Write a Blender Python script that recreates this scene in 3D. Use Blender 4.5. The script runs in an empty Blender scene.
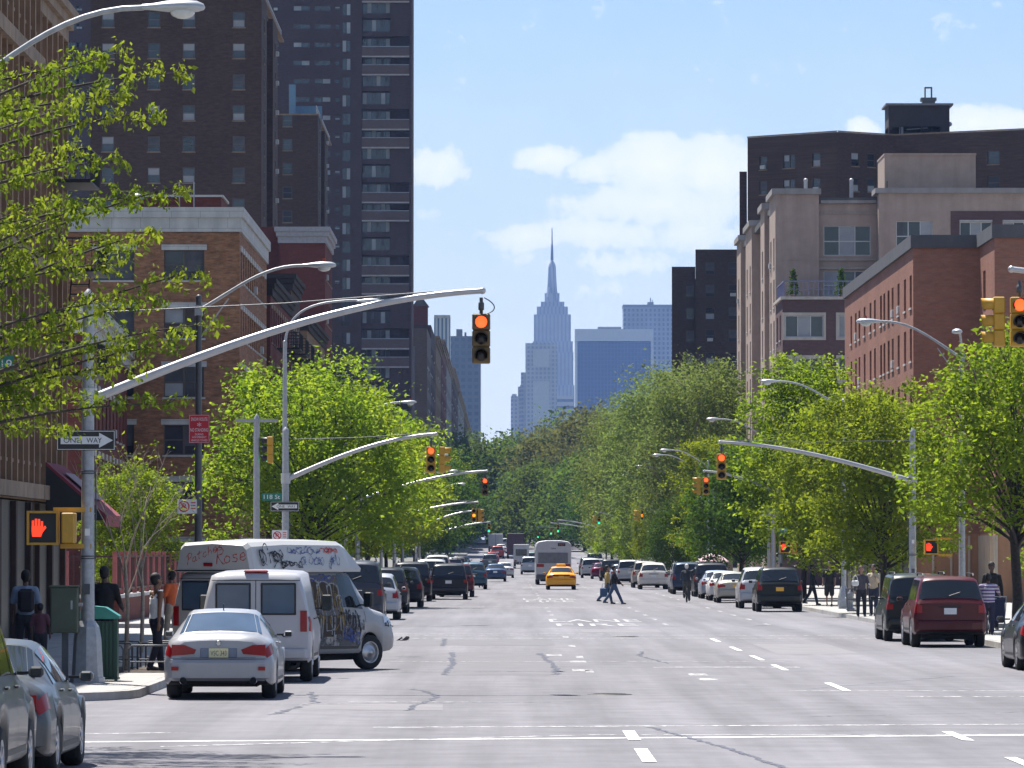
import bpy, math, random
import numpy as np
from mathutils import Vector, Matrix
R = math.radians
PI = math.pi
C = bpy.context.scene.collection
F = 5100.0
CH = 2.36
def PX(x, Y): return (x - 507) * Y / F
def PZ(y, Y): return CH + (552 - y) * Y / F

# ------------------------------------------------------------ mesh builder
class MB:
    def __init__(s):
        s.v = []; s.f = []; s.m = []; s.sm = []
    def add(s, verts, faces, mi=0, smooth=False):
        o = len(s.v)
        s.v.extend([tuple(p) for p in verts])
        for f in faces:
            s.f.append(tuple(i + o for i in f)); s.m.append(mi); s.sm.append(smooth)
        return s
    def box(s, x0, y0, z0, x1, y1, z1, mi=0, bev=0.0):
        if x0 > x1: x0, x1 = x1, x0
        if y0 > y1: y0, y1 = y1, y0
        if z0 > z1: z0, z1 = z1, z0
        if bev <= 0:
            v = [(x0,y0,z0),(x1,y0,z0),(x1,y1,z0),(x0,y1,z0),(x0,y0,z1),(x1,y0,z1),(x1,y1,z1),(x0,y1,z1)]
            return s.add(v, [(0,3,2,1),(4,5,6,7),(0,1,5,4),(1,2,6,5),(2,3,7,6),(3,0,4,7)], mi)
        b = min(bev, (x1-x0)*.49, (y1-y0)*.49, (z1-z0)*.49)
        v = []
        for z, i in ((z0, b), (z0+b, 0), (z1-b, 0), (z1, b)):
            for (x, y) in ((x0+i+b*(i==0), y0+i), (x1-i-b*(i==0), y0+i), (x1-i, y0+i+b*(i==0)), (x1-i, y1-i-b*(i==0)),
                           (x1-i-b*(i==0), y1-i), (x0+i+b*(i==0), y1-i), (x0+i, y1-i-b*(i==0)), (x0+i, y0+i+b*(i==0))):
                v.append((x, y, z))
        f = [tuple(range(7, -1, -1)), tuple(range(24, 32))]
        for k in range(3):
            for j in range(8):
                a = k*8+j; c = k*8+(j+1) % 8
                f.append((a, c, c+8, a+8))
        return s.add(v, f, mi)
    def prism(s, poly, a, b, axis='z', mi=0):
        """poly: 2D points; extruded from a to b along axis."""
        n = len(poly)
        if axis == 'z': P = lambda p, t: (p[0], p[1], t)
        elif axis == 'y': P = lambda p, t: (p[0], t, p[1])
        else: P = lambda p, t: (t, p[0], p[1])
        v = [P(p, a) for p in poly] + [P(p, b) for p in poly]
        f = [tuple(range(n)), tuple(range(2*n-1, n-1, -1))]
        for i in range(n):
            j = (i+1) % n
            f.append((i, i+n, j+n, j))
        return s.add(v, f, mi)
    def tube(s, pts, rad, n=8, mi=0, caps=True, smooth=True, sx=1.0):
        pts = [Vector(p) for p in pts]
        if not hasattr(rad, '__len__'): rad = [rad]*len(pts)
        v = []; f = []
        t0 = (pts[1]-pts[0]).normalized()
        ref = Vector((0, 0, 1)) if abs(t0.z) < .9 else Vector((0, 1, 0))
        u = t0.cross(ref).normalized()
        for i, p in enumerate(pts):
            if i == 0: t = pts[1]-pts[0]
            elif i == len(pts)-1: t = pts[-1]-pts[-2]
            else: t = (pts[i+1]-pts[i]).normalized() + (pts[i]-pts[i-1]).normalized()
            if t.length < 1e-9: t = t0
            t = t.normalized()
            u = (u - t*u.dot(t))
            if u.length < 1e-6: u = t.orthogonal()
            u.normalize(); w = t.cross(u)
            for k in range(n):
                a = 2*PI*k/n
                v.append(p + (u*math.cos(a)*sx + w*math.sin(a))*rad[i])
        for i in range(len(pts)-1):
            for k in range(n):
                a = i*n+k; b = i*n+(k+1) % n
                f.append((a, b, b+n, a+n))
        s.add(v, f, mi, smooth)
        if caps:
            m = len(pts)-1
            s.add(v[:n], [tuple(range(n-1, -1, -1))], mi)
            s.add(v[m*n:], [tuple(range(n))], mi)
        return s
    def lathe(s, prof, origin, axis='z', n=20, mi=0, smooth=True, mis=None):
        """prof: (r, h) list; revolve round axis through origin."""
        v = []; o = Vector(origin)
        for (r, h) in prof:
            for k in range(n):
                a = 2*PI*k/n; c = math.cos(a)*r; d = math.sin(a)*r
                v.append(o + Vector({'z': (c, d, h), 'x': (h, c, d), 'y': (d, h, c)}[axis]))
        for i in range(len(prof)-1):
            f = []
            for k in range(n):
                a = i*n+k; b = i*n+(k+1) % n
                f.append((a, b, b+n, a+n))
            if i == 0: base = len(s.v); s.v.extend([tuple(p) for p in v])
            for q in f:
                s.f.append(tuple(j+base for j in q)); s.m.append(mis[i] if mis else mi); s.sm.append(smooth)
        return s
    def ball(s, c, r, n=10, mi=0, sq=(1, 1, 1)):
        c = Vector(c); v = []; f = []
        m = max(4, n//2+1)
        for i in range(m+1):
            t = PI*i/m
            for k in range(n):
                a = 2*PI*k/n
                v.append(c + Vector((math.sin(t)*math.cos(a)*r*sq[0], math.sin(t)*math.sin(a)*r*sq[1], math.cos(t)*r*sq[2])))
        for i in range(m):
            for k in range(n):
                a = i*n+k; b = i*n+(k+1) % n
                f.append((a, a+n, b+n, b))
        return s.add(v, f, mi, True)
    def xform(s, M, start=0):
        for i in range(start, len(s.v)):
            s.v[i] = tuple(M @ Vector(s.v[i]))
        return s
    def mesh(s, name, mats):
        me = bpy.data.meshes.new(name)
        me.from_pydata(s.v, [], s.f)
        if not isinstance(mats, (list, tuple)): mats = [mats]
        for m in mats: me.materials.append(m)
        me.polygons.foreach_set('material_index', s.m)
        me.polygons.foreach_set('use_smooth', s.sm)
        me.update()
        return me
    def build(s, name, mats, parent=None, loc=None, rz=0):
        return link(name, s.mesh(name, mats), parent, loc, rz)

def link(name, data, parent=None, loc=None, rz=0):
    o = bpy.data.objects.new(name, data); C.objects.link(o)
    if parent is not None: o.parent = parent
    if loc is not None: o.location = loc
    if rz: o.rotation_euler = (0, 0, rz)
    return o
def tag(o, label=None, cat=None, group=None, kind=None):
    if label: o['label'] = label
    if cat: o['category'] = cat
    if group: o['group'] = group
    if kind: o['kind'] = kind
    return o
def thing(name, label, cat, loc=(0, 0, 0), rz=0, group=None):
    o = bpy.data.objects.new(name, None); C.objects.link(o)
    o.empty_display_size = .3
    o.location = loc; o.rotation_euler = (0, 0, rz)
    return tag(o, label, cat, group)
def structure(name, mb, mats): return tag(mb.build(name, mats), kind='structure')
KIDS = {}
def kids(o):
    return [c for c in o.children]
def dup(root, label, loc=None, rz=None, group=None, parent=None, color=None, scale=None):
    r = root.copy(); C.objects.link(r)
    if parent is not None: r.parent = parent
    if loc is not None: r.location = loc
    if rz is not None: r.rotation_euler = (0, 0, rz)
    if scale is not None: r.scale = scale if hasattr(scale, '__len__') else (scale,)*3
    if label: r['label'] = label
    if group: r['group'] = group
    if color: r.color = color
    for ch in root.children:
        dup(ch, None, parent=r, color=color)
    return r
def setcol(root, c):
    root.color = c
    for ch in root.children: setcol(ch, c)

# text -> flat mesh data (cached)
_TX = {}
def text_geo(s):
    if s not in _TX:
        cu = bpy.data.curves.new('lettering', 'FONT'); cu.body = s; cu.resolution_u = 3
        ob = bpy.data.objects.new('lettering', cu); C.objects.link(ob)
        dg = bpy.context.evaluated_depsgraph_get(); dg.update()
        me = bpy.data.meshes.new_from_object(ob.evaluated_get(dg))
        v = [tuple(p.co) for p in me.vertices]; f = [tuple(p.vertices) for p in me.polygons]
        bpy.data.objects.remove(ob); bpy.data.curves.remove(cu); bpy.data.meshes.remove(me)
        xs = [p[0] for p in v]; ys = [p[1] for p in v]
        x0, x1, y0, y1 = min(xs), max(xs), min(ys), max(ys)
        v = [((p[0]-x0)/(x1-x0), (p[1]-y0)/(y1-y0)) for p in v]
        _TX[s] = (v, f)
    return _TX[s]
def put_text(mb, s, fn, mi=0, bold=0):
    """fn maps (u, v) in the unit square to a 3D point."""
    v, f = text_geo(s)
    mb.add([fn(p[0], p[1]) for p in v], f, mi)

# ------------------------------------------------------------ materials
class NT:
    def __init__(s, m):
        m.use_nodes = True; s.t = m.node_tree; s.t.nodes.clear()
    def n(s, typ, **kw):
        nd = s.t.nodes.new(typ)
        for k, v in kw.items():
            if k == 'i':
                for a, b in v.items(): nd.inputs[a].default_value = b
            else: setattr(nd, k, v)
        return nd
    def l(s, a, b): s.t.links.new(a, b)
    def math(s, op, a, b=None, c=None):
        nd = s.n('ShaderNodeMath', operation=op)
        for k, x in enumerate((a, b, c)):
            if x is None: continue
            if isinstance(x, (int, float)): nd.inputs[k].default_value = x
            else: s.l(x, nd.inputs[k])
        return nd.outputs[0]
    def mix(s, fac, a, b, blend='MIX'):
        nd = s.n('ShaderNodeMix', data_type='RGBA', blend_type=blend)
        for k, x in ((0, fac), (6, a), (7, b)):
            if isinstance(x, (int, float)): nd.inputs[k].default_value = x
            elif isinstance(x, tuple): nd.inputs[k].default_value = (*x[:3], 1)
            else: s.l(x, nd.inputs[k])
        return nd.outputs[2]
    def ramp(s, fac, stops):
        nd = s.n('ShaderNodeValToRGB'); cr = nd.color_ramp
        while len(cr.elements) < len(stops): cr.elements.new(.5)
        for e, (p, c) in zip(cr.elements, stops):
            e.position = p; e.color = (*c, 1) if len(c) == 3 else c
        s.l(fac, nd.inputs[0]); return nd.outputs[0]
    def noise(s, vec, scale, detail=4, rough=.55, out='Fac'):
        nd = s.n('ShaderNodeTexNoise'); nd.inputs['Scale'].default_value = scale
        nd.inputs['Detail'].default_value = detail; nd.inputs['Roughness'].default_value = rough
        if vec is not None: s.l(vec, nd.inputs['Vector'])
        return nd.outputs[out]
    def maprange(s, x, a, b, c, d):
        nd = s.n('ShaderNodeMapRange'); s.l(x, nd.inputs[0])
        for k, v in zip((1, 2, 3, 4), (a, b, c, d)): nd.inputs[k].default_value = v
        return nd.outputs[0]
_M = {}
def mk(name):
    m = bpy.data.materials.new(name); return m, NT(m)
def pm(name, col, rough=.6, metal=0, var=.12, scale=6, emit=0, coat=0, spec=.5, bump=0, objcol=False):
    """generic procedural: base colour with noise variation"""
    if name in _M: return _M[name]
    m, t = mk(name)
    g = t.n('ShaderNodeTexCoord')
    p = t.n('ShaderNodeBsdfPrincipled', i={'Roughness': rough, 'Metallic': metal, 'Coat Weight': coat, 'Specular IOR Level': spec, 'Coat Roughness': .05})
    nz = t.noise(g.outputs['Object'], scale, 5)
    k = t.maprange(nz, .3, .7, 1-var, 1+var)
    if objcol:
        oi = t.n('ShaderNodeObjectInfo'); base = oi.outputs['Color']
    else:
        rgb = t.n('ShaderNodeRGB'); rgb.outputs[0].default_value = (*col, 1); base = rgb.outputs[0]
    vm = t.n('ShaderNodeVectorMath', operation='SCALE'); t.l(base, vm.inputs[0]); t.l(k, vm.inputs['Scale'])
    t.l(vm.outputs[0], p.inputs['Base Color'])
    if emit:
        p.inputs['Emission Color'].default_value = (*col, 1); p.inputs['Emission Strength'].default_value = emit
    if bump:
        b = t.n('ShaderNodeBump', i={'Strength': bump, 'Distance': .02}); t.l(nz, b.inputs['Height']); t.l(b.outputs[0], p.inputs['Normal'])
    o = t.n('ShaderNodeOutputMaterial'); t.l(p.outputs[0], o.inputs[0])
    _M[name] = m
    return m
def brick(name, c1, c2, mortar, mott=.5, patch=0, rough=.85):
    if name in _M: return _M[name]
    m, t = mk(name)
    g = t.n('ShaderNodeTexCoord'); sp = t.n('ShaderNodeSeparateXYZ'); t.l(g.outputs['Object'], sp.inputs[0])
    u = t.math('ADD', sp.outputs[0], sp.outputs[1])
    cb = t.n('ShaderNodeCombineXYZ'); t.l(u, cb.inputs[0]); t.l(sp.outputs[2], cb.inputs[1])
    b = t.n('ShaderNodeTexBrick', i={'Color1': (*c1, 1), 'Color2': (*c2, 1), 'Mortar': (*mortar, 1), 'Scale': 1.0, 'Mortar Size': .008,
                                    'Brick Width': .22, 'Row Height': .075, 'Bias': 0.0})
    t.l(cb.outputs[0], b.inputs['Vector'])
    # blotches of differently fired bricks, wider than tall
    sc = t.n('ShaderNodeVectorMath', operation='MULTIPLY'); sc.inputs[1].default_value = (1.6, 5.5, 1); t.l(cb.outputs[0], sc.inputs[0])
    n1 = t.noise(sc.outputs[0], 1.0, 3, .7)
    k1 = t.maprange(n1, .3, .7, 1-mott*.5, 1+mott*.5)
    n2 = t.noise(g.outputs['Object'], .25, 4)
    k2 = t.maprange(n2, .3, .7, .86, 1.14)
    vm = t.n('ShaderNodeVectorMath', operation='SCALE'); t.l(b.outputs[0], vm.inputs[0]); t.l(t.math('MULTIPLY', k1, k2), vm.inputs['Scale'])
    p = t.n('ShaderNodeBsdfPrincipled', i={'Roughness': rough, 'Specular IOR Level': .25})
    t.l(vm.outputs[0], p.inputs['Base Color'])
    bp = t.n('ShaderNodeBump', i={'Strength': .25, 'Distance': .01}); t.l(b.outputs['Fac'], bp.inputs['Height']); bp.invert = True
    t.l(bp.outputs[0], p.inputs['Normal'])
    o = t.n('ShaderNodeOutputMaterial'); t.l(p.outputs[0], o.inputs[0])
    _M[name] = m
    return m
def stone(name, c, var=.18, rough=.8, joint=0, streak=.15):
    if name in _M: return _M[name]
    m, t = mk(name)
    g = t.n('ShaderNodeTexCoord'); sp = t.n('ShaderNodeSeparateXYZ'); t.l(g.outputs['Object'], sp.inputs[0])
    u = t.math('ADD', sp.outputs[0], sp.outputs[1])
    cb = t.n('ShaderNodeCombineXYZ'); t.l(u, cb.inputs[0]); t.l(sp.outputs[2], cb.inputs[1])
    st = t.n('ShaderNodeVectorMath', operation='MULTIPLY'); st.inputs[1].default_value = (1.5, .12, 1); t.l(cb.outputs[0], st.inputs[0])
    n1 = t.noise(st.outputs[0], 1.0, 5, .65); n2 = t.noise(g.outputs['Object'], 1.3, 6, .6)
    k = t.math('MULTIPLY', t.maprange(n1, .3, .7, 1-streak, 1+streak), t.maprange(n2, .3, .7, 1-var, 1+var))
    if joint:
        b = t.n('ShaderNodeTexBrick', i={'Color1': (1, 1, 1, 1), 'Color2': (.93, .93, .93, 1), 'Mortar': (.6, .6, .6, 1), 'Scale': 1.0, 'Mortar Size': .012,
                                        'Brick Width': joint*1.7, 'Row Height': joint})
        t.l(cb.outputs[0], b.inputs['Vector'])
        base = t.mix(1.0, c, b.outputs[0], 'MULTIPLY')
    else:
        rgb = t.n('ShaderNodeRGB'); rgb.outputs[0].default_value = (*c, 1); base = rgb.outputs[0]
    vm = t.n('ShaderNodeVectorMath', operation='SCALE'); t.l(base, vm.inputs[0]); t.l(k, vm.inputs['Scale'])
    p = t.n('ShaderNodeBsdfPrincipled', i={'Roughness': rough, 'Specular IOR Level': .3})
    t.l(vm.outputs[0], p.inputs['Base Color'])
    o = t.n('ShaderNodeOutputMaterial'); t.l(p.outputs[0], o.inputs[0])
    _M[name] = m
    return m
def asphalt():
    m, t = mk('asphalt')
    g = t.n('ShaderNodeTexCoord'); O = g.outputs['Object']
    n1 = t.noise(O, 60, 4, .7); n2 = t.noise(O, 1.1, 6, .62)
    st = t.n('ShaderNodeVectorMath', operation='MULTIPLY'); st.inputs[1].default_value = (.9, .02, 1); t.l(O, st.inputs[0])
    n3 = t.noise(st.outputs[0], 1.0, 4, .6)      # worn wheel tracks along the avenue
    sp = t.n('ShaderNodeVectorMath', operation='MULTIPLY'); sp.inputs[1].default_value = (.09, .05, 1); t.l(O, sp.inputs[0])
    n4 = t.noise(sp.outputs[0], 1.0, 3, .5)
    k = t.math('MULTIPLY', t.maprange(n1, .25, .75, .78, 1.2), t.maprange(n2, .3, .7, .84, 1.12))
    k = t.math('MULTIPLY', k, t.maprange(n3, .3, .7, .76, 1.16))
    k = t.math('MULTIPLY', k, t.maprange(n4, .35, .65, .9, 1.08))
    vm = t.n('ShaderNodeVectorMath', operation='SCALE'); vm.inputs[0].default_value = (.166, .161, .177); t.l(k, vm.inputs['Scale'])
    p = t.n('ShaderNodeBsdfPrincipled', i={'Roughness': .88, 'Specular IOR Level': .25})
    t.l(vm.outputs[0], p.inputs['Base Color'])
    b = t.n('ShaderNodeBump', i={'Strength': .35, 'Distance': .01}); t.l(n1, b.inputs['Height']); t.l(b.outputs[0], p.inputs['Normal'])
    o = t.n('ShaderNodeOutputMaterial'); t.l(p.outputs[0], o.inputs[0])
    return m
def worn(name, col, keep=.5, scale=7):
    """road paint with worn-through gaps (transparent where gone)"""
    m, t = mk(name)
    g = t.n('ShaderNodeTexCoord')
    n = t.noise(g.outputs['Object'], scale, 6, .7)
    f = t.maprange(n, keep-.06, keep+.06, 1, 0)
    p = t.n('ShaderNodeBsdfPrincipled', i={'Base Color': (*col, 1), 'Roughness': .8})
    tr = t.n('ShaderNodeBsdfTransparent'); mx = t.n('ShaderNodeMixShader')
    t.l(f, mx.inputs[0]); t.l(tr.outputs[0], mx.inputs[1]); t.l(p.outputs[0], mx.inputs[2])
    o = t.n('ShaderNodeOutputMaterial'); t.l(mx.outputs[0], o.inputs[0])
    return m
def paving():
    m, t = mk('paving')
    g = t.n('ShaderNodeTexCoord'); O = g.outputs['Object']
    b = t.n('ShaderNodeTexBrick', i={'Color1': (.33, .32, .3, 1), 'Color2': (.29, .28, .27, 1), 'Mortar': (.13, .13, .13, 1), 'Scale': 1.0,
            'Mortar Size': .012, 'Brick Width': 1.5, 'Row Height': 1.5}, offset=0.0)
    t.l(O, b.inputs['Vector'])
    k = t.math('MULTIPLY', t.maprange(t.noise(O, 1.2, 6, .6), .3, .7, .82, 1.12), t.maprange(t.noise(O, 40, 3), .3, .7, .92, 1.08))
    vm = t.n('ShaderNodeVectorMath', operation='SCALE'); t.l(b.outputs[0], vm.inputs[0]); t.l(k, vm.inputs['Scale'])
    p = t.n('ShaderNodeBsdfPrincipled', i={'Roughness': .85})
    t.l(vm.outputs[0], p.inputs['Base Color'])
    o = t.n('ShaderNodeOutputMaterial'); t.l(p.outputs[0], o.inputs[0])
    return m
def leafmat(name, c1, c2, trans=.5, tcol=None):
    """leaf colour varies leaf by leaf (vertex attribute) and from clump to clump"""
    m, t = mk(name)
    at = t.n('ShaderNodeAttribute', attribute_name='leafvar')
    col = t.mix(at.outputs['Fac'], c1, c2)
    oi = t.n('ShaderNodeObjectInfo')
    hs = t.n('ShaderNodeHueSaturation'); t.l(col, hs.inputs['Color'])
    t.l(t.maprange(oi.outputs['Random'], 0, 1, .85, 1.12), hs.inputs['Value'])
    t.l(t.maprange(oi.outputs['Random'], 0, 1, .485, .51), hs.inputs['Hue'])
    d = t.n('ShaderNodeBsdfDiffuse'); t.l(hs.outputs[0], d.inputs[0])
    tc = t.mix(1.0, hs.outputs[0], tcol or (2.2, 2.1, .8), 'MULTIPLY')
    tr = t.n('ShaderNodeBsdfTranslucent'); t.l(tc, tr.inputs[0])
    gl = t.n('ShaderNodeBsdfGlossy', i={'Roughness': .6, 'Color': (.6, .6, .6, 1)})
    mx = t.n('ShaderNodeMixShader', i={0: trans}); t.l(d.outputs[0], mx.inputs[1]); t.l(tr.outputs[0], mx.inputs[2])
    m2 = t.n('ShaderNodeMixShader', i={0: .012}); t.l(mx.outputs[0], m2.inputs[1]); t.l(gl.outputs[0], m2.inputs[2])
    o = t.n('ShaderNodeOutputMaterial'); t.l(m2.outputs[0], o.inputs[0])
    return m
def glassmat(name, tint=(.02, .025, .03), rough=.06, var=.4):
    if name in _M: return _M[name]
    m, t = mk(name)
    oi = t.n('ShaderNodeObjectInfo'); g = t.n('ShaderNodeTexCoord')
    n = t.noise(g.outputs['Object'], 1.3, 2)
    k = t.math('MULTIPLY', t.maprange(oi.outputs['Random'], 0, 1, 1-var, 1+var), t.maprange(n, .3, .7, .8, 1.2))
    vm = t.n('ShaderNodeVectorMath', operation='SCALE'); vm.inputs[0].default_value = tint; t.l(k, vm.inputs['Scale'])
    p = t.n('ShaderNodeBsdfPrincipled', i={'Roughness': rough, 'Specular IOR Level': .7}); t.l(vm.outputs[0], p.inputs['Base Color'])
    b = t.n('ShaderNodeBump', i={'Strength': .04, 'Distance': .05}); t.l(n, b.inputs['Height']); t.l(b.outputs[0], p.inputs['Normal'])
    o = t.n('ShaderNodeOutputMaterial'); t.l(p.outputs[0], o.inputs[0])
    _M[name] = m
    return m
def paintmat(name='car_paint', flake=0):
    m, t = mk(name)
    oi = t.n('ShaderNodeObjectInfo'); g = t.n('ShaderNodeTexCoord'); sp = t.n('ShaderNodeSeparateXYZ'); t.l(g.outputs['Object'], sp.inputs[0])
    n = t.noise(g.outputs['Object'], 3, 5)
    dirt = t.math('MULTIPLY', t.maprange(sp.outputs[2], .25, .75, .4, 0), n)
    c = t.mix(dirt, oi.outputs['Color'], (.08, .075, .07))
    p = t.n('ShaderNodeBsdfPrincipled', i={'Metallic': .35 if flake else 0.0, 'Roughness': .38, 'Coat Weight': .32, 'Coat Roughness': .05, 'Specular IOR Level': .2})
    t.l(c, p.inputs['Base Color'])
    o = t.n('ShaderNodeOutputMaterial'); t.l(p.outputs[0], o.inputs[0])
    return m

# common materials
M_ASPH = asphalt(); M_PAV = paving()
M_KERB = stone('kerb_stone', (.3, .29, .28), .2)
M_STEEL = pm('galvanised_steel', (.34, .35, .37), .48, .35, .15, 12)
M_STEELD = pm('dark_painted_steel', (.07, .075, .085), .5, .1, .15, 10)
M_YEL = pm('signal_yellow', (.5, .27, .02), .45, 0, .1, 8)
M_BLK = pm('black_plastic', (.012, .012, .013), .5, 0, .2, 20)
M_RUB = pm('rubber', (.014, .014, .015), .85, 0, .2, 30)
M_RIM = pm('alloy', (.5, .5, .52), .3, .8, .1, 8)
M_CHR = pm('chrome', (.75, .75, .77), .12, 1, .03, 3)
M_GLS = glassmat('car_glass', (.012, .016, .02), .05, .3)
M_WG = glassmat('window_glass', (.03, .035, .045), .08, .5)
M_RED = pm('tail_light_red', (.26, .004, .006), .3, 0, .1, 20, coat=.3, spec=.3)
M_WHT = pm('white_paint', (.75, .75, .75), .5, 0, .06, 5)
M_SIGNW = pm('sign_white', (.72, .72, .72), .45, 0, .05, 5)
M_SIGNB = pm('sign_black', (.012, .012, .012), .45, 0, .1, 5)
M_SIGNR = pm('sign_red', (.5, .015, .03), .45, 0, .08, 5)
M_SIGNG = pm('sign_green', (.01, .16, .12), .45, 0, .08, 5)
M_PAINT = paintmat('car_paint'); M_PAINTM = paintmat('metallic_car_paint', 1)
M_DRK = pm('underbody_black', (.008, .008, .008), .9, 0, .1, 5)
M_BARK = pm('bark', (.04, .032, .027), .9, 0, .35, 14, bump=.6)
M_BARKP = pm('pale_bark', (.3, .25, .2), .85, 0, .3, 14)
M_PLATE = pm('plate', (.7, .62, .35), .5, 0, .1, 30)
M_PLATEW = pm('plate_white', (.62, .64, .68), .5, 0, .1, 30)
M_PLATEO = pm('plate_orange', (.75, .4, .05), .5, 0, .1, 30)
M_LITR = pm('lit_red_lens', (1, .07, .015), .4, 0, .1, 30, emit=1.5)
M_LITA = pm('lit_amber_lens', (1, .25, .01), .4, 0, .1, 30, emit=1.2)
M_LITG = pm('lit_green_lens', (.01, .9, .4), .4, 0, .1, 30, emit=.9)
M_HAND = pm('lit_hand', (1, .05, .012), .4, 0, .1, 30, emit=.55)
M_LENS = pm('dark_lens', (.02, .015, .012), .2, 0, .1, 30)
M_LAMPG = pm('lamp_globe', (.55, .56, .55), .15, 0, .1, 8)
# ------------------------------------------------------------ camera, light, sky
cam = bpy.data.cameras.new('camera'); co = bpy.data.objects.new('camera', cam); C.objects.link(co)
cam.lens = 36*F/1024; cam.sensor_width = 36; cam.clip_start = .5; cam.clip_end = 20000
co.location = (0, 0, CH); co.rotation_euler = (PI/2 + math.atan(168/F), 0, -5/F)
bpy.context.scene.camera = co
sc = bpy.context.scene
sc.view_settings.view_transform = 'Standard'; sc.view_settings.look = 'None'; sc.view_settings.gamma = 1
sc.view_settings.exposure = 1.12
sc.render.engine = 'CYCLES'
sc.cycles.max_bounces = 6; sc.cycles.diffuse_bounces = 3; sc.cycles.transparent_max_bounces = 16
sc.cycles.volume_bounces = 0; sc.cycles.use_denoising = True
EL, AZ = R(63), R(27)              # sun ahead of the camera and to its left
sd = Vector((-math.sin(AZ)*math.cos(EL), math.cos(AZ)*math.cos(EL), math.sin(EL)))
sun = bpy.data.lights.new('sun', 'SUN'); so = bpy.data.objects.new('sun', sun); C.objects.link(so)
sun.energy = 4.9; sun.angle = R(.53); sun.color = (1, .955, .88)
so.rotation_euler = sd.to_track_quat('Z', 'Y').to_euler()
w = bpy.data.worlds.new('World'); sc.world = w
t = NT(w)
sky = t.n('ShaderNodeTexSky', sky_type='NISHITA', sun_disc=False, sun_elevation=EL, sun_rotation=-AZ, altitude=50,
          air_density=1.0, dust_density=.6, ozone_density=2.2)
g = t.n('ShaderNodeTexCoord'); sp = t.n('ShaderNodeSeparateXYZ'); t.l(g.outputs['Generated'], sp.inputs[0])
yy = t.math('MAXIMUM', sp.outputs[1], .05)
u = t.math('MULTIPLY', t.math('DIVIDE', sp.outputs[0], yy), 51.0)      # one unit = about 1.1 degrees of sky
v = t.math('MULTIPLY', t.math('DIVIDE', sp.outputs[2], yy), 51.0)
cv = t.n('ShaderNodeCombineXYZ'); t.l(u, cv.inputs[0]); t.l(v, cv.inputs[1])
blobs = [(548, 158, 42, 17, 1), (592, 170, 48, 18, .8), (655, 165, 66, 36, 1.1), (712, 168, 56, 38, 1.1), (660, 205, 125, 30, .9), (600, 262, 130, 20, .5), (525, 236, 62, 17, .9), (600, 233, 90, 18, .95),
         (690, 232, 60, 24, .9), (430, 165, 46, 26, .75), (985, 122, 75, 19, 1.1), (862, 128, 22, 12, .9), (590, 352, 55, 22, .45), (440, 215, 40, 18, .25),
         (600, 290, 120, 22, .35), (960, 20, 40, 8, 0.1), (1250, 150, 140, 40, 1), (250, 120, 120, 30, .6)]
fld = None
for (bx, by, rx, ry, a) in blobs:
    du = t.math('MULTIPLY', t.math('SUBTRACT', u, (bx-507)/100), 100/rx)
    dv = t.math('MULTIPLY', t.math('SUBTRACT', v, (552-by)/100), 100/ry)
    d = t.math('SQRT', t.math('ADD', t.math('MULTIPLY', du, du), t.math('MULTIPLY', dv, dv)))
    q = t.math('MULTIPLY', t.math('SUBTRACT', t.math('MULTIPLY', t.math('MAXIMUM', t.math('SUBTRACT', 1.5, d), 0), 1.25), .35), a)
    fld = q if fld is None else t.math('MAXIMUM', fld, q)
nz = t.noise(cv.outputs[0], 2.6, 8, .6)
nz2 = t.noise(cv.outputs[0], 9.0, 6, .6)
dens = t.math('ADD', fld, t.math('ADD', t.math('MULTIPLY', t.math('SUBTRACT', nz, .5), 2.0), t.math('MULTIPLY', t.math('SUBTRACT', nz2, .5), .8)))
cm = t.maprange(dens, .0, .75, 0, 1.0)
sm = t.math('MULTIPLY', t.math('MULTIPLY', cm, cm), t.math('SUBTRACT', 3.0, t.math('MULTIPLY', cm, 2.0)))
veil = t.math('MULTIPLY', t.maprange(v, .6, 5.6, 1.0, .15), t.maprange(t.noise(cv.outputs[0], .9, 4), .3, .7, .75, 1))
cov = t.math('MAXIMUM', sm, veil)
bg1 = t.n('ShaderNodeBackground', i={'Strength': .052}); 
tint = t.mix(1.0, sky.outputs[0], (.86, 1.0, 1.16), 'MULTIPLY'); t.l(tint, bg1.inputs[0])
ccol = t.mix(t.maprange(dens, .5, 1.9, 0, 1), (.82, .88, .97), (.97, .98, 1.0))
bg2 = t.n('ShaderNodeBackground', i={'Strength': .56}); t.l(ccol, bg2.inputs[0])
mx = t.n('ShaderNodeMixShader'); t.l(cov, mx.inputs[0]); t.l(bg1.outputs[0], mx.inputs[1]); t.l(bg2.outputs[0], mx.inputs[2])
ow = t.n('ShaderNodeOutputWorld'); t.l(mx.outputs[0], ow.inputs[0])

# ------------------------------------------------------------ air
hb = MB().box(-2600, -250, -1.6, 2600, 7700, 480)
m, t = mk('haze_air')
pv = t.n('ShaderNodeVolumePrincipled', i={'Color': (.3, .5, 1.0, 1), 'Density': 5.6e-5, 'Anisotropy': 0.0})
o = t.n('ShaderNodeOutputMaterial'); t.l(pv.outputs[0], o.inputs['Volume'])
HAZE = tag(hb.build('haze', m), kind='stuff')

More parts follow.
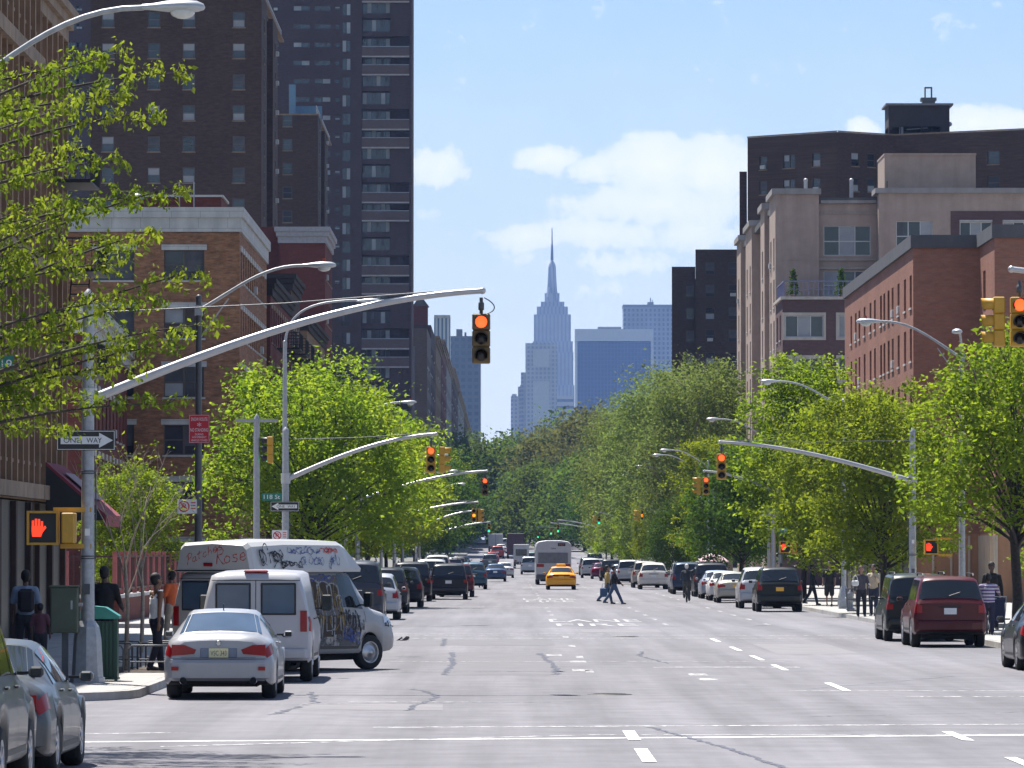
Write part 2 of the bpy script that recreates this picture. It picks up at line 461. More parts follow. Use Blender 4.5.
# ------------------------------------------------------------ ground, avenue, side streets
def gz(Y):
    if Y <= 480: return 0.0
    k = min(1.0, (Y-480)/700.0)
    return 5.2*k*k*(3-2*k)*.5 + 5.2*k*.5
def strip(x0, x1, y0, y1, dz, mi=0, mb=None, step=20):
    mb = mb or MB()
    ys = [y0]
    if y1 > 480:
        a = max(480, y0)
        if a > y0: ys.append(a)
        while ys[-1]+step < min(y1, 1200): ys.append(ys[-1]+step)
    ys.append(y1)
    v = []; f = []
    for i, y in enumerate(ys):
        v += [(x0, y, gz(y)+dz), (x1, y, gz(y)+dz)]
        if i: f.append((2*i-2, 2*i-1, 2*i+1, 2*i))
    return mb.add(v, f, mi)
gm = stone('far_ground', (.1, .11, .07), .3)
structure('ground', strip(-2500, 2500, -240, 7600, -.32), gm)
structure('road', strip(-60, 80, -60, 1250, 0), M_ASPH)
XL, XR = -5.95, 12.1
CROSS = [(70+79*k, 79.6+79*k) for k in range(5)]
blocks = [(-50, 70)] + [(CROSS[k][1], CROSS[k+1][0]) for k in range(4)] + [(CROSS[4][1], 470)]
def blockpoly(side, y0, y1, ins, rad=3.2, far=50):
    """kerb outline of one block; side -1 left, +1 right."""
    e = (XL if side < 0 else XR) + side*ins
    o = e + side*far; p = []
    a, b = y0+ins, y1-ins
    if side < 0 and y0 < 0: e -= .75
    cx = e + side*rad
    for k in range(7):
        th = PI/2*k/6
        p.append((cx - side*rad*math.sin(th), a + rad - rad*math.cos(th)))
    for k in range(7):
        th = PI/2*k/6
        p.append((cx - side*rad*math.cos(th), b - rad + rad*math.sin(th)))
    p = [(o, a)] + p + [(o, b)]
    return p if side > 0 else p[::-1]
kb = MB(); sw = MB()
for (y0, y1) in blocks:
    for s_ in (-1, 1):
        kp = blockpoly(s_, y0, y1, 0); ip = blockpoly(s_, y0, y1, .17)
        if s_ > 0: kp = kp[::-1]; ip = ip[::-1]
        # kerb ring: outer face, top ring
        n = len(kp)
        v = [(x, y, -.02) for x, y in kp] + [(x + (.015 if s_ > 0 else -.015), y, .135) for x, y in kp] + [(x, y, .137) for x, y in ip]
        f = []
        for i in range(n):
            j = (i+1) % n
            f += [(i, i+n, j+n, j), (i+n, i+2*n, j+2*n, j+n)]
        kb.add(v, f)
        v = [(x, y, .134) for x, y in ip] + [(x, y, .137) for x, y in ip]
        sw.add([(x, y, .139) for x, y in ip], [tuple(range(n))])
structure('kerb', kb, M_KERB); structure('sidewalk', sw, M_PAV)
k2 = MB(); strip(-60, XL, 480, 1250, .14, 0, k2); strip(XR, 80, 480, 1250, .14, 0, k2)
for x in (XL, XR):
    strip(x-.001, x+.001, 480, 1250, .14, 0, k2)
structure('far_sidewalk', k2, stone('dull_paving', (.12, .12, .11), .2))

# ------------------------------------------------------------ road markings (worn white paint)
M_MARK = worn('road_paint', (.5, .5, .5), .5, 5)
M_MARKN = worn('fresh_road_paint', (.7, .7, .7), .6, 5)
M_SEAL = worn('crack_seal', (.085, .095, .13), .52, 6)
M_PATCH = stone('road_patch_dark', (.135, .13, .142), .12)
M_PATCH2 = stone('road_patch_pale', (.172, .165, .176), .12)
ROADY = lambda y: F*CH/(y-552)
def quad(mb, pts, z=.004, mi=0): mb.add([(x, y, z) for x, y in pts], [tuple(range(len(pts)))], mi)
mk_ = MB(); mf = MB()
def bar(mb, x0, x1, y, w, y2=None):     # line across the avenue
    y2 = y if y2 is None else y2
    quad(mb, [(x0, y-w/2), (x1, y2-w/2), (x1, y2+w/2), (x0, y+w/2)])
bar(mf, -5.5, 12, 63.4, .28, 66.9)      # crosswalk lines, a shade askew
bar(mk_, -4.2, 1, 61.9, .22, 65.9); bar(mk_, 1, 12, 65.9, .15, 66.3)
bar(mk_, -1.8, 12, 68.7, .3, 70.6); bar(mk_, -5.6, -4.2, 66.2, .2, 66.8)
bar(mk_, -2.5, -.4, 80.3, .2); bar(mk_, 6.5, 12, 83.3, .25); bar(mk_, 4.8, 12, 86.8, .2)
for (x0, x1, y) in ((-3, 12, 139.6), (-3.5, 12, 144.6), (-4, 3, 147), (1, 12, 217), (-4, 12, 221), (-4, 12, 297), (-4, 12, 301)): bar(mk_, x0, x1, y, .3)
bar(mk_, 3, 6, 104.6, .5); bar(mk_, -2.5, 6, 110.0, .16)
def dash(mb, pa, pb, w=.14):
    (xa, ya), (xb, yb) = [(PX(x, ROADY(y)), ROADY(y)) for x, y in (pa, pb)]
    d = Vector((xb-xa, yb-ya)).normalized(); n_ = Vector((-d.y, d.x))*w/2
    quad(mb, [(xa-n_.x, ya-n_.y), (xb-n_.x, yb-n_.y), (xb+n_.x, yb+n_.y), (xa+n_.x, ya+n_.y)], .0045)
for y0, y1 in ((57.3, 61.2), (64.0, 67.3)): quad(mf, [(1.52, y0), (1.68, y0), (1.68, y1), (1.52, y1)], .0085)
for y0, y1 in ((55.5, 58.6), (63.8, 67.0), (86.6, 91.9)): quad(mf, [(5.7, y0), (5.84, y0), (5.84, y1), (5.7, y1)], .0085)
for (y, w_) in ((657.5, .12), (667, .12), (648.5, .12), (640, .1)):
    Y = ROADY(y); quad(mf, [(5.5, Y-3), (5.62, Y-3), (5.62, Y+2), (5.5, Y+2)], .0085)
for k in range(14):
    for x in (-1.75, 1.55, 5.0, 8.3):
        if k < 1 and x < 0: continue
        Y = 100 + 13.5*k
        if k > 3: continue
        if x in (1.55,): quad(mk_, [(x, Y), (x+.16, Y), (x+.16, Y+2.2), (x, Y+2.2)], .0045)
for k in range(20):
    Y = 165+12.2*k
    if any(a-8 < Y < b for a, b in CROSS): continue
    for x in (1.6, 5.1, 8.4): quad(mk_, [(x, Y), (x+.14, Y), (x+.14, Y+3), (x, Y+3)], .0045)
for (x, y) in ((3.5, 97.5), (3.55, 93.8), (1.3, 101), (1.35, 109), (.9, 116)):
    quad(mk_, [(x, y), (x+.35, y), (x+.35, y+1.6), (x, y+1.6)], .0045)
structure('road_markings', mk_, M_MARK); structure('crosswalk_line', mf, M_MARKN)
lt = MB()
put_text(lt, 'FIRE', lambda u, v: (1.6+2.6*u, 162.5+5.2*v, .0085))
put_text(lt, 'LANE', lambda u, v: (1.45+3.1*u, 172+6.5*v, .0085))
put_text(lt, 'FIRE', lambda u, v: (.9+2.3*u, 242+5.2*v, .0085)); put_text(lt, 'LANE', lambda u, v: (.8+2.6*u, 252+6.5*v, .0085))
structure('lane_lettering', lt, worn('letter_paint', (.42, .42, .43), .56, 5))
# repairs and sealed cracks
pt = MB(); rnd = random.Random(4)
for (x0, x1, y0, y1) in ((-1.2, .95, 98, 120), (-3.9, -2.4, 112, 119), (-4.6, 1.2, 129, 137), (-3.2, -1.0, 76.5, 79.5), (2.2, 4.6, 150, 156),
                         (4.2, 6.4, 186, 199), (6.3, 8.2, 118, 131), (-.8, 3.6, 262, 273), (1, 6, 330, 345)):
    n = 5
    quad(pt, [(x0+rnd.uniform(-.05, .05), y0), (x1+rnd.uniform(-.05, .05), y0+rnd.uniform(-.3, .3)), (x1, y1), (x0, y1+rnd.uniform(-.3, .3))], .0022, rnd.choice((0, 1)))
structure('road_patch', pt, [M_PATCH, M_PATCH2])
cs = MB()
def crack(pts, w=.06, amp=.05, n=16):
    P = []
    for (a, b) in zip(pts[:-1], pts[1:]):
        for k in range(n): P.append((a[0]+(b[0]-a[0])*k/n+rnd.uniform(-amp, amp), a[1]+(b[1]-a[1])*k/n+rnd.uniform(-amp, amp)))
    P.append(pts[-1])
    for a, b in zip(P[:-1], P[1:]):
        d = Vector((b[0]-a[0], b[1]-a[1]));
        if d.length < 1e-6: continue
        d.normalize(); nn = Vector((-d.y, d.x))*w*rnd.uniform(.3, .8); e = d*.02
        quad(cs, [(a[0]-nn.x-e.x, a[1]-nn.y-e.y), (b[0]-nn.x+e.x, b[1]-nn.y+e.y), (b[0]+nn.x+e.x, b[1]+nn.y+e.y), (a[0]+nn.x-e.x, a[1]+nn.y-e.y)], .0066)
crack([(.95, 98), (1.0, 105), (.75, 119)], .11, .05); crack([(-1.2, 98), (-1.15, 109), (-1.3, 120)], .1, .05)
crack([(3.1, 55), (2.6, 62), (1.9, 69)], .07, .03); crack([(-1.5, 76), (-1.1, 84), (-1.6, 88)], .07, .06)
crack([(-3.4, 74), (-3.0, 80), (-3.3, 86)], .07, .06); crack([(3.4, 108), (3.0, 116), (3.2, 121)], .07)
crack([(-3, 100), (1, 101), (1.1, 100.5)], .1); crack([(-4, 79), (1, 80.3)], .07); crack([(-1.6, 128), (-1.7, 139)], .1)
crack([(5.2, 88), (8.5, 97)], .04); crack([(-2, 160), (6, 162)], .12, .2); crack([(-3, 199), (10, 201)], .15, .2)
crack([(4, 73), (9, 76)], .05)
structure('crack_seal_lines', cs, M_SEAL)
# manhole covers and a bit of litter lying on the carriageway
def manhole(x, y, label):
    mb = MB(); mb.lathe([(0, .014), (.3, .014), (.3, .012), (.36, .012), (.38, .001)], (0, 0, 0), 'z', 28)
    for k in range(-4, 5):
        w_ = math.sqrt(max(0, .27**2-(k*.06)**2)); mb.box(-w_, k*.06-.012, .0143, w_, k*.06+.012, .018)
    o = mb.build('manhole_cover', pm('cast_iron', (.05, .048, .048), .6, .5, .2, 20)); o.location = (x, y, 0)
    tag(o, label, 'manhole cover', 'manhole covers in the carriageway')
manhole(1.7, 84.5, 'round iron manhole cover just past the nearest crosswalk lines')
manhole(3.3, 142.0, 'round iron manhole cover just short of the lane lettering')
lb = MB(); rnd = random.Random(9)
for k in range(9):
    a = rnd.uniform(0, 6.28); r_ = rnd.uniform(0, .16); h = rnd.uniform(.04, .16)
    x, y = r_*math.cos(a), r_*math.sin(a)
    lb.add([(x-.08, y-.03, .004), (x+.07, y-.04, h), (x+.09, y+.06, h*.5), (x-.05, y+.08, .02)], [(0, 1, 2, 3)])
    lb.add([(x-.08, y-.03, .002), (x+.07, y-.04, h-.004), (x+.02, y+.02, .01)], [(0, 1, 2)])
o = lb.build('litter', pm('crumpled_paper', (.14, .13, .13), .8)); o.location = (PX(405, 136), 136, 0)
tag(o, 'crumpled grey scrap of litter lying on the road right of the vandalised van', 'litter')
# ------------------------------------------------------------ building kit
def facade(mb, o, d, W, H, holes, depth=.18, mi=0, z0=0.0, ri=None):
    """wall face from local point o along unit dir d, with real openings and reveals."""
    ri = mi if ri is None else ri
    nx, ny = d[1], -d[0]
    P = lambda u, z, k=0.0: (o[0]+d[0]*u-nx*k, o[1]+d[1]*u-ny*k, z)
    us = sorted({0.0, W} | {round(h[0], 4) for h in holes} | {round(h[2], 4) for h in holes})
    zs = sorted({z0, H} | {round(h[1], 4) for h in holes} | {round(h[3], 4) for h in holes})
    us = [u for u in us if 0 <= u <= W]; zs = [z for z in zs if z0 <= z <= H]
    hs = set()
    for h in holes:
        for i in range(len(us)-1):
            if h[0]-1e-3 <= us[i] and us[i+1] <= h[2]+1e-3:
                for j in range(len(zs)-1):
                    if h[1]-1e-3 <= zs[j] and zs[j+1] <= h[3]+1e-3: hs.add((i, j))
    for i in range(len(us)-1):
        j = 0
        while j < len(zs)-1:
            if (i, j) in hs: j += 1; continue
            k = j
            while k+1 < len(zs)-1 and (i, k+1) not in hs: k += 1
            mb.add([P(us[i], zs[j]), P(us[i+1], zs[j]), P(us[i+1], zs[k+1]), P(us[i], zs[k+1])], [(0, 1, 2, 3)], mi)
            j = k+1
    for (a, b, c, e) in holes:
        D = depth
        mb.add([P(a, b), P(c, b), P(c, b, D), P(a, b, D), P(a, e), P(c, e), P(c, e, D), P(a, e, D)],
               [(0, 3, 2, 1), (4, 5, 6, 7), (0, 4, 7, 3), (1, 2, 6, 5)], ri)
M_FRW = pm('window_frame_white', (.5, .5, .5), .5, 0, .08)
M_FRD = pm('window_frame_dark', (.035, .033, .035), .5, .2, .1)
M_FRB = pm('window_frame_bronze', (.09, .07, .06), .5, .2, .1)
M_CUR = pm('curtain', (.32, .33, .35), .8, 0, .45, .25)
M_CURD = pm('dark_blind', (.08, .08, .09), .8, 0, .35, 1.5)
M_LINT = stone('lintel_stone', (.42, .41, .4), .15)
M_AC = pm('air_conditioner_grey', (.4, .4, .4), .6, 0, .1)
_W = {}
def winmesh(w, h, style, frame=M_FRD, var=0, sill=None, lint=None, depth=.18, fr=.055):
    key = (round(w, 3), round(h, 3), style, frame.name, var, sill and sill.name, lint and lint.name, depth)
    if key in _W: return _W[key]
    mb = MB(); mats = [frame, M_WG, M_CUR, M_CURD, sill or M_LINT, lint or M_LINT, M_AC]
    y = 0.0
    mb.add([(-w/2, y+.03, 0), (w/2, y+.03, 0), (w/2, y+.03, h), (-w/2, y+.03, h)], [(0, 1, 2, 3)], 1)
    mb.box(-w/2, -.03, 0, -w/2+fr, .028, h, 0); mb.box(w/2-fr, -.03, 0, w/2, .028, h, 0)
    mb.box(-w/2+fr, -.03, 0, w/2-fr, .028, fr, 0); mb.box(-w/2+fr, -.03, h-fr, w/2-fr, .028, h, 0)
    if style in ('hung', 'pair'):
        n = 1 if style == 'hung' else 2
        for k in range(n):
            a = -w/2 + w*k/n + fr*.9; b = -w/2 + w*(k+1)/n - fr*.9
            if n == 2 and k == 1: mb.box(-fr, -.028, fr, fr, .027, h-fr, 0)
            mb.box(a+.002, -.015, h*.5-.03, b-.002, .027, h*.5+.03, 0)
            hv = (var*7 + k*3) % 5
            if hv in (1, 3): mb.box(a+.004, .012, h*(.52 if hv == 1 else .3), b-.004, .026, h-fr-.004, 2 if hv == 1 else 3)
            elif hv == 2: mb.box(a+.004, .012, fr+.004, b-.004, .026, h*.46, 2)
            if hv == 4 and var % 2 == 0: mb.box(a+(b-a)*.15, -.3, fr+.01, b-(b-a)*.15, .0, fr+.38, 6, .02)
    else:
        n = int(style[1:]); rows = 2 if style[0] == 'g' else 1
        for k in range(1, n): mb.box(-w/2+w*k/n-.035, -.028, fr, -w/2+w*k/n+.035, .027, h-fr, 0)
        if rows == 2: mb.box(-w/2+fr, -.02, h*.46, w/2-fr, .0275, h*.46+.07, 0)
        for k in range(n):
            if (k*5+var*3) % 4 in (1,): mb.box(-w/2+w*k/n+.05, .012, fr+.004, -w/2+w*(k+1)/n-.05, .026, h-fr-.004, 2)
            elif (k*5+var*3) % 4 == 3: mb.box(-w/2+w*k/n+.05, .012, h*.4, -w/2+w*(k+.6)/n, .026, h-fr-.004, 3)
    if sill: mb.box(-w/2-.06, -depth-.06, -.09, w/2+.06, -.001, -.003, 4)
    if lint: mb.box(-w/2-.12, -depth-.045, h+.003, w/2+.12, -depth+.02, h+.26, 5)
    _W[key] = mb.mesh('window', mats)
    return _W[key]
class Bld:
    def __init__(s, name, label, loc, rz=0, cat='building', group=None):
        s.root = thing(name, label, cat, (*loc, gz(loc[1]))if len(loc) == 2 else loc, rz, group)
        s.wall = MB(); s.wins = []; s.rnd = random.Random(len(label)*7)
    def face(s, o, d, W, H, wins, mi=0, z0=0.0, depth=.18, **kw):
        """wins: list of (uc, zb, w, h, style[, kw])"""
        holes = [(w[0]-w[2]/2, w[1], w[0]+w[2]/2, w[1]+w[3]) for w in wins]
        facade(s.wall, o, d, W, H, holes, depth, mi, z0)
        nx, ny = d[1], -d[0]; rz = math.atan2(d[1], d[0])
        for w in wins:
            k2 = dict(kw); 
            if len(w) > 5: k2.update(w[5])
            me = winmesh(w[2], w[3], w[4], var=s.rnd.randrange(6), depth=depth, **k2)
            s.wins.append((me, (o[0]+d[0]*w[0]-nx*depth, o[1]+d[1]*w[0]-ny*depth, w[1]), rz))
    def part(s, name, mb, mats, parent=None): return mb.build(name, mats, parent or s.root)
    def done(s, wallmats, cap=100):
        wl = s.wall.build('wall', wallmats, s.root)
        for (me, loc, rz) in s.wins[:cap]: link('window', me, s.root, loc, rz)
        if len(s.wins) > cap:
            mb = MB(); mats = []; idx = {}
            for (me, loc, rz) in s.wins[cap:]:
                mm = []
                for m in me.materials:
                    if m.name not in idx: idx[m.name] = len(mats); mats.append(m)
                    mm.append(idx[m.name])
                T = Matrix.Translation(loc) @ Matrix.Rotation(rz, 4, 'Z')
                base = len(mb.v)
                mb.v.extend([tuple(T @ v.co) for v in me.vertices])
                for p in me.polygons:
                    mb.f.append(tuple(i+base for i in p.vertices)); mb.m.append(mm[p.material_index]); mb.sm.append(False)
            o = mb.build('window_rows', mats, s.root); o['kind'] = 'stuff'
        return s.root
def shell(mb, x0, y0, x1, y1, H, mi=0, skip=''):
    """plain walls and flat roof of a box; skip: letters of faces made by facade() (f front, b back, l left, r right)"""
    if 'f' not in skip: mb.add([(x0, y0, 0), (x1, y0, 0), (x1, y0, H), (x0, y0, H)], [(0, 1, 2, 3)], mi)
    if 'b' not in skip: mb.add([(x1, y1, 0), (x0, y1, 0), (x0, y1, H), (x1, y1, H)], [(0, 1, 2, 3)], mi)
    if 'l' not in skip: mb.add([(x0, y1, 0), (x0, y0, 0), (x0, y0, H), (x0, y1, H)], [(0, 1, 2, 3)], mi)
    if 'r' not in skip: mb.add([(x1, y0, 0), (x1, y1, 0), (x1, y1, H), (x1, y0, H)], [(0, 1, 2, 3)], mi)
def roofbox(x0, y0, x1, y1, H, t=.12): return MB().box(x0, y0, H-t-.3, x1, y1, H-.3)
def cornice(x0, y0, x1, y1, zb, zt, pj=.35, steps=3):
    """stepped cornice ring round a box"""
    mb = MB()
    for k in range(steps):
        a = zb+(zt-zb)*(k/steps)**.8; b = zb+(zt-zb)*((k+1)/steps)**.8 - .004
        p = pj*(k+1)/steps
        mb.box(x0-p, y0-p, a, x1+p, y0+.15, b); mb.box(x0-p, y0+.151, a, x0+.15, y1+p, b); mb.box(x1-.15, y0+.151, a, x1+p, y1+p, b)
        mb.box(x0+.151, y1-.15, a, x1-.151, y1+p, b)
    return mb
M_ROOF = stone('tar_roof', (.09, .09, .09), .2)
# brick kinds
B_TAN = brick('tan_brick', (.24, .15, .09), (.19, .12, .07), (.16, .12, .09), .4)
B_OR = brick('orange_brick', (.32, .145, .065), (.22, .095, .045), (.2, .14, .1), .85)
B_RED = brick('dark_red_brick', (.15, .04, .03), (.12, .033, .027), (.1, .05, .045), .35)
B_BRN = brick('dark_brown_brick', (.075, .044, .034), (.055, .034, .027), (.06, .045, .04), .65)
B_PUR = brick('purple_brown_brick', (.072, .043, .043), (.06, .037, .038), (.065, .05, .048), .5)
B_PNK = brick('pink_brick', (.29, .125, .085), (.25, .105, .07), (.22, .14, .11), .25)
B_BEI = stone('beige_render', (.36, .275, .23), .1, .85, 0, .12)
B_BRC = brick('brown_base_brick', (.12, .07, .07), (.1, .06, .06), (.1, .07, .07), .25)
M_CORN = stone('cornice_stone', (.47, .46, .44), .12, .75, .8)
M_CORD = stone('cornice_grey', (.17, .17, .18), .12)
M_BAND = stone('sandstone_band', (.23, .165, .115), .25)
M_SHOP = pm('shopfront_dark', (.02, .018, .018), .4, 0, .3, 2)

# ---- left: tan brick corner buildings beside the avenue (A1 higher, A2 lower)
def tanbuilding(label, y0, y1, H, rows, bands, pitch=1.5, cor=True, ww=.85):
    b = Bld('tan_brick_building', label, (-12.4, y0)); L = y1-y0
    n = int(L/pitch); wins = []
    for k in range(n):
        for z in rows: wins.append(((k+.5)*L/n, z, ww, 1.95, 'hung'))
    b.face((0, 0), (0, 1), L, H, wins[::-1], z0=3.7, depth=.28, frame=M_FRB, sill=M_BAND)
    mb = b.wall
    shell(mb, -14, 0, 0, L, H, 0, 'r')
    b.done(B_TAN)
    pl = MB()
    for k in range(n+1):
        u = k*L/n
        pl.box(.002, max(0, u-.14), 4.0, .14, min(L, u+.14), H-.7)
    b.part('pilaster', pl, stone('brown_pilaster', (.22, .14, .09), .25))
    bd = MB()
    for z in bands: bd.box(.001, -.05, z-.16, .26, L+.05, z+.22)
    b.part('stone_band', bd, M_BAND)
    s = MB(); s.box(-.12, .02, 0, -.02, L-.02, 3.66)
    for k in range(int(L/4)+1): s.box(-.119, k*4-.2 if k else .02, 0, .12, min(L, k*4+.2), 3.64, 1)
    b.part('shopfront', s, [M_SHOP, stone('dark_pier', (.05, .03, .025), .3)])
    b.part('cornice', cornice(-14, 0, 0, L, H-.7, H+.15, .4), M_BAND)
    b.part('roof', roofbox(-13.9, .2, -.2, L-.2, H), M_ROOF)
    return b.root
tb1 = tanbuilding('tall tan brick building with stone bands and narrow windows, at the left edge behind foliage', 79.8, 133.8, 21.5, (4.7, 7.4, 10.6, 13.0, 16.0, 18.6), (3.9, 9.9, 15.1))
tb2 = tanbuilding('lower tan brick building at the left corner with its cornice just under the top edge', 134.0, 142.2, 17.3, (4.7, 7.4, 10.4, 13.2), (3.9,), 1.45, True, .8)
# fire escapes, balconies, awning on them
def fire_escape(parent, x, y, z, L=3.2, w=1.1, floors=1, fh=2.8):
    mb = MB()
    for k in range(floors):
        zz = z+k*fh
        mb.box(x, y, zz, x+w, y+L, zz+.05)
        for yy in (y, y+L): mb.box(x, yy-.015, zz+.05, x+w, yy+.015, zz+.09); mb.box(x, yy-.015, zz+.88, x+w, yy+.015, zz+.92)
        mb.box(x+w-.02, y, zz+.88, x+w+.01, y+L, zz+.92)
        m_ = int(L/.16)
        for i in range(m_+1): mb.box(x+w-.012, y+i*L/m_-.008, zz+.05, x+w+.004, y+i*L/m_+.008, zz+.88)
        for i in range(1, 7): mb.box(x+i*w/7-.008, y-.01, zz+.09, x+i*w/7+.008, y+.006, zz+.88)
        if k < floors-1:
            for i in range(10):
                t_ = i/10; mb.box(x+.25, y+.4+t_*(L-1), zz+.05+t_*fh, x+.75, y+.62+t_*(L-1), zz+.08+t_*fh)
            mb.tube([(x+.25, y+.4, zz), (x+.25, y+L-.6, zz+fh)], .02, 4); mb.tube([(x+.75, y+.4, zz), (x+.75, y+L-.6, zz+fh)], .02, 4)
    return mb.build('fire_escape', pm('black_iron', (.02, .02, .022), .6, .3, .1), parent)
fire_escape(tb2, .2, 3.0, 7.1, 3.4, 1.2, 2)
fire_escape(tb2, .2, 3.0, 12.3, 3.0, 1.0)
aw = MB(); M_AWN = pm('awning_cloth', (.2, .03, .045), .85, 0, .1, 3)
aw.prism([(.15, 4.75), (1.75, 3.35), (1.75, 3.05), (1.7, 3.05), (1.7, 3.3), (.15, 4.66)], 0, 5.4, 'y', 0)
aw.add([(.15, 0, 4.66), (.15, 0, 3.2), (1.7, 0, 3.2), (1.7, 0, 3.3)], [(0, 1, 2, 3)], 1)
aw.prism([(.55, 4.48), (1.35, 3.78), (1.36, 3.79), (.56, 4.49)], 1.2, 4.2, 'y', 2)
o = aw.build('awning', [M_AWN, M_SIGNB, pm('faded_lettering', (.3, .22, .24), .8)]); o.location = (-12.4, 135.5, .0)
o.parent = None
tag(o, 'dark red sloping shop awning over the pavement behind the one way sign post', 'awning')

# ---- red building with pale lintels set behind
b = Bld('red_brick_building', 'small red brick building with pale lintels and white cornice, partly covering the orange building', (PX(127, 239), 239), R(1.9))
wins = []
for k in range(10):
    for z in (2.2, 4.6, 7.3): wins.append((4+k*3.4, z, 1.25, 1.65, 'hung'))
b.face((0, -39), (0, 1), 39, 10.9, wins, depth=.15, lint=M_CORN, sill=M_CORN)
shell(b.wall, -12, -39, 0, 0, 10.9, 0, 'r'); b.done(B_RED)
b.part('cornice', cornice(-12, -39, 0, 0, 10.9, 12.1, .5), M_CORN); b.part('roof', roofbox(-11.8, -38.8, -.2, -.2, 12.2), M_ROOF)

# ---- orange brick apartment house with white cornice
b = Bld('orange_brick_building', 'orange brick apartment house with deep white stone cornice and paired windows on the left', (-12.6, 240))
ROWZ = (15.16-.0, 12.43, 9.65, 6.93, 4.24, 1.4)
wins = []
for xc in (PX(188, 240)+12.4, PX(118, 240)+12.4, PX(118, 240)+12.4-3.35):
    for z in ROWZ: wins.append((xc+14, z, 1.9, 1.42, 'pair'))
b.face((-14, 0), (1, 0), 14, 17.42, wins, depth=.16, frame=M_FRB, lint=M_CORN, sill=M_CORN)
wins = []
for k in range(12):
    for z in ROWZ: wins.append((1.6+k*2.15, z, 1.15, 1.42, 'hung'))
b.face((0, 0), (0, 1), 27, 17.42, wins, depth=.16, frame=M_FRB, lint=M_CORN, sill=M_CORN)
shell(b.wall, -14, 0, 0, 27, 17.42, 0, 'fr'); b.done(B_OR)
b.part('cornice', cornice(-14, 0, 0, 27, 17.44, 18.6, .2, 2), M_CORN); b.part('roof', roofbox(-13.8, .2, -.2, 26.8, 18.7), M_ROOF)
bh = MB(); bh.box(-5.5, 6, 18.3, -1.2, 11, 19.5); bh.box(-5.7, 5.9, 19.5, -1.1, 11.1, 19.6, 1); b.part('roof_bulkhead', bh, [B_RED, M_CORN])
bh = MB()
for x in (-3.2, -2.5): bh.tube([(x, 5.6, 18.3), (x, 5.6, 20.2)], .03, 6)
bh.lathe([(.12, 18.3), (.12, 19.3), (.42, 19.35), (.1, 19.62), (0, 19.64)], (-5.2, 5.2, 0), 'z', 10)
b.part('roof_vent', bh, M_STEEL)
# ---- tenements beyond it
for (y0, y1, H, mat, lab) in ((267.2, 292, 16.6, B_RED, 'dark tenement with fire escapes right next to the orange building'), (292.2, 305, 18.2, B_BRN, 'narrow brown tenement with black fire escapes, second past the orange building'),
                             (316.2, 346.6, 16.9, B_TAN, 'dull tan tenement low in front of the dark red cornice building')):
    b = Bld('tenement', lab, (-12.4, y0), group=None); L = y1-y0; wins = []
    for k in range(int(L/2.6)):
        for z in (4.4, 7.4, 10.4, 13.4): wins.append((1.4+k*2.6, z, 1.1, 1.8, 'hung'))
    b.face((0, 0), (0, 1), L, H, wins, depth=.2, lint=M_BAND, sill=M_BAND)
    shell(b.wall, -14, 0, 0, L, H, 0, 'r'); b.done(mat)
    b.part('cornice', cornice(-14, 0, 0, L, H-.8, H+.1, .32, 3), pm('painted_tin_cornice', (.035, .03, .03), .8, 0, .1, 6, spec=.2)); b.part('roof', roofbox(-13.8, .2, -.2, L-.2, H), M_ROOF)
    for yy in range(3, int(L)-3, 8): fire_escape(b.root, .21, yy, 4.1, 4.4, 1.2, 4, 3.0)
# ---- dark red building with light cornice
b = Bld('dark_red_building', 'dark red brick building with pale grey cornice and blank side wall below the brown towers', (-12.4, 347))
b.face((0, 0), (0, 1), 14, 23.4, [(1.7+k*2.1, z, 1.1, 1.5, 'hung') for k in range(6) for z in (6, 9, 12, 15, 18, 21)], sill=M_BAND)
shell(b.wall, -3.1, 0, 0, 14, 23.4, 0, 'r'); b.wall.box(-6.5, 1.5, 0, -3.11, 14, 24.6); b.done(B_RED)
b.part('cornice', cornice(-3.1, 0, 0, 14, 23.4, 24.5, .35), pm('cornice_pale_grey', (.3, .29, .31), .7)); b.part('roof', roofbox(-3, .2, -.2, 13.8, 24.4), M_ROOF)

# ---- brown brick housing towers on the left
def tower_left(label, Y, depth, xl, H, cols, s_, z1, rows, steps):
    b = Bld('brown_brick_tower', label, (-19.7, Y)); W = -xl-19.7
    wins = []
    for r_ in range(rows):
        for px in cols: wins.append((PX(px, Y)+19.7+W, z1-2.5*r_, .98, 1.22, 'hung'))
    b.face((-W, 0), (1, 0), W, H, wins, depth=.12, frame=pm('window_frame_grey', (.1, .1, .105), .5), sill=M_BAND)
    # avenue side: stepped back in three shallow folds
    x = 0; y = 0; ds = depth/steps
    for k in range(steps):
        ins = .0 if k == 0 else .55*(k % 2)
        b.wall.box(-.7, y+(.2 if k == 0 else .001), 0, -ins, y+ds-.8, H, 0); b.wall.box(-.7-.5, y+ds-.8+.001, 0, -ins-.5, y+ds, H-.001, 0)
        for r_ in range(rows):
            mw = winmesh(.98, 1.22, 'hung', M_FRB, k, M_BAND, None, .0); b.wins.append((mw, (-ins+.012, y+ds*.45, z1-2.5*r_), PI/2))
        y += ds
    shell(b.wall, -W, 0, -2.1, depth, H, 0, 'fr'); b.done(B_BRN)
    cp = MB(); cp.box(-W-.05, -.06, H+.002, .06, .35, H+.16); cp.box(-.35, .351, H+.002, .06, depth, H+.16)
    b.part('coping', cp, M_BAND); b.part('roof', roofbox(-W+.2, .2, -.4, depth-.2, H+.2), M_ROOF)
    rl = MB()
    for k in range(int(depth/1.6)+1): rl.box(-.2, k*1.6, H+.16, -.16, k*1.6+.04, H+1.0)
    for z in (.55, 1.0): rl.box(-.2, 0, H+z, -.16, depth, H+z+.04)
    b.part('roof_railing', rl, M_STEEL)
    return b
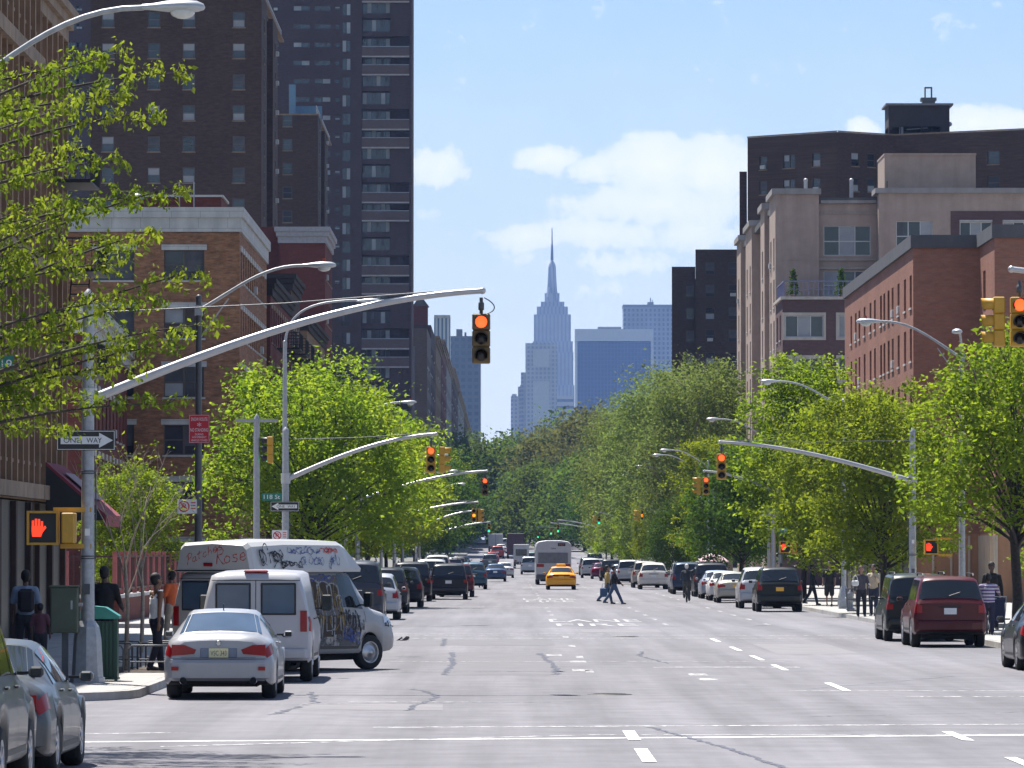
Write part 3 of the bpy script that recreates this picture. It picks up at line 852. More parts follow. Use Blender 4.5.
tw = tower_left('big dark brown brick tower with rows of small windows above the orange building', 408, 40, -33.4, 47.2, (107, 153, 188, 238), 12.5, PZ(26, 408), 12, 4)

tw2 = tower_left('second dark brown brick tower, lower in view between the first tower and the balcony slab', 530, 40, -32, 47.6, (287, 262, 240), 9.62, PZ(128, 530), 10, 4)
sc_ = MB(); sc_.box(-3.1, 2, 47.6, -2.4, 2.1, 51.0); sc_.box(-3.1, 2.1, 47.6, -3.0, 12, 51.0); sc_.box(-3.0, 11.9, 47.6, .0, 12, 49.6)
tw2.part('roof_screen', sc_, pm('blue_netting', (.12, .22, .32), .6))

# ---- tall slab with balconies
Y = 750; s_ = F/Y
b = Bld('balcony_tower', 'very tall purple brown apartment slab with stacked balconies beside the open sky', (PX(411.5, Y), Y))
U = lambda px: (px-411.5)/s_
W = 52.0; fh = 18.33/s_; Htop = 101
wins = []; bal = MB(); rec = []
zrow = lambda k: PZ(66 + 18.33*k, Y)         # floor level of row k
def order(k): return abs(k-9)
rows = list(range(-4, 30))
for k in sorted(rows, key=order):
    z = zrow(k)
    if z < 1 or z > Htop-3: continue
    wins.append((U(346)+W, z+.35, 1.25, 1.75, 'x2'))
    for (px, w_, h_, dz) in ((301, 2.4, .75, 1.05), (322, 2.4, .75, 1.05), (337, .75, .6, 1.1), (275, .9, .7, 1.05), (254, 2.2, .75, 1.05), (78, .9, .75, 1.05), (70, 2.4, .75, 1.05)):
        if px < 100 and k > 4: continue
        if 100 < px < 280 and k > 2: continue
        wins.append((U(px)+W, z+dz, w_, h_, 'x2' if w_ > 1.5 else 'hung'))
bay = [(U(361.5)+W, 2.5, U(408.5)+W, Htop-2)]
holes = [(w_[0]-w_[2]/2, w_[1], w_[0]+w_[2]/2, w_[1]+w_[3]) for w_ in wins]
facade(b.wall, (-W, 0), (1, 0), U(361.5)+W, Htop, holes, .12, 0)
for w_ in wins: b.wins.append((winmesh(w_[2], w_[3], w_[4], M_FRB if w_[2] > 2 else M_FRD, b.rnd.randrange(6), None, None, .12), (w_[0]-W, .12, w_[1]), 0))
xa, xb = U(361.5), U(409)
b.wall.box(xb, 0, 0, 0, 2.0, Htop)                                  # end fin
b.wall.add([(xa, 0, 0), (xa, 1.6, 0), (xa, 1.6, Htop), (xa, 0, Htop)], [(0, 1, 2, 3)])
b.wall.add([(xa, 1.6, 0), (xb, 1.6, 0), (xb, 1.6, Htop), (xa, 1.6, Htop)], [(0, 1, 2, 3)])
b.wall.box(xa, .3, 0, xb, 1.6, 3); b.wall.box(xa, .02, Htop-2, xb, 1.6, Htop)
shell(b.wall, -W, 0, 0, 16, Htop, 0, 'fr'); b.wall.add([(0, 2, 0), (0, 16, 0), (0, 16, Htop), (0, 2, Htop)], [(0, 1, 2, 3)])
fl = MB(); par = []; baywin = []
for k in rows:
    z = zrow(k)
    if z < 3 or z > Htop-3: continue
    bal_ = k % 4 in (0, 1)
    xw = U(390)
    if not bal_:
        fl = MB(); fl.box(xw+.002, .25, z, xb-.002, 1.59, z+fh-.002)                 # closed bay wall
        fl.box(xa+.002, .55, z, xw, 1.59, z+.75); b.part('infill_wall', fl, B_PUR)
    yw = 1.5 if bal_ else .9
    m_ = winmesh(xw-xa-.1, fh-.95, 'x6', M_FRB, (k*7) % 6)
    baywin.append((m_, ((xa+xw)/2, yw, z+.75)))
    if bal_:
        p = MB(); p.box(xa+.003, -.12, z-.2, xb-.003, .05, z+1.12, 0); p.box(xa+.003, -.16, z-.42, xb-.003, 1.58, z-.204, 1)
        p.box(xa+.003, -.14, z+1.122, xb-.003, -.08, z+1.2, 2)
        par.append(p)
M_SLAB = stone('slab_edge', (.34, .3, .3), .1)
for p in par: p.build('balcony', [brick('parapet_brick', (.12, .08, .078), (.1, .068, .066), (.1, .08, .078), .3), M_SLAB, M_STEEL], b.root)
b.wins = [(m_, l_, 0) for m_, l_ in baywin] + b.wins
b.done(B_PUR)
b.part('roof', roofbox(-W, 0, 0, 16, Htop+.5), M_ROOF)

# ---- far row down the left side of the avenue
def plain(name, label, x0, x1, Y, depth, H, mat, wm=None, win=None, cat='building', corn=None, group=None):
    b = Bld(name, label, (x1, Y), cat=cat, group=group); W = x1-x0
    fr, sd_ = win or ((), ())
    b.face((-W, 0), (1, 0), W, H, list(fr)); b.face((0, 0), (0, 1), depth, H, list(sd_)); shell(b.wall, -W, 0, 0, depth, H, 0, 'fr')
    b.done(mat); b.part('roof', roofbox(-W+.1, .1, -.1, depth-.1, H+.2), M_ROOF)
    if corn: b.part('cornice', cornice(-W, 0, 0, depth, H-1.2, H+.1, .7), corn)
    return b
def grid(W, H, pw, ph, w_, h_, z0=3, n=99, st='hung'):
    return [((k+.5)*W/int(W/pw), z0+j*ph, w_, h_, st) for j in range(min(n, int((H-z0-1)/ph))) for k in range(int(W/pw))]
b = plain('apartment_house', 'brown apartment house with a pale blank panel just right of the balcony slab', -19, -12.4, 790, 42, 34.8, brick('grey_brown_brick', (.13, .1, .09), (.11, .085, .075), (.12, .1, .09), .4), win=((), grid(42, 34, 3.5, 3.2, 1.4, 1.9)))
b.part('blank_panel', MB().box(-4.2, -.12, 0, -1.9, -.002, 32), M_CORD)
b.part('stair_house', MB().box(-5.4, 4, 34.5, -3.5, 12, 40), B_BRN)
b = plain('apartment_house', 'brown apartment house with a small gabled roof tower in the far left row', -17, -12.5, 838, 44, 37.0, B_PUR, win=((), grid(44, 36, 3.5, 3.2, 1.4, 1.9)))
gt = MB(); gt.box(-2.9, 2, 36.9, -.6, 7, 40.2); gt.prism([(-3.1, 40.2), (-.4, 40.2), (-1.75, 42)], 1.8, 7.2, 'y', 1); b.part('roof_tower', gt, [B_RED, M_ROOF])
far = [(890, 66, 36.8, B_TAN, 'tan house, third in the far left row'), (960, 80, 38.5, B_RED, 'reddish house, fourth in the far left row'), (1045, 95, 37.5, M_CORD, 'grey house, fifth in the far left row'),
       (1145, 140, 38.8, B_PUR, 'purple grey house, sixth in the far left row'), (1290, 180, 38, M_CORD, 'pale grey house, seventh in the far left row'), (1475, 230, 37.5, B_BRN, 'dark house at the far end of the left row, before the blue slabs')]
for (y, dp, H, m_, lab) in far:
    plain('far_house', lab, -20, -12.4, y, dp, H, m_, win=((), grid(dp, H, 6, 3.4, 2.4, 2)), corn=M_BAND, group='houses in the far left row')
# striped modern tower and blue slab behind them
def pattern_mat(name, wallc, glassc, px, pz, fx, fz, gl=.2, rough=.35):
    m, t = mk(name)
    g = t.n('ShaderNodeTexCoord'); sp = t.n('ShaderNodeSeparateXYZ'); t.l(g.outputs['Object'], sp.inputs[0])
    u = t.math('ADD', sp.outputs[0], sp.outputs[1])
    a = t.math('LESS_THAN', t.math('FRACT', t.math('DIVIDE', u, px)), fx)
    b_ = t.math('LESS_THAN', t.math('FRACT', t.math('DIVIDE', sp.outputs[2], pz)), fz)
    k = t.math('MULTIPLY', a, b_)
    c = t.mix(k, wallc, glassc)
    nz = t.maprange(t.noise(g.outputs['Object'], .04, 3), .3, .7, .85, 1.15)
    vm = t.n('ShaderNodeVectorMath', operation='SCALE'); t.l(c, vm.inputs[0]); t.l(nz, vm.inputs['Scale'])
    p = t.n('ShaderNodeBsdfPrincipled', i={'Roughness': rough}); t.l(vm.outputs[0], p.inputs['Base Color'])
    t.l(t.math('SUBTRACT', .8, t.math('MULTIPLY', k, .55)), p.inputs['Roughness'])
    o = t.n('ShaderNodeOutputMaterial'); t.l(p.outputs[0], o.inputs[0]); return m
def mass(name, label, boxes, mat, loc, extra=(), cat='skyscraper', base='body'):
    """boxes local (x0,y0,z0,x1,y1,z1) ; loc (x,y)"""
    r_ = thing(name, label, cat, (loc[0], loc[1], 0))
    mb = MB()
    for q in boxes: mb.box(*q)
    mb.build(base, mat, r_)
    for (nm, bx, m_) in extra:
        e = MB()
        for q in bx: e.box(*q)
        e.build(nm, m_, r_)
    return r_
Y = 1320; x0, x1 = PX(434, Y), PX(450, Y); H = PZ(318, Y)
mass('striped_tower', 'slim pale tower with vertical blue stripes above the far left row', [(x0, 0, 0, x1, 12, H)], pattern_mat('stripes', (.5, .52, .55), (.1, .16, .25), 1.0, 50, .45, 1), (0, Y),
     [('parapet', [(x0, -.2, H, x1, 12, H+.8)], M_CORN)])
Y = 2500; x0, x1 = PX(448, Y), PX(480.5, Y); H = PZ(336, Y)
mass('blue_slab', 'plain blue grey slab tower with open sky to its right, behind the far left row', [(x0, 0, 0, x1, 40, H)], pattern_mat('slabgrid', (.13, .15, .2), (.07, .1, .16), 3.2, 3.3, .6, .55), (0, Y),
     [('roof_plant', [(x0+4, 3, H, x0+7, 10, H+3.5), (x0+8, 4, H, x0+9, 6, H+2)], M_CORD)])

# ---- distant skyline
Y = 6900; k = Y/F; X_ = lambda px: (px-507)*k; Z_ = lambda py: CH+(552-py)*k
esb = pattern_mat('limestone_windows', (.36, .36, .37), (.22, .23, .27), 5.2, 7, .42, 1)
bx = []
def bpx(x0, x1, yt, d0=0, d1=40, yb=None): bx.append((X_(x0), d0, 0 if yb is None else Z_(yb), X_(x1), d1, Z_(yt)))
bpx(513, 578, 400, 0, 70); bpx(520, 574.5, 385, 3, 66); bpx(526, 573.5, 352, 6, 60); bpx(532.8, 573, 341, 8, 57); bpx(534, 571, 314, 10, 55); bpx(537, 568, 306, 13, 50)
bpx(541, 564.5, 301, 16, 46)
r_ = mass('art_deco_skyscraper', 'very tall hazy blue stepped skyscraper with a needle spire in the middle of the view', bx, esb, (0, Y))
mb = MB(); cx = X_(552.3); cy = 31
prof = [(7.5*k, Z_(301)), (6.6*k, Z_(296)), (5.2*k, Z_(290)), (4.6*k, Z_(281)), (4.1*k, Z_(272)), (3.9*k, Z_(266)), (3.3*k, Z_(263)), (2.4*k, Z_(261)), (1.4*k, Z_(259.5)), (.01, Z_(259))]
mb.lathe(prof, (cx, cy, 0), 'z', 12)
for a in range(4):
    th = a*PI/2; c_, s2 = math.cos(th), math.sin(th)
    n0 = len(mb.v); mb.box(5.5, -2.2, Z_(301), 10, 2.2, Z_(292)); mb.xform(Matrix.Translation((cx, cy, 0)) @ Matrix.Rotation(th, 4, 'Z'), n0)
mb.build('mooring_mast', esb, r_)
mb = MB(); mb.tube([(cx, cy, Z_(259)), (cx, cy, Z_(243)), (cx, cy, Z_(242.9)), (cx, cy, Z_(226))], [2.1, 1.5, 1.0, .5], 8); mb.build('spire', M_STEELD, r_)
Y = 5000; k = Y/F
g1 = pattern_mat('grid_stone', (.38, .37, .37), (.2, .21, .25), 4, 4.2, .55, .6)
r_ = mass('pale_office_tower', 'pale gridded office block in front of the stepped skyscraper', [(X_(525.5), 0, 0, X_(557), 40, Z_(343))], g1, (0, Y),
     [('blank_bay', [(X_(533), -1, 0, X_(549.5), 0, Z_(381)), (X_(533), -1, Z_(367), X_(549.5), 0, Z_(349))], M_CORN), ('low_wing', [(X_(521), 10, 0, X_(525.4), 40, Z_(372)), (X_(518), 20, 0, X_(520.9), 50, Z_(386))], g1)])
mass('low_pale_block', 'low pale gridded block at the left foot of the hazy office tower', [(X_(511), 0, 0, X_(519), 30, Z_(390)), (X_(512), 5, Z_(390), X_(517), 20, Z_(387.5))], g1, (0, 5200))
mass('low_striped_block', 'low block with dark bands between the office tower and the blue glass slab', [(X_(557.2), 0, 0, X_(575.5), 30, Z_(391))], pattern_mat('bandblock', (.42, .42, .43), (.08, .1, .14), 300, 7, 1, .4), (0, 5150))
Y = 5300; k = Y/F
gx = pattern_mat('blue_glass_wall', (.03, .06, .15), (.015, .038, .12), 3.5, 4.2, .7, .8, rough=.2)
r_ = mass('glass_slab', 'wide dark blue glass slab in a pale frame, right of the stepped skyscraper', [(X_(577.5), 0, 0, X_(651), 45, Z_(342))], gx, (0, Y),
     [('frame', [(X_(575), -2, 0, X_(577.4), 45, Z_(341.2)), (X_(651.1), -2, 0, X_(653.5), 45, Z_(341.2)), (X_(575), -2, Z_(341.1), X_(653.5), 45, Z_(329))], stone('white_stone_far', (.5, .5, .5), .08)),
      ('roof_plant', [(X_(598), 5, Z_(329), X_(621.5), 30, Z_(326.5))], M_CORD)])
Y = 5900; k = Y/F
g2 = pattern_mat('dark_grid_tower', (.27, .28, .31), (.08, .1, .14), 5, 5.5, .5, .62)
r_ = mass('blue_grid_tower', 'hazy blue gridded tower with an antenna behind the glass slab', [(X_(623.5), 0, 0, X_(674), 50, Z_(307))], g2, (0, Y),
     [('parapet', [(X_(623), -1, Z_(306.9), X_(674), 50, Z_(304.5))], M_CORD), ('penthouse', [(X_(648), 10, Z_(304.5), X_(654), 30, Z_(301.5))], M_CORD)])
mb = MB(); mb.tube([(X_(651), 15, Z_(302)), (X_(651), 15, Z_(297))], .7, 6); mb.tube([(X_(653), 15, Z_(302)), (X_(653), 15, Z_(299))], .5, 6); mb.build('antenna', M_STEEL, r_)

# ---- right side: pink brick apartment house
b = Bld('pink_brick_building', 'pink brick apartment house with dark grey roof band and narrow windows on the right', (18.5, 232))
RZ = [PZ(306, 232)-.02-2.44*k for k in range(5)]
Yc = [233.4, 236.8, 240.7, 244.4, 247, 249.8, 252, 256.2, 259.3, 263.6, 267.5, 270.2, 273.8]
wins = [(279-y, z, 1.25, 1.5, 'hung') for y in Yc for z in RZ]
b.face((0, 47), (0, -1), 47, 16.2, wins, depth=.22, sill=M_LINT)
b.face((0, 0), (1, 0), 3.0, 16.2, [], z0=3.2)
b.face((3.0, 0), (0, -1), 7.4, 16.2, [(2.6, z, 1.2, 1.5, 'hung') for z in RZ], depth=.22, sill=M_LINT, z0=3.2)
b.face((3.0, -7.4), (1, 0), 18, 16.2, [(4+k*3, z, 1.3, 1.5, 'hung') for k in range(5) for z in RZ], depth=.22, sill=M_LINT, z0=3.2)
b.wall.add([(0, 47, 0), (21, 47, 0), (21, 47, 16.2), (0, 47, 16.2)], [(3, 2, 1, 0)]); b.wall.add([(21, 47, 0), (21, -7.4, 0), (21, -7.4, 16.2), (21, 47, 16.2)], [(3, 2, 1, 0)])
b.done(B_PNK)
bd = MB(); z0, z1 = 16.201, 16.8
bd.box(-.12, -.12, z0, .2, 47, z1); bd.box(.2, -.12, z0, 3.0-.121, .2, z1); bd.box(3.0-.12, -7.52, z0, 3.2, .2, z1-.002); bd.box(3.2, -7.52, z0, 21, -7.2, z1-.002)
b.part('roof_band', bd, stone('dark_roof_band', (.085, .085, .095), .12)); b.part('roof', MB().box(.1, .1, 16.0, 20.9, 46.9, 16.3).box(3.1, -7.3, 16.0, 20.9, .09, 16.3), M_ROOF)
sh = MB(); T = 0
def tanbase(o, d, W):
    nx, ny = d[1], -d[0]
    facade(sh, o, d, W, 3.19, [], 0, 0)
    k = 0.0
    while k < W:
        a = (o[0]+d[0]*k+nx*.003, o[1]+d[1]*k+ny*.003); c_ = (o[0]+d[0]*(k+.1)+nx*.07, o[1]+d[1]*(k+.1)+ny*.07)
        sh.box(a[0], a[1], 0.02, c_[0], c_[1], 3.1, 1); k += .82
tanbase((0, 0), (1, 0), 3.0); tanbase((3.0, 0), (0, -1), 7.4); tanbase((3.0, -7.4), (1, 0), 18)
b.part('ground_floor_wall', sh, [stone('tan_render', (.34, .18, .1), .1), stone('pale_strip', (.45, .38, .3), .1)])

q = MB(); q.box(-.1, 1, .01, -.003, 46, 3.0)
for k in range(12): q.box(-.14, 1+k*3.9, .01, -.101, 1.3+k*3.9, 3.0, 1)
q.box(-.5, 1, 3.0, -.003, 46, 3.3, 1)
b.part('shopfront', q, [M_SHOP, stone('dark_pier', (.05, .03, .025), .3)])
# ---- beige building with bays
b = Bld('beige_building', 'beige apartment house with brown lower floors, projecting bays and a planted roof terrace', (18.5, 351))
X9 = lambda px, Y=351: PX(px, Y)-18.5
fz = [PZ(262, 355)-.4-2.87*k for k in range(9)]
# front of the corner bay, window bay section, right section
b.face((0, 0), (1, 0), X9(819.5), 27.1, [], z0=0)
xw0, xw1 = X9(819.5), X9(878)
bw = MB()
b.face((xw0, .4), (1, 0), xw1-xw0, 26.4, [(X9(848)-xw0, PZ(255, 351), 3.25, PZ(225, 351)-PZ(255, 351), 'g3', dict(frame=M_FRW)), (X9(848)-xw0, PZ(298, 351), 3.25, 1.9, 'g3', dict(frame=M_FRW))], depth=.12)
xr = X9(1050)
b.face((xw1, -1.2), (1, 0), xr-xw1, 27.0, [(X9(915, 349.8)-xw1, PZ(250, 350), 2.5, 2.0, 'g3', dict(frame=M_FRW)), (X9(975)-xw1, PZ(240, 350), 2.2, 1.25, 'x3', dict(frame=M_FRW)), (X9(1018)-xw1, PZ(240, 350), 2.2, 1.25, 'x3', dict(frame=M_FRW)),
        (X9(915)-xw1, PZ(290, 350), 2.5, 2.0, 'g3', dict(frame=M_FRW))], depth=.12)
b.wall.box(xw1+.0, -1.199, 0, xw1+.2, .5, 26.99)
# avenue side wall and bays
b.face((.7, 59), (0, -1), 59, 26.9, [(y, z, 1.6, 1.9, 'hung') for y in (18, 29.5, 34.5, 47.5, 52) for z in fz], depth=.12, sill=M_LINT)
for (a, c_) in ((0, 8), (15, 20.6), (34, 43.8), (52, 59)):
    L = c_-a
    b.face((0, c_), (0, -1), L, 27.0, [(L*q, z, 1.5, 1.95, 'hung') for q in ((.25, .75) if L > 7.5 else (.5,)) for z in fz], depth=.15, sill=M_LINT)
    if a: b.face((0, a), (1, 0), .7, 27.0, [])
    b.wall.add([(0, c_, 0), (.7, c_, 0), (.7, c_, 27), (0, c_, 27)], [(3, 2, 1, 0)])
b.wall.add([(.7, 59, 0), (xr, 59, 0), (xr, 59, 26.9), (.7, 59, 26.9)], [(3, 2, 1, 0)]); b.wall.add([(xr, 59, 0), (xr, -1.2, 0), (xr, -1.2, 26.9), (xr, 59, 26.9)], [(3, 2, 1, 0)])
# side walls of the window bay
b.done(B_BEI)
cp = MB()
for (a, c_) in ((15, 20.6), (34, 43.8), (52, 59)): cp.box(-.22, a-.25, 27.0, 1.1, c_+.1, 27.42)
cp.box(-.25, -.25, 27.0, X9(821.5), 8.1, 27.4); cp.box(xw0+.14, .15, 26.4, xw1-.05, 1, 26.62); cp.box(xw1-.25, -1.45, 27.0, xr, -.6, 27.35); cp.box(xw1-.25, -.6, 27.0, xw1+.3, 2, 27.351)
b.part('cornice', cp, stone('beige_coping', (.27, .25, .24), .1))
tr = MB()
for z in (PZ(259, 351), PZ(267.5, 351)): tr.box(xw0+.02, .25, z-.08, xw1-.01, .398, z+.08)
for k in range(14): tr.box(xw0+.1+k*.29, .3, 25.65, xw0+.27+k*.29, .397, 25.8)
tr.box(.02, -.03, PZ(260, 351), xw0, -.002, PZ(259.4, 351))
b.part('string_course', tr, stone('beige_trim', (.33, .29, .25), .1))
b.part('roof', MB().box(.2, .2, 26.4, xr-.2, 58.8, 26.8), M_ROOF)
ph = MB(); ph.box(X9(888), 2.5, 26.8, X9(980), 9, PZ(154, 353)); ph.box(X9(887.5), 2.4, PZ(154, 353), X9(980.5), 9.1, PZ(153, 353)+.06); ph.box(X9(890), 2.3, 27.0, X9(890.7), 2.4, 28.1, 1)
b.part('penthouse', ph, [B_BEI, M_BLK])
bb = MB(); zt_, zb_ = PZ(240, 350)+1.27, PZ(240, 350)-.02; e_ = [X9(950)]
for px in (975, 1018): e_ += [X9(px)-1.13, X9(px)+1.13]
e_.append(xr); bb.box(X9(950), -1.26, zt_+.12, xr, -1.203, PZ(211, 350)); bb.box(X9(950), -1.26, PZ(262, 350), xr, -1.203, zb_-.001)
for i in range(0, len(e_), 2): bb.box(e_[i], -1.26, zb_, e_[i+1], -1.203, zt_+.119)
for px in (975, 1018): bb.box(X9(px)-1.128, -1.3, zt_, X9(px)+1.128, -1.203, zt_+.118, 1)
b.part('brown_band', bb, [B_BRC, M_LINT])
for px, yt in ((808, 180), (854, 180)):
    v_ = MB(); v_.tube([(X9(px), 2, 26.5), (X9(px), 2, PZ(yt, 353))], .13, 8); v_.ball((X9(px), 2, PZ(yt, 353)), .16, 8); b.part('vent_pipe', v_, M_STEEL)
# brown lower block with terrace
lw = MB(); holes = []; wl = []
for j in range(6):
    z = PZ(337, 342)-2.87*j
    for px in (804.5, 858): wl.append((X9(px, 342)+.0, z, 2.55, 1.45))
facade(lw, (0, -9), (1, 0), 8.0, 19.3, [(x-w_/2, z, x+w_/2, z+h_) for x, z, w_, h_ in wl], .14)
sidew = [(2.3, z-.1, 1.3, 1.7) for _, z, _, _ in wl[::2]] + [(6, z-.1, 1.3, 1.7) for _, z, _, _ in wl[::2]]
facade(lw, (0, -.01), (0, -1), 8.99, 19.3, [(x-w_/2, z, x+w_/2, z+h_) for x, z, w_, h_ in sidew], .14)
lw.add([(8, -9, 0), (8, 0, 0), (8, 0, 19.3), (8, -9, 19.3)], [(0, 1, 2, 3)]); lw.add([(0, -9, 19.3), (8, -9, 19.3), (8, 0, 19.3), (0, 0, 19.3)], [(0, 1, 2, 3)])
b.part('lower_block', lw, B_BRC)
for x, z, w_, h_ in wl: link('window', winmesh(w_, h_, 'x3', M_FRW, int(x+z) % 6, depth=.14), b.root, (x, -9+.14, z))
for x, z, w_, h_ in sidew: link('window', winmesh(w_, h_, 'hung', M_FRD, int(x+z) % 6, M_LINT, None, .14), b.root, (.14, -x, z), -PI/2)
sr = MB()
for x, z, w_, h_ in wl:
    for q in ((x-w_/2-.18, z-.2, x+w_/2+.18, z-.003), (x-w_/2-.18, z+h_+.003, x+w_/2+.18, z+h_+.2), (x-w_/2-.18, z-.002, x-w_/2-.003, z+h_+.002), (x+w_/2+.003, z-.002, x+w_/2+.18, z+h_+.002)):
        sr.box(q[0], -9.05, q[1], q[2], -8.99, q[3])
sr.box(-.15, -9.15, 19.3, 8, -8.8, 19.5); sr.box(-.15, -8.8, 19.3, .15, 0, 19.5)
b.part('window_surround', sr, stone('pale_surround', (.42, .37, .33), .1))
rl = MB()
for k in range(24): rl.box(.1+k*.33, -8.95, 19.5, .135+k*.33, -8.915, 20.5)
rl.box(.08, -8.96, 20.5, 8, -8.9, 20.58); rl.box(.08, -8.96, 19.98, 8, -8.92, 20.02)
for k in range(24): rl.box(.08, -8.9+k*.36, 19.5, .115, -8.87+k*.36, 20.5)
rl.box(.06, -8.9, 20.5, .12, -.1, 20.58)
b.part('terrace_railing', rl, pm('blue_grey_railing', (.16, .17, .28), .5, .2, .1))

# ---- dark brown towers on the right
b = Bld('dark_brown_tower', 'big dark brown brick tower with a tank house on its roof behind the beige building', (24.2, 512))
H = 43.85
P4 = [(0, 0), (PX(838, 504.6)-24.2, -7.4), (PX(895, 509)-24.2, -3), (PX(1060, 500)-24.2, -12)]
segw = {0: [(766, .95), (791, 1.5), (817, 1.0)], 1: [(856, 1.0), (873, 1.0)], 2: [(992, 1.3), (925, 1.1), (1035, 1.1)]}
zr = [PZ(168.5, 508)-2.5*k for k in range(7)]
for i in range(3):
    a, c_ = Vector(P4[i]), Vector(P4[i+1]); L = (c_-a).length; d = (c_-a)/L
    ws = []
    for px, w_ in segw[i]:
        xx = PX(px, 506)-24.2; uu = (xx-a.x)/d.x
        for z in zr: ws.append((uu, z, w_, 1.35, 'pair' if w_ > 1.4 else 'hung'))
    b.face(tuple(a), tuple(d), L, H, ws, depth=.12, frame=M_FRB, sill=M_BAND)
b.wall.prism([(-.75, 1.5), (0, 1.5), (0, 3)], 0, PZ(172, 513), 'z'); b.wall.box(1.3, 20, 0, P4[3][0], 20.2, H); b.wall.add([(1.3, 20, 0), (0, 0, 0), (0, 0, H), (1.3, 20, H)], [(0, 1, 2, 3)])
b.done(B_BRN)
rf = MB(); rf.add([(p[0], p[1]+.05, H-.05) for p in P4] + [(P4[3][0], 20, H-.05), (1.3, 20, H-.05)], [tuple(range(6))])
b.part('roof', rf, M_ROOF)
cp = MB()
for i in range(3):
    a, c_ = Vector(P4[i]), Vector(P4[i+1]); d = (c_-a).normalized(); n_ = Vector((d.y, -d.x))*.08
    cp.add([(a.x+n_.x, a.y+n_.y, H), (c_.x+n_.x, c_.y+n_.y, H), (c_.x+n_.x, c_.y+n_.y, H+.15), (a.x+n_.x, a.y+n_.y, H+.15), (a.x-4*n_.x, a.y-4*n_.y, H+.15), (c_.x-4*n_.x, c_.y-4*n_.y, H+.15)], [(0, 1, 2, 3), (3, 2, 5, 4)])
b.part('coping', cp, M_BAND)
th = thing('tank_house', 'black open sided tank house with flat overhanging roof standing on the dark brown tower', 'tank house', (PX(918, 512), 512, H-.05)); 
w_ = 3.05
q = MB(); q.box(-w_, -2.5, 1.15, w_, 2.5, 3.25); q.box(-w_, -2.5, 0, -w_+.25, -2.2, 1.15); q.box(w_-.9, -2.5, 0, w_, 2.5, 1.15); q.box(-w_, 2.2, 0, w_, 2.5, 1.15)
for x in (-1.9, .2, 1.2): q.box(x, -2.45, 0, x+.12, -2.3, 1.15)
q.build('wall', B_BRN if False else pm('soot_brick', (.03, .022, .024), .8, 0, .2, 3), th)
MB().box(-w_-.3, -2.9, 3.25, w_+.35, 2.9, 3.45).build('roof', M_CORD, th)
q = MB(); q.tube([(-1.7, -1.8, 0), (-1.7, -1.8, 1.15)], .2, 8); q.tube([(-1.2, -1.8, .9), (.9, -1.8, 1.05)], .07, 6); q.ball((w_+.15, -1, 1.5), .25, 8); q.build('pipe', M_STEEL, th)
q = MB(); q.box(.5, -.8, 3.45, 1.75, .6, 3.9); q.box(.35, -.9, 3.9, 1.9, .7, 4.2); q.box(.75, -.5, 4.2, .85, .3, 5.2); q.box(1.4, -.5, 4.2, 1.5, .3, 5.2); q.box(.75, -.5, 5.2, 1.5, .3, 5.3); q.build('vent', M_STEELD, th)

b = Bld('dark_brown_block', 'dark brown brick block with a stepped top, left of the beige building', (PX(672, 580), 580))
W1 = PX(695.5, 580)-PX(672, 580)
zr = [PZ(279, 580)-2.56*k for k in range(8)]
b.face((0, 0), (1, 0), W1, PZ(271, 580), [(W1*.78, z-2.56, .95, 1.35, 'hung') for z in zr], depth=.12, frame=M_FRB)
b.face((W1, -.6), (1, 0), 8, PZ(254, 580), [(PX(px, 580)-PX(672, 580)-W1, z, 1.05, 1.4, 'hung') for px in (710, 733) for z in zr], depth=.12, frame=M_FRB)
b.wall.add([(.9, 20, 0), (0, 0, 0), (0, 0, PZ(271, 580)), (.9, 20, PZ(271, 580))], [(0, 1, 2, 3)]); b.wall.add([(W1+1, 20, 0), (W1, -.6, 0), (W1, -.6, PZ(254, 580)), (W1+1, 20, PZ(254, 580))], [(0, 1, 2, 3)])
b.wall.box(.9, 20, 0, W1+8, 20.2, 34); b.wall.box(W1+7.8, -.59, 0, W1+8, 20, 34)
b.done(B_BRN)
b.part('roof', MB().box(1.0, .1, 33, W1-.02, 19.9, 33.8).box(W1+1.2, -.4, 35, W1+7.9, 19.9, 35.6), M_ROOF)
# ------------------------------------------------------------ street furniture
SG = .139      # pavement height
def bez(a, b, c, d, n=12):
    out = []
    for i in range(n+1):
        t_ = i/n; q = 1-t_
        out.append(Vector(a)*q**3 + Vector(b)*3*q*q*t_ + Vector(c)*3*q*t_*t_ + Vector(d)*t_**3)
    return out
_L = {}
def lamp_head_mesh():
    mb = MB()
    # cobra head, pointing +X, origin at arm end
    n = 10; secs = [(0, .045, .045), (.08, .05, .05), (.16, .09, .06), (.3, .14, .085), (.5, .16, .1), (.68, .145, .085), (.76, .08, .05), (.78, .01, .01)]
    v = []; f = []
    for (x, w_, h_) in secs:
        for k in range(n):
            a = 2*PI*k/n; v.append((x, math.cos(a)*w_, math.sin(a)*h_*(1.0 if math.sin(a) > 0 else .6)))
    for i in range(len(secs)-1):
        for k in range(n):
            a = i*n+k; c_ = i*n+(k+1) % n; f.append((a, a+n, c_+n, c_))
    mb.add(v, f, 0, True)
    return mb
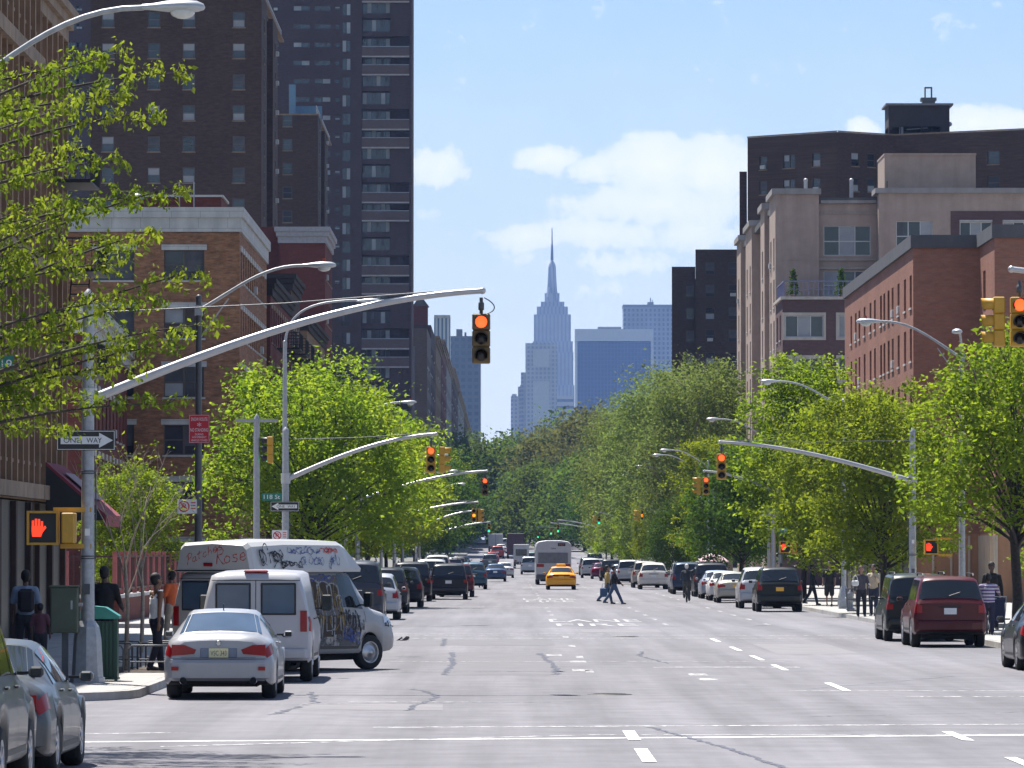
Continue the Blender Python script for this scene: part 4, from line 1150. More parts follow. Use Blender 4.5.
def street_lamp(label, X, Y, side, reach=2.45, zt=8.3, za=8.0, zh=9.05, curved=False, z=None, group='cobra head street lamps'):
    """side +1: arm reaches towards +X."""
    z = SG if z is None else z
    r_ = thing('street_lamp', label, 'street lamp', (X, Y, z), 0, group)
    za -= z; zh -= z; zt -= z
    key = (side, reach, zt, za, zh, curved)
    if key not in _L:
        p = MB(); p.tube([(0, 0, .75), (0, 0, zt)], [.1, .065], 10); p.ball((0, 0, zt), .075, 8)
        bs = MB(); bs.prism([(-.2, -.2), (.2, -.2), (.2, .2), (-.2, .2)], 0, .12, 'z'); bs.lathe([(.26, .12), (.22, .5), (.15, .76), (.1, .9)], (0, 0, 0), 'z', 8, smooth=False)
        a = MB()
        if curved: pts = bez((0, 0, zt-.05), (side*.1, 0, zt+1.1), (side*.9, 0, zh), (side*reach, 0, zh+.03))
        else: pts = bez((0, 0, za), (side*reach*.35, 0, za+(zh-za)*.45), (side*reach*.6, 0, zh+.02), (side*reach, 0, zh))
        a.tube(pts, [.042]*4+[.036]*9, 8)
        a.box(-.09, -.09, za-.12, .09, .09, za+.12) if not curved else None
        if not curved: a.tube([(0, 0, za-.7), (side*.7, 0, za+.28)], .018, 6)
        h = lamp_head_mesh()
        g_ = MB(); g_.ball((.5, 0, -.055), .125, 12, 0, (1.25, 1, .7))
        c_ = MB(); c_.tube([(.5, 0, .09), (.5, 0, .17)], .035, 8)
        if side < 0:
            for q in (h, g_, c_): q.xform(Matrix.Rotation(PI, 4, 'Z'))
        T = Matrix.Translation((side*(reach-.02), 0, zh))
        for q in (h, g_, c_): q.xform(T)
        _L[key] = (p.mesh('pole', M_STEEL), bs.mesh('base', M_STEEL), a.mesh('arm', M_STEEL), h.mesh('lamp_head', pm('lamp_head_grey', (.42, .44, .46), .4, .3, .06)),
                   g_.mesh('globe', M_LAMPG), c_.mesh('photocell', pm('photocell_red', (.4, .06, .03), .5)))
    p, bs, a, h, g_, c_ = _L[key]
    link('pole', p, r_); link('base', bs, r_); ar = link('arm', a, r_); hd = link('lamp_head', h, r_); link('globe', g_, hd); link('photocell', c_, hd)
    return r_
street_lamp('nearest street lamp, its long arm crossing the top left corner of the view', -7.2, 63, 1, 2.7, 8.2, 7.75, 9.1)
dl_ = street_lamp('street lamp whose pole carries the red parking sign, left of the orange wall corner', -7.2, 119, 1)
for c_ in dl_.children:
    if c_.name.startswith('pole'): c_.data = c_.data.copy(); c_.data.materials[0] = M_STEELD
l2 = street_lamp('street lamp with a swan neck arm rising above the second left signal pole', -7.25, 166.4, 1, 2.35, 9.2, 4, 10.55, True)
street_lamp('street lamp in front of the pink brick building, highest on the right', 13.2, 148, -1, 2.3)
street_lamp('street lamp whose head hangs before the brown windows of the beige building', 13.2, 200, -1, 2.5)
street_lamp('street lamp between the beige building and the pale sycamore', 13.2, 257, -1, 2.4)
for i, (Y, lab) in enumerate(((335, 'street lamp, fourth down the right pavement'), (352, 'street lamp, fifth down the right pavement just past its neighbour'), (398, 'street lamp, sixth down the right pavement'),
              (446, 'street lamp, seventh down the right pavement'), (500, 'street lamp, eighth down the right pavement'), (560, 'farthest street lamp on the right, tiny against the park trees'))):
    street_lamp(lab, 13.2, Y, -1, 2.4, z=SG if Y < 480 else gz(Y)+.14)
for i, (Y, lab) in enumerate(((228, 'street lamp half hidden in the big lime green tree on the left'), (292, 'left street lamp just past the big lime green tree'), (352, 'left street lamp over the parked vans'),
              (420, 'left street lamp far down over the blue sedan'), (500, 'farthest street lamp on the left'))):
    street_lamp(lab, -7.2, Y, 1, 2.4, z=SG if Y < 480 else gz(Y)+.14)
# second luminaire on the right lamp post facing the side street
q = MB(); q.tube(bez((0, 0, 7.9), (0, .0, 8.5), (-.1, -.5, 8.75), (-.25, -1.0, 8.55)), .035, 8); q2 = lamp_head_mesh(); q2.xform(Matrix.Translation((-.25, -.9, 8.55)) @ Matrix.Rotation(-PI/2, 4, 'Z'))
rl_ = [o for o in bpy.data.objects if o.name.startswith('street_lamp') and abs(o.location.y-148) < .1][0]
q.build('arm', M_STEEL, rl_); q2.build('lamp_head', bpy.data.materials['lamp_head_grey'], rl_)

def signal_pole(label, X, Y, side, zatt, xend, zend, ztop, guy=True, base=True, z=SG, r0=.12):
    r_ = thing('signal_pole', label, 'signal pole', (X, Y, z), 0, 'signal poles with curved mast arms')
    p = MB(); p.tube([(0, 0, .9), (0, 0, ztop-z)], [r0, r0*.78], 12); p.lathe([(r0*.9, ztop-z), (r0*.7, ztop-z+.06), (.02, ztop-z+.13)], (0, 0, 0), 'z', 12)
    p.build('pole', M_STEEL, r_)
    q = MB()
    for zz in (2.1, 2.14, 3.55, 3.59): q.lathe([(r0*.95, zz), (r0+.006, zz), (r0+.006, zz+.02), (r0*.9, zz+.02)], (0, 0, 0), 'z', 12)
    q.box(-.05, -r0-.02, 1.5, .05, -r0+.01, 1.68); q.box(-.04, -r0-.012, 2.5, .045, -r0+.01, 2.62, 1)
    q.tube([(side*(r0+.01), 0, 2.1), (side*(r0+.02), 0, 3.0), (side*(r0+.01), 0, z1_ if False else 3.6)], .012, 5)
    q.build('bands', [M_STEELD, M_WHT], r_)
    if base:
        b_ = MB(); b_.lathe([(.3, 0), (.3, .08), (.27, .1), (.235, .75), (.2, .95), (r0+.01, 1.05)], (0, 0, 0), 'z', 8, smooth=False); b_.build('base', M_STEEL, r_)
    dx = xend-X; a = MB(); z1 = zatt-z; z2 = zend-z
    pts = bez((side*.1, 0, z1), (dx*.36, 0, z1+(z2-z1)*.52), (dx*.66, 0, z1+(z2-z1)*.93), (dx, 0, z2), 18)
    a.tube(pts, [.085-.035*i/18 for i in range(19)], 10); a.ball(pts[-1], .062, 8)
    a.lathe([(r0+.035, z1-.17), (r0+.035, z1+.17)], (0, 0, 0), 'z', 12)
    a.build('mast_arm', pm('mast_steel', (.46, .46, .47), .38, .45, .08, 6), r_)
    if guy:
        g_ = MB(); g_.tube([(0, 0, ztop-z-.28), (dx*.5, 0, (ztop-z-.28+z2+.05)/2-.05), (dx, 0, z2+.05)], .012, 5)
        g_.build('guy_wire', M_STEELD, r_)
    return r_
_S = {}
def sig_meshes():
    if _S: return _S
    hb_ = MB()
    for k in range(3):
        hb_.box(-.155, -.09, -.14-.285*k, .155, .1, .14-.285*k, 0, .02)
    hb_.build
    _S['housing'] = hb_.mesh('housing', M_YEL)
    b2 = MB()
    for k in range(3): b2.box(-.155, -.09, -.14-.285*k, .155, .1, .14-.285*k, 0, .02)
    _S['housing_dark'] = b2.mesh('housing', pm('signal_brown', (.16, .1, .03), .5, 0, .15, 8))
    v = MB(); n = 14
    pts = []; f = []
    for i, (y, cut) in enumerate(((-.091, 0), (-.3, 1))):
        for rr in (.118, .108):
            for k in range(n+1):
                a = R(-35)+R(250)*k/n; pts.append((math.cos(a)*rr, y + (0 if not cut else .06*(1-math.sin(a))*.5), math.sin(a)*rr))
    m_ = n+1
    for k in range(n):
        f += [(k, k+1, 2*m_+k+1, 2*m_+k), (m_+k+1, m_+k, 3*m_+k, 3*m_+k+1), (2*m_+k, 2*m_+k+1, 3*m_+k+1, 3*m_+k)]
    v.add(pts, f, 0, True)
    _S['visor'] = v.mesh('visor', M_YEL); _S['visor_dark'] = v.mesh('visor', M_BLK)
    l_ = MB(); l_.lathe([(.001, -.125), (.05, -.12), (.09, -.105), (.102, -.092)], (0, 0, 0), 'y', 16)
    for nm, m_ in (('red', M_LITR), ('amber', M_LITA), ('green', M_LITG), ('off', M_LENS)):
        _S['lens_'+nm] = l_.mesh('lens', m_)
    c_ = MB(); c_.tube([(0, 0, .14), (0, 0, .2), (0, 0, .21), (0, 0, .33), (0, 0, .34), (0, 0, .42)], [.03, .03, .05, .05, .03, .03], 8)
    c_.tube(bez((.05, .05, .42), (.3, .05, .3), (.25, .05, .18), (.1, .05, .15), 8), .01, 5)
    _S['hanger'] = c_.mesh('hanger', M_STEELD)
    return _S
def traffic_light(label, X, Y, z, lit='red', faces=(0,), dark=False, group='traffic signal heads', hang=True):
    """z: centre of the top lens"""
    S = sig_meshes(); r_ = thing('traffic_light', label, 'traffic light', (X, Y, z), 0, group)
    for i, rz in enumerate(faces):
        off = (0, 0, 0) if len(faces) == 1 else (( -.0 if i == 0 else (.36 if rz > 0 else -.36)), .0, 0)
        h = link('housing', S['housing_dark' if dark else 'housing'], r_, off, rz)
        for k in range(3):
            on = {'red': 0, 'amber': 1, 'green': 2}[lit] == k and i == 0
            link('visor', S['visor_dark' if (dark or i == 0) else 'visor'], h, (0, 0, -.285*k))
            link('lens', S['lens_'+(lit if on else 'off')], h, (0, 0, -.285*k))
    if hang: link('hanger', S['hanger'], r_)
    return r_
# near left
sp1 = signal_pole('nearest signal pole with its long mast arm reaching over the avenue from the left', PX(88, 87), 87, 1, 4.98, -.42, 6.82, 6.72)
traffic_light('red traffic light in a brown housing at the end of the nearest left mast arm', -.44, 87, PZ(322, 87), 'red', (0,), True)
# near right (pole outside the frame, arm reaches in)
sp2 = signal_pole('signal pole just outside the right edge whose arm tip reaches into view', 13.2, 87, -1, 5.2, PX(1012, 87), PZ(269, 87), 6.7)
traffic_light('pair of yellow signal heads near the right edge, one showing red and one turned sideways', PX(1020, 87), 87, PZ(305, 87), 'red', (0, -PI/2))
signal_pole('second signal pole on the left, in front of the big lime green tree', -7.2, 166, 1, 4.75, PX(436, 166), PZ(434, 166), 6.3)
traffic_light('red and sideways yellow signal pair at the tip of the second left mast arm', PX(431, 166), 166, PZ(451, 166), 'red', (0, PI/2))
signal_pole('second signal pole on the right, behind the red sport utility', 13.2, 166, -1, 4.7, PX(720, 166), PZ(442, 166), 6.27)
traffic_light('red signal at the tip of the long arm before the green trees on the right', PX(721.5, 166), 166, PZ(458, 166), 'red', (0,))
signal_pole('third signal pole on the left with its arm above the parked vans', -7.2, 246, 1, 4.9, PX(487, 246), PZ(471, 246), 6.4)
traffic_light('small red signal hanging alone over the left lanes in mid distance', PX(485, 246), 246, PZ(481, 246), 'red', (0,), True)
signal_pole('third signal pole on the right with a short arm in the leaves', 13.2, 246, -1, 5.2, PX(704, 246), PZ(471, 246), 6.3)
traffic_light('red and sideways yellow signal pair in front of the right hand trees', PX(706, 246), 246, PZ(481, 246)+.05, 'red', (0, -PI/2))
signal_pole('fourth signal pole on the left', -7.2, 326, 1, 4.6, PX(478, 326), PZ(502, 326), 6.2)
traffic_light('amber signal far down on the left', PX(474, 326), 326, PZ(511, 326), 'amber', (0, PI/2))
signal_pole('fourth signal pole on the right', 13.2, 326, -1, 4.9, PX(700, 326), PZ(497, 326), 6.2)
signal_pole('fifth signal pole on the left', -7.2, 405, 1, 4.2, PX(472, 405), PZ(511, 405), 6.0)
traffic_light('upper green signal far down on the left, under the amber one', PX(480, 405), 405, PZ(513, 405), 'green', (0,))
signal_pole('fifth signal pole on the right', 13.2, 405, -1, 4.6, PX(640, 405), PZ(507, 405), 6.0)
traffic_light('amber signal pair far down on the right', PX(642, 405), 405, PZ(512, 405), 'amber', (0, -PI/2))
signal_pole('sixth signal pole on the left', -7.2, 484, 1, 4.0, PX(490, 484), PZ(522, 484), 5.8)
traffic_light('lower green signal far down on the left', PX(489, 484), 484, PZ(525, 484), 'green', (0,))
signal_pole('sixth signal pole on the right', 13.2, 484, -1, 4.3, PX(596, 484), PZ(512, 484), 6.0)
traffic_light('green signal pair far down on the right, before the small bright trees', PX(599, 484), 484, PZ(517, 484), 'green', (0, -PI/2))
for (px, py, Y, lab) in ((558, 526, 563, 'green signal above the back of the bus'), (551, 529, 640, 'green signal left of the one above the bus'), (538, 533, 720, 'dim green signal left of the bus roof'), (633, 512, 563, 'tiny signal head among the right hand leaves')):
    signal_pole('far signal pole for the ' + lab[:40].replace('signal', 'light'), 13.2 if px > 545 else 13.3, Y, -1, gz(Y)+3.6, PX(px, Y), PZ(py-6, Y), gz(Y)+5.6, z=gz(Y)+.14, base=False) if px != 633 else None
    if px != 633: traffic_light(lab, PX(px, Y), Y, PZ(py, Y), 'green', (0,))
# post top signals of the side streets: posts with a cross bar
def tpost(label, X, Y, zt, w_=.68, heads=((.1, PI/2),), zc=None, z=SG):
    r_ = thing('signal_post', label, 'signal post', (X, Y, z))
    p = MB(); p.tube([(0, 0, .6), (0, 0, zt-z)], [.11, .095], 10); p.lathe([(.09, zt-z), (.06, zt-z+.1), (.01, zt-z+.16)], (0, 0, 0), 'z', 10); p.build('post', M_STEEL, r_)
    b_ = MB(); b_.lathe([(.24, 0), (.2, .45), (.12, .65)], (0, 0, 0), 'z', 8, smooth=False); b_.build('base', M_STEEL, r_)
    c_ = MB(); c_.box(-w_, -.05, zt-z-.1, w_, .05, zt-z-.0); c_.build('cross_bar', M_STEEL, r_)
    return r_
tpost('grey post with a flat cross bar left of the second signal pole', -8.0, 163, PZ(419, 163))
traffic_light('yellow signal head seen sideways beside the cross bar post on the left', PX(270, 163), 163, PZ(441, 163), 'green', (-PI/2,), hang=False)
tpost('grey post with a flat cross bar behind the dark parked sport utility on the right', PX(773.5, 236), 236, PZ(514, 236), .55)
# pedestrian signals
def hand_shape(mb, cx, cz, s, y, mi):
    mb.add([(cx-.3*s, y, cz-.5*s), (cx+.2*s, y, cz-.5*s), (cx+.32*s, y, cz-.1*s), (cx+.32*s, y, cz+.1*s), (cx-.34*s, y, cz+.1*s), (cx-.34*s, y, cz-.2*s)], [(0, 1, 2, 3, 4, 5)], mi)
    for k, h in enumerate((.42, .52, .5, .38)):
        x = cx-.33*s+k*.17*s; mb.add([(x, y, cz+.1*s), (x+.13*s, y, cz+.1*s), (x+.13*s, y, cz+h*s), (x, y, cz+h*s)], [(0, 1, 2, 3)], mi)
    mb.add([(cx+.25*s, y, cz-.3*s), (cx+.5*s, y, cz+.02*s), (cx+.42*s, y, cz+.14*s), (cx+.3*s, y, cz-.02*s)], [(0, 1, 2, 3)], mi)
def ped_signal(label, X, Y, z, s=1.0, side=1, rz=0, second=True):
    r_ = thing('pedestrian_signal', label, 'pedestrian signal', (X, Y, z), rz, 'pedestrian signals with a lit hand')
    h = MB(); w_ = .27*s; hh = .29*s
    h.box(-w_, -.03, -hh, w_, .16, hh, 0, .02)
    for (a, b_, c_, d_) in ((-w_, -hh, -w_+.04, hh), (w_-.04, -hh, w_, hh), (-w_+.04, hh-.04, w_-.04, hh), (-w_+.04, -hh, w_-.04, -hh+.04)): h.box(a, -.14, b_, c_, -.031, d_)
    h.build('housing', M_YEL, r_)
    f_ = MB(); f_.box(-w_+.042, -.06, -hh+.042, w_-.042, -.032, hh-.042)
    fo = f_.build('screen', M_BLK, r_)
    hd = MB(); hand_shape(hd, -.09*s, 0, .3*s, -.065, 0); hd.build('hand_symbol', M_HAND, fo)
    b_ = MB(); b_.box(w_+.02, .0, -hh-.06, w_+.55*s, .08, -hh+.02); b_.box(w_-.1, .0, hh-.02, w_+.55*s, .08, hh+.06)
    b_.build('bracket', M_YEL, r_)
    if second:
        k = MB(); k.box(w_+.06, -.28*s, -hh+.03, w_+.24*s+.04, .26*s, hh-.03, 0, .02); k.build('side_housing', M_YEL, r_)
    return r_
ped_signal('lit red hand in a yellow housing on the nearest signal pole', PX(44, 87), 86.9, PZ(528, 87), 1.0)
ped_signal('lit orange hand beside the trunk, left of the tan ground floor wall', PX(933, 165), 165.8, PZ(547, 165), .85, second=False)
ped_signal('lit orange hand above the dark parked sport utility on the right', PX(785, 236), 235.8, PZ(547, 236), .95)
# ---- signs
def sign(label, X, Y, z, w_, h_, draw, mats, cat='sign', rz=0, name='street_sign', t_=.006):
    """flat metal plate; draw(mb, P) adds lettering slightly proud of it"""
    r_ = MB(); r_.box(-w_/2, 0, -h_/2, w_/2, t_, h_/2, 0)
    o = r_.build(name, mats[0]); o.location = (X, Y, z); o.rotation_euler = (0, 0, rz); tag(o, label, cat)
    l_ = MB(); draw(l_, w_, h_); l_.build('lettering', mats[1:], o)
    bk = MB(); bk.box(-.03, t_+.001, -h_*.3, .03, .09, -h_*.3+.03); bk.box(-.03, t_+.001, h_*.3-.03, .03, .09, h_*.3); bk.build('bracket', M_STEELD, o)
    return o
def rect(mb, x0, z0, x1, z1, y=-.002, mi=0): mb.add([(x0, y, z0), (x1, y, z0), (x1, y, z1), (x0, y, z1)], [(0, 1, 2, 3)], mi)
def oneway(dirn):
    def d(mb, w_, h_):
        for q in ((-w_/2+.012, -h_/2+.012, w_/2-.012, -h_/2+.022), (-w_/2+.012, h_/2-.022, w_/2-.012, h_/2-.012), (-w_/2+.012, -h_/2+.022, -w_/2+.022, h_/2-.022), (w_/2-.022, -h_/2+.022, w_/2-.012, h_/2-.022)): rect(mb, *q)
        bx_ = sorted((dirn*-.43*w_, dirn*.23*w_)); rect(mb, bx_[0], -.19*h_, bx_[1], .19*h_)
        t_ = [(dirn*.225*w_, -.002, -.37*h_), (dirn*.46*w_, -.002, 0), (dirn*.225*w_, -.002, .37*h_)]
        mb.add(t_, [(0, 1, 2) if dirn > 0 else (0, 2, 1)])
        a, b_ = (-.38, -.1) if dirn > 0 else (-.28, .0)
        c_, e_ = (.01, .27) if dirn > 0 else (.1, .38)
        put_text(mb, 'ONE', lambda u, v: ((a+u*(b_-a))*w_, -.004, (-.125+.25*v)*h_), 1)
        put_text(mb, 'WAY', lambda u, v: ((c_+u*(e_-c_))*w_, -.004, (-.125+.25*v)*h_), 1)
    return d
sign('black and white ONE WAY sign with arrow pointing right on the nearest pole', PX(86.5, 87), 86.87, PZ(440.5, 87), 1.0, .345, oneway(1), [M_SIGNB, M_SIGNW, M_SIGNB])
sign('small ONE WAY sign with arrow pointing left under the green street name', PX(285, 166), 165.85, PZ(506.5, 166), .93, .32, oneway(-1), [M_SIGNB, M_SIGNW, M_SIGNB])
def redsign(mb, w_, h_):
    for i, (s_, a, b_, wd) in enumerate((('SNOW ROUTE', .78, .9, .8), ('*', .58, .72, .2), ('NO STANDING', .4, .52, .86), ('DURING', .27, .34, .4), ('SNOW EMERGENCY', .17, .24, .7), ('VEHICLES TOWED', .06, .13, .8))):
        put_text(mb, s_, lambda u, v: ((u-.5)*wd*w_, -.002, (a-.5+v*(b_-a))*h_))
    e = .006
    for q in ((-w_/2+.01, -h_/2+.01, w_/2-.01, -h_/2+.01+e), (-w_/2+.01, h_/2-.01-e, w_/2-.01, h_/2-.01), (-w_/2+.01, -h_/2+.01+e, -w_/2+.01+e, h_/2-.01-e), (w_/2-.01-e, -h_/2+.01+e, w_/2-.01, h_/2-.01-e)): rect(mb, *q)
sign('red snow route parking sign on the dark lamp pole', PX(199.5, 119), 118.87, PZ(429, 119), .48, .66, redsign, [M_SIGNR, M_SIGNW])
def psign(mb, w_, h_):
    n = 24; R0, R1 = .4*h_, .31*h_; cx = -w_*.16
    v = [(cx+math.cos(2*PI*k/n)*r_, -.002, math.sin(2*PI*k/n)*r_) for r_ in (R1, R0) for k in range(n)]
    mb.add(v, [(k, (k+1) % n, n+(k+1) % n, n+k) for k in range(n)])
    put_text(mb, 'P', lambda u, v_: (cx+(u-.5)*.3*h_, -.002, (v_-.5)*.42*h_))
    a = Vector((cx-.24*h_, 0, .24*h_)); mb.add([(a.x, -.004, a.z-.03), (a.x+.48*h_, -.004, a.z-.48*h_-.03), (a.x+.48*h_, -.004, a.z-.48*h_+.03), (a.x, -.004, a.z+.03)], [(0, 1, 2, 3)])
    for k in range(3): rect(mb, w_*.2, h_*(.22-.2*k), w_*.44, h_*(.3-.2*k))
sign('white no parking sign with a red circle at the left of the dark lamp pole', PX(187.5, 119), 118.87, PZ(506.5, 119), .45, .33, psign, [M_SIGNW, M_SIGNR])
sign('white no parking sign low on the second signal pole, over the van roof', PX(280, 166), 165.85, PZ(535.5, 166), .5, .34, psign, [M_SIGNW, M_SIGNR])
def nm(s_):
    def d(mb, w_, h_): put_text(mb, s_, lambda u, v: ((u-.5)*.8*w_, -.002, (v-.5)*.55*h_))
    return d
sign('green 118 ST street name sign above the small one way sign', PX(272, 165.6), 165.6, PZ(497, 166), .66, .25, nm('118 St'), [M_SIGNG, M_SIGNW])
sign('green street name sign on the right hand cross bar post', PX(782, 236), 235.8, PZ(530, 236), .5, .22, nm('117 St'), [M_SIGNG, M_SIGNW])
sign('green street name sign at the left edge beside the leaves', PX(3, 86), 86, PZ(364, 86), .36, .27, nm('119'), [M_SIGNG, M_SIGNW])
# ---- near left corner: control cabinet and bin
r_ = thing('control_cabinet', 'dull green control box mounted on the nearest signal pole', 'control box', (PX(67, 87), 86.7, SG))
q = MB(); q.box(-.23, -.25, .85, .23, .2, PZ(587, 87)-SG, 0, .015); q.box(-.25, -.27, PZ(587, 87)-SG, .25, .22, PZ(587, 87)-SG+.03); q.build('cabinet', pm('olive_paint', (.055, .07, .045), .5, 0, .15, 4), r_)
q = MB(); q.box(-.2, -.27, .92, .2, -.252, PZ(592, 87)-SG); hd = q.build('door', pm('olive_paint', (0, 0, 0)), r_)
MB().box(.12, -.29, 1.25, .15, -.271, 1.4).build('handle', M_STEEL, hd)
MB().box(-.05, -.05, 0, .05, .1, .849).build('post', M_STEELD, r_)
MB().box(.23, -.05, 1.3, .3, .05, 1.36).build('strap', M_STEEL, r_)
r_ = thing('litter_bin', 'green slatted street bin with a teal sloping lid behind the nearest pole', 'litter bin', (PX(101, 88.2), 88.2, SG))
q = MB(); 
for k in range(9): q.box(-.3+k*.068, -.24, .06, -.3+k*.068+.05, -.215, 1.02)
q.box(-.3, -.214, .06, .3, .24, 1.02); q.box(-.33, -.26, 0, -.28, -.2, 1.06); q.box(.26, -.26, 0, .31, -.2, 1.06); q.box(-.32, -.25, .02, .32, .25, .058)
q.build('body', pm('bin_green', (.01, .055, .035), .45, 0, .15, 6), r_)
q = MB(); q.prism([(-.34, 1.07), (.34, 1.07), (.34, 1.12), (.1, 1.27), (-.1, 1.29), (-.34, 1.2)], -.28, .28, 'y'); q.build('lid', pm('teal_lid', (.03, .22, .18), .4, 0, .1, 5), r_)
# fire hydrant on the right kerb
r_ = thing('fire_hydrant', 'grey fire hydrant on the right kerb beside the lamp base', 'fire hydrant', (PX(850, 196), 196, SG))
q = MB(); q.lathe([(.17, 0), (.17, .06), (.11, .08), (.1, .5), (.13, .52), (.13, .58), (.1, .66), (.03, .72), (.03, .76), (0, .77)], (0, 0, 0), 'z', 14); q.build('barrel', M_STEEL, r_)
q = MB(); q.tube([(-.2, 0, .42), (.2, 0, .42)], .055, 10); q.tube([(0, -.2, .38), (0, 0, .38)], .07, 10); q.build('nozzle', M_STEEL, r_)
# tree pit railing (two bays) by the sapling
r_ = thing('tree_guard', 'low black tubular railing round the sapling pit, left of the silver sedan', 'tree guard', (-7.0, 94, SG))
for k in range(3):
    for i in range(2):
        q = MB(); x0 = -.95+.95*i; y0 = k*2.2; a_ = .04; pts = [(x0+a_, y0, 0), (x0+a_, y0, .42), (x0+.1, y0, .5), (x0+.85, y0, .5), (x0+.93-a_, y0, .42), (x0+.93-a_, y0, 0)]
        q.tube(pts, .02, 6); q.tube([(x0+a_, y0, .2), (x0+.93-a_, y0, .2)], .014, 6); q.build('rail', M_STEELD, r_)
q = MB(); q.tube([(.93, 0, .47), (.93, 4.4, .47)], .02, 6); q.tube([(-.95, 0, .47), (-.95, 4.4, .47)], .02, 6); q.build('side_rail', M_STEELD, r_)
o = MB().box(-.9, .05, -.12, .88, 4.3, .012).build('soil', stone('pit_soil', (.05, .035, .025), .3), r_)
# yard wall with red railing along the second block
r_ = thing('yard_fence', 'pink red iron fence on a low brick wall behind the man in the white vest', 'fence', (-12.45, 162, SG))
RP = pm('fence_red', (.3, .08, .08), .45, 0, .15, 6); L = 62
q = MB(); q.box(-.15, 0, 0, .15, L, .75); q.box(-4.5, -.15, 0, -.151, .15, .75); q.build('wall', B_RED, r_)
q = MB(); q.box(-.2, -.2, .752, .2, L, .86); q.box(-4.5, -.2, .752, -.201, .2, .861); q.build('coping', M_LINT, r_)
for k in range(22):
    MB().box(-.07, k*2.9-.07, .86, .07, k*2.9+.07, 2.25).build('post', RP, r_)
for k in range(2): MB().box(-1.6-k*1.5, -.07, .86, -1.46-k*1.5, .07, 2.25).build('post', RP, r_)
q = MB()
for z in (1.0, 2.05): q.box(-.03, 0, z, .03, L, z+.06); q.box(-4.5, -.03, z, -.031, .03, z+.06)
for k in range(int(L/.22)): q.box(-.01, k*.22, 1.06, .01, k*.22+.014, 2.05)
for k in range(20): q.box(-4.4+k*.22, -.013, 1.06, -4.374+k*.22, .013, 2.05)
q.build('railing', pm('railing_brown', (.06, .025, .022), .5, .2, .1), r_)
o = thing('litter_basket', 'dark wire litter basket beside the people on the right pavement', 'litter basket', (PX(853, 188), 188, SG))
q = MB()
for k in range(20):
    a = 2*PI*k/20; q.tube([(math.cos(a)*.22, math.sin(a)*.22, .03), (math.cos(a)*.28, math.sin(a)*.28, .85)], .008, 4)
q.build('basket', M_STEELD, o)
q = MB()
for z, r0 in ((.04, .22), (.45, .25), (.85, .28)): q.lathe([(r0, z), (r0+.015, z), (r0+.015, z+.04), (r0, z+.04)], (0, 0, 0), 'z', 20)
q.build('hoop', M_STEELD, o)
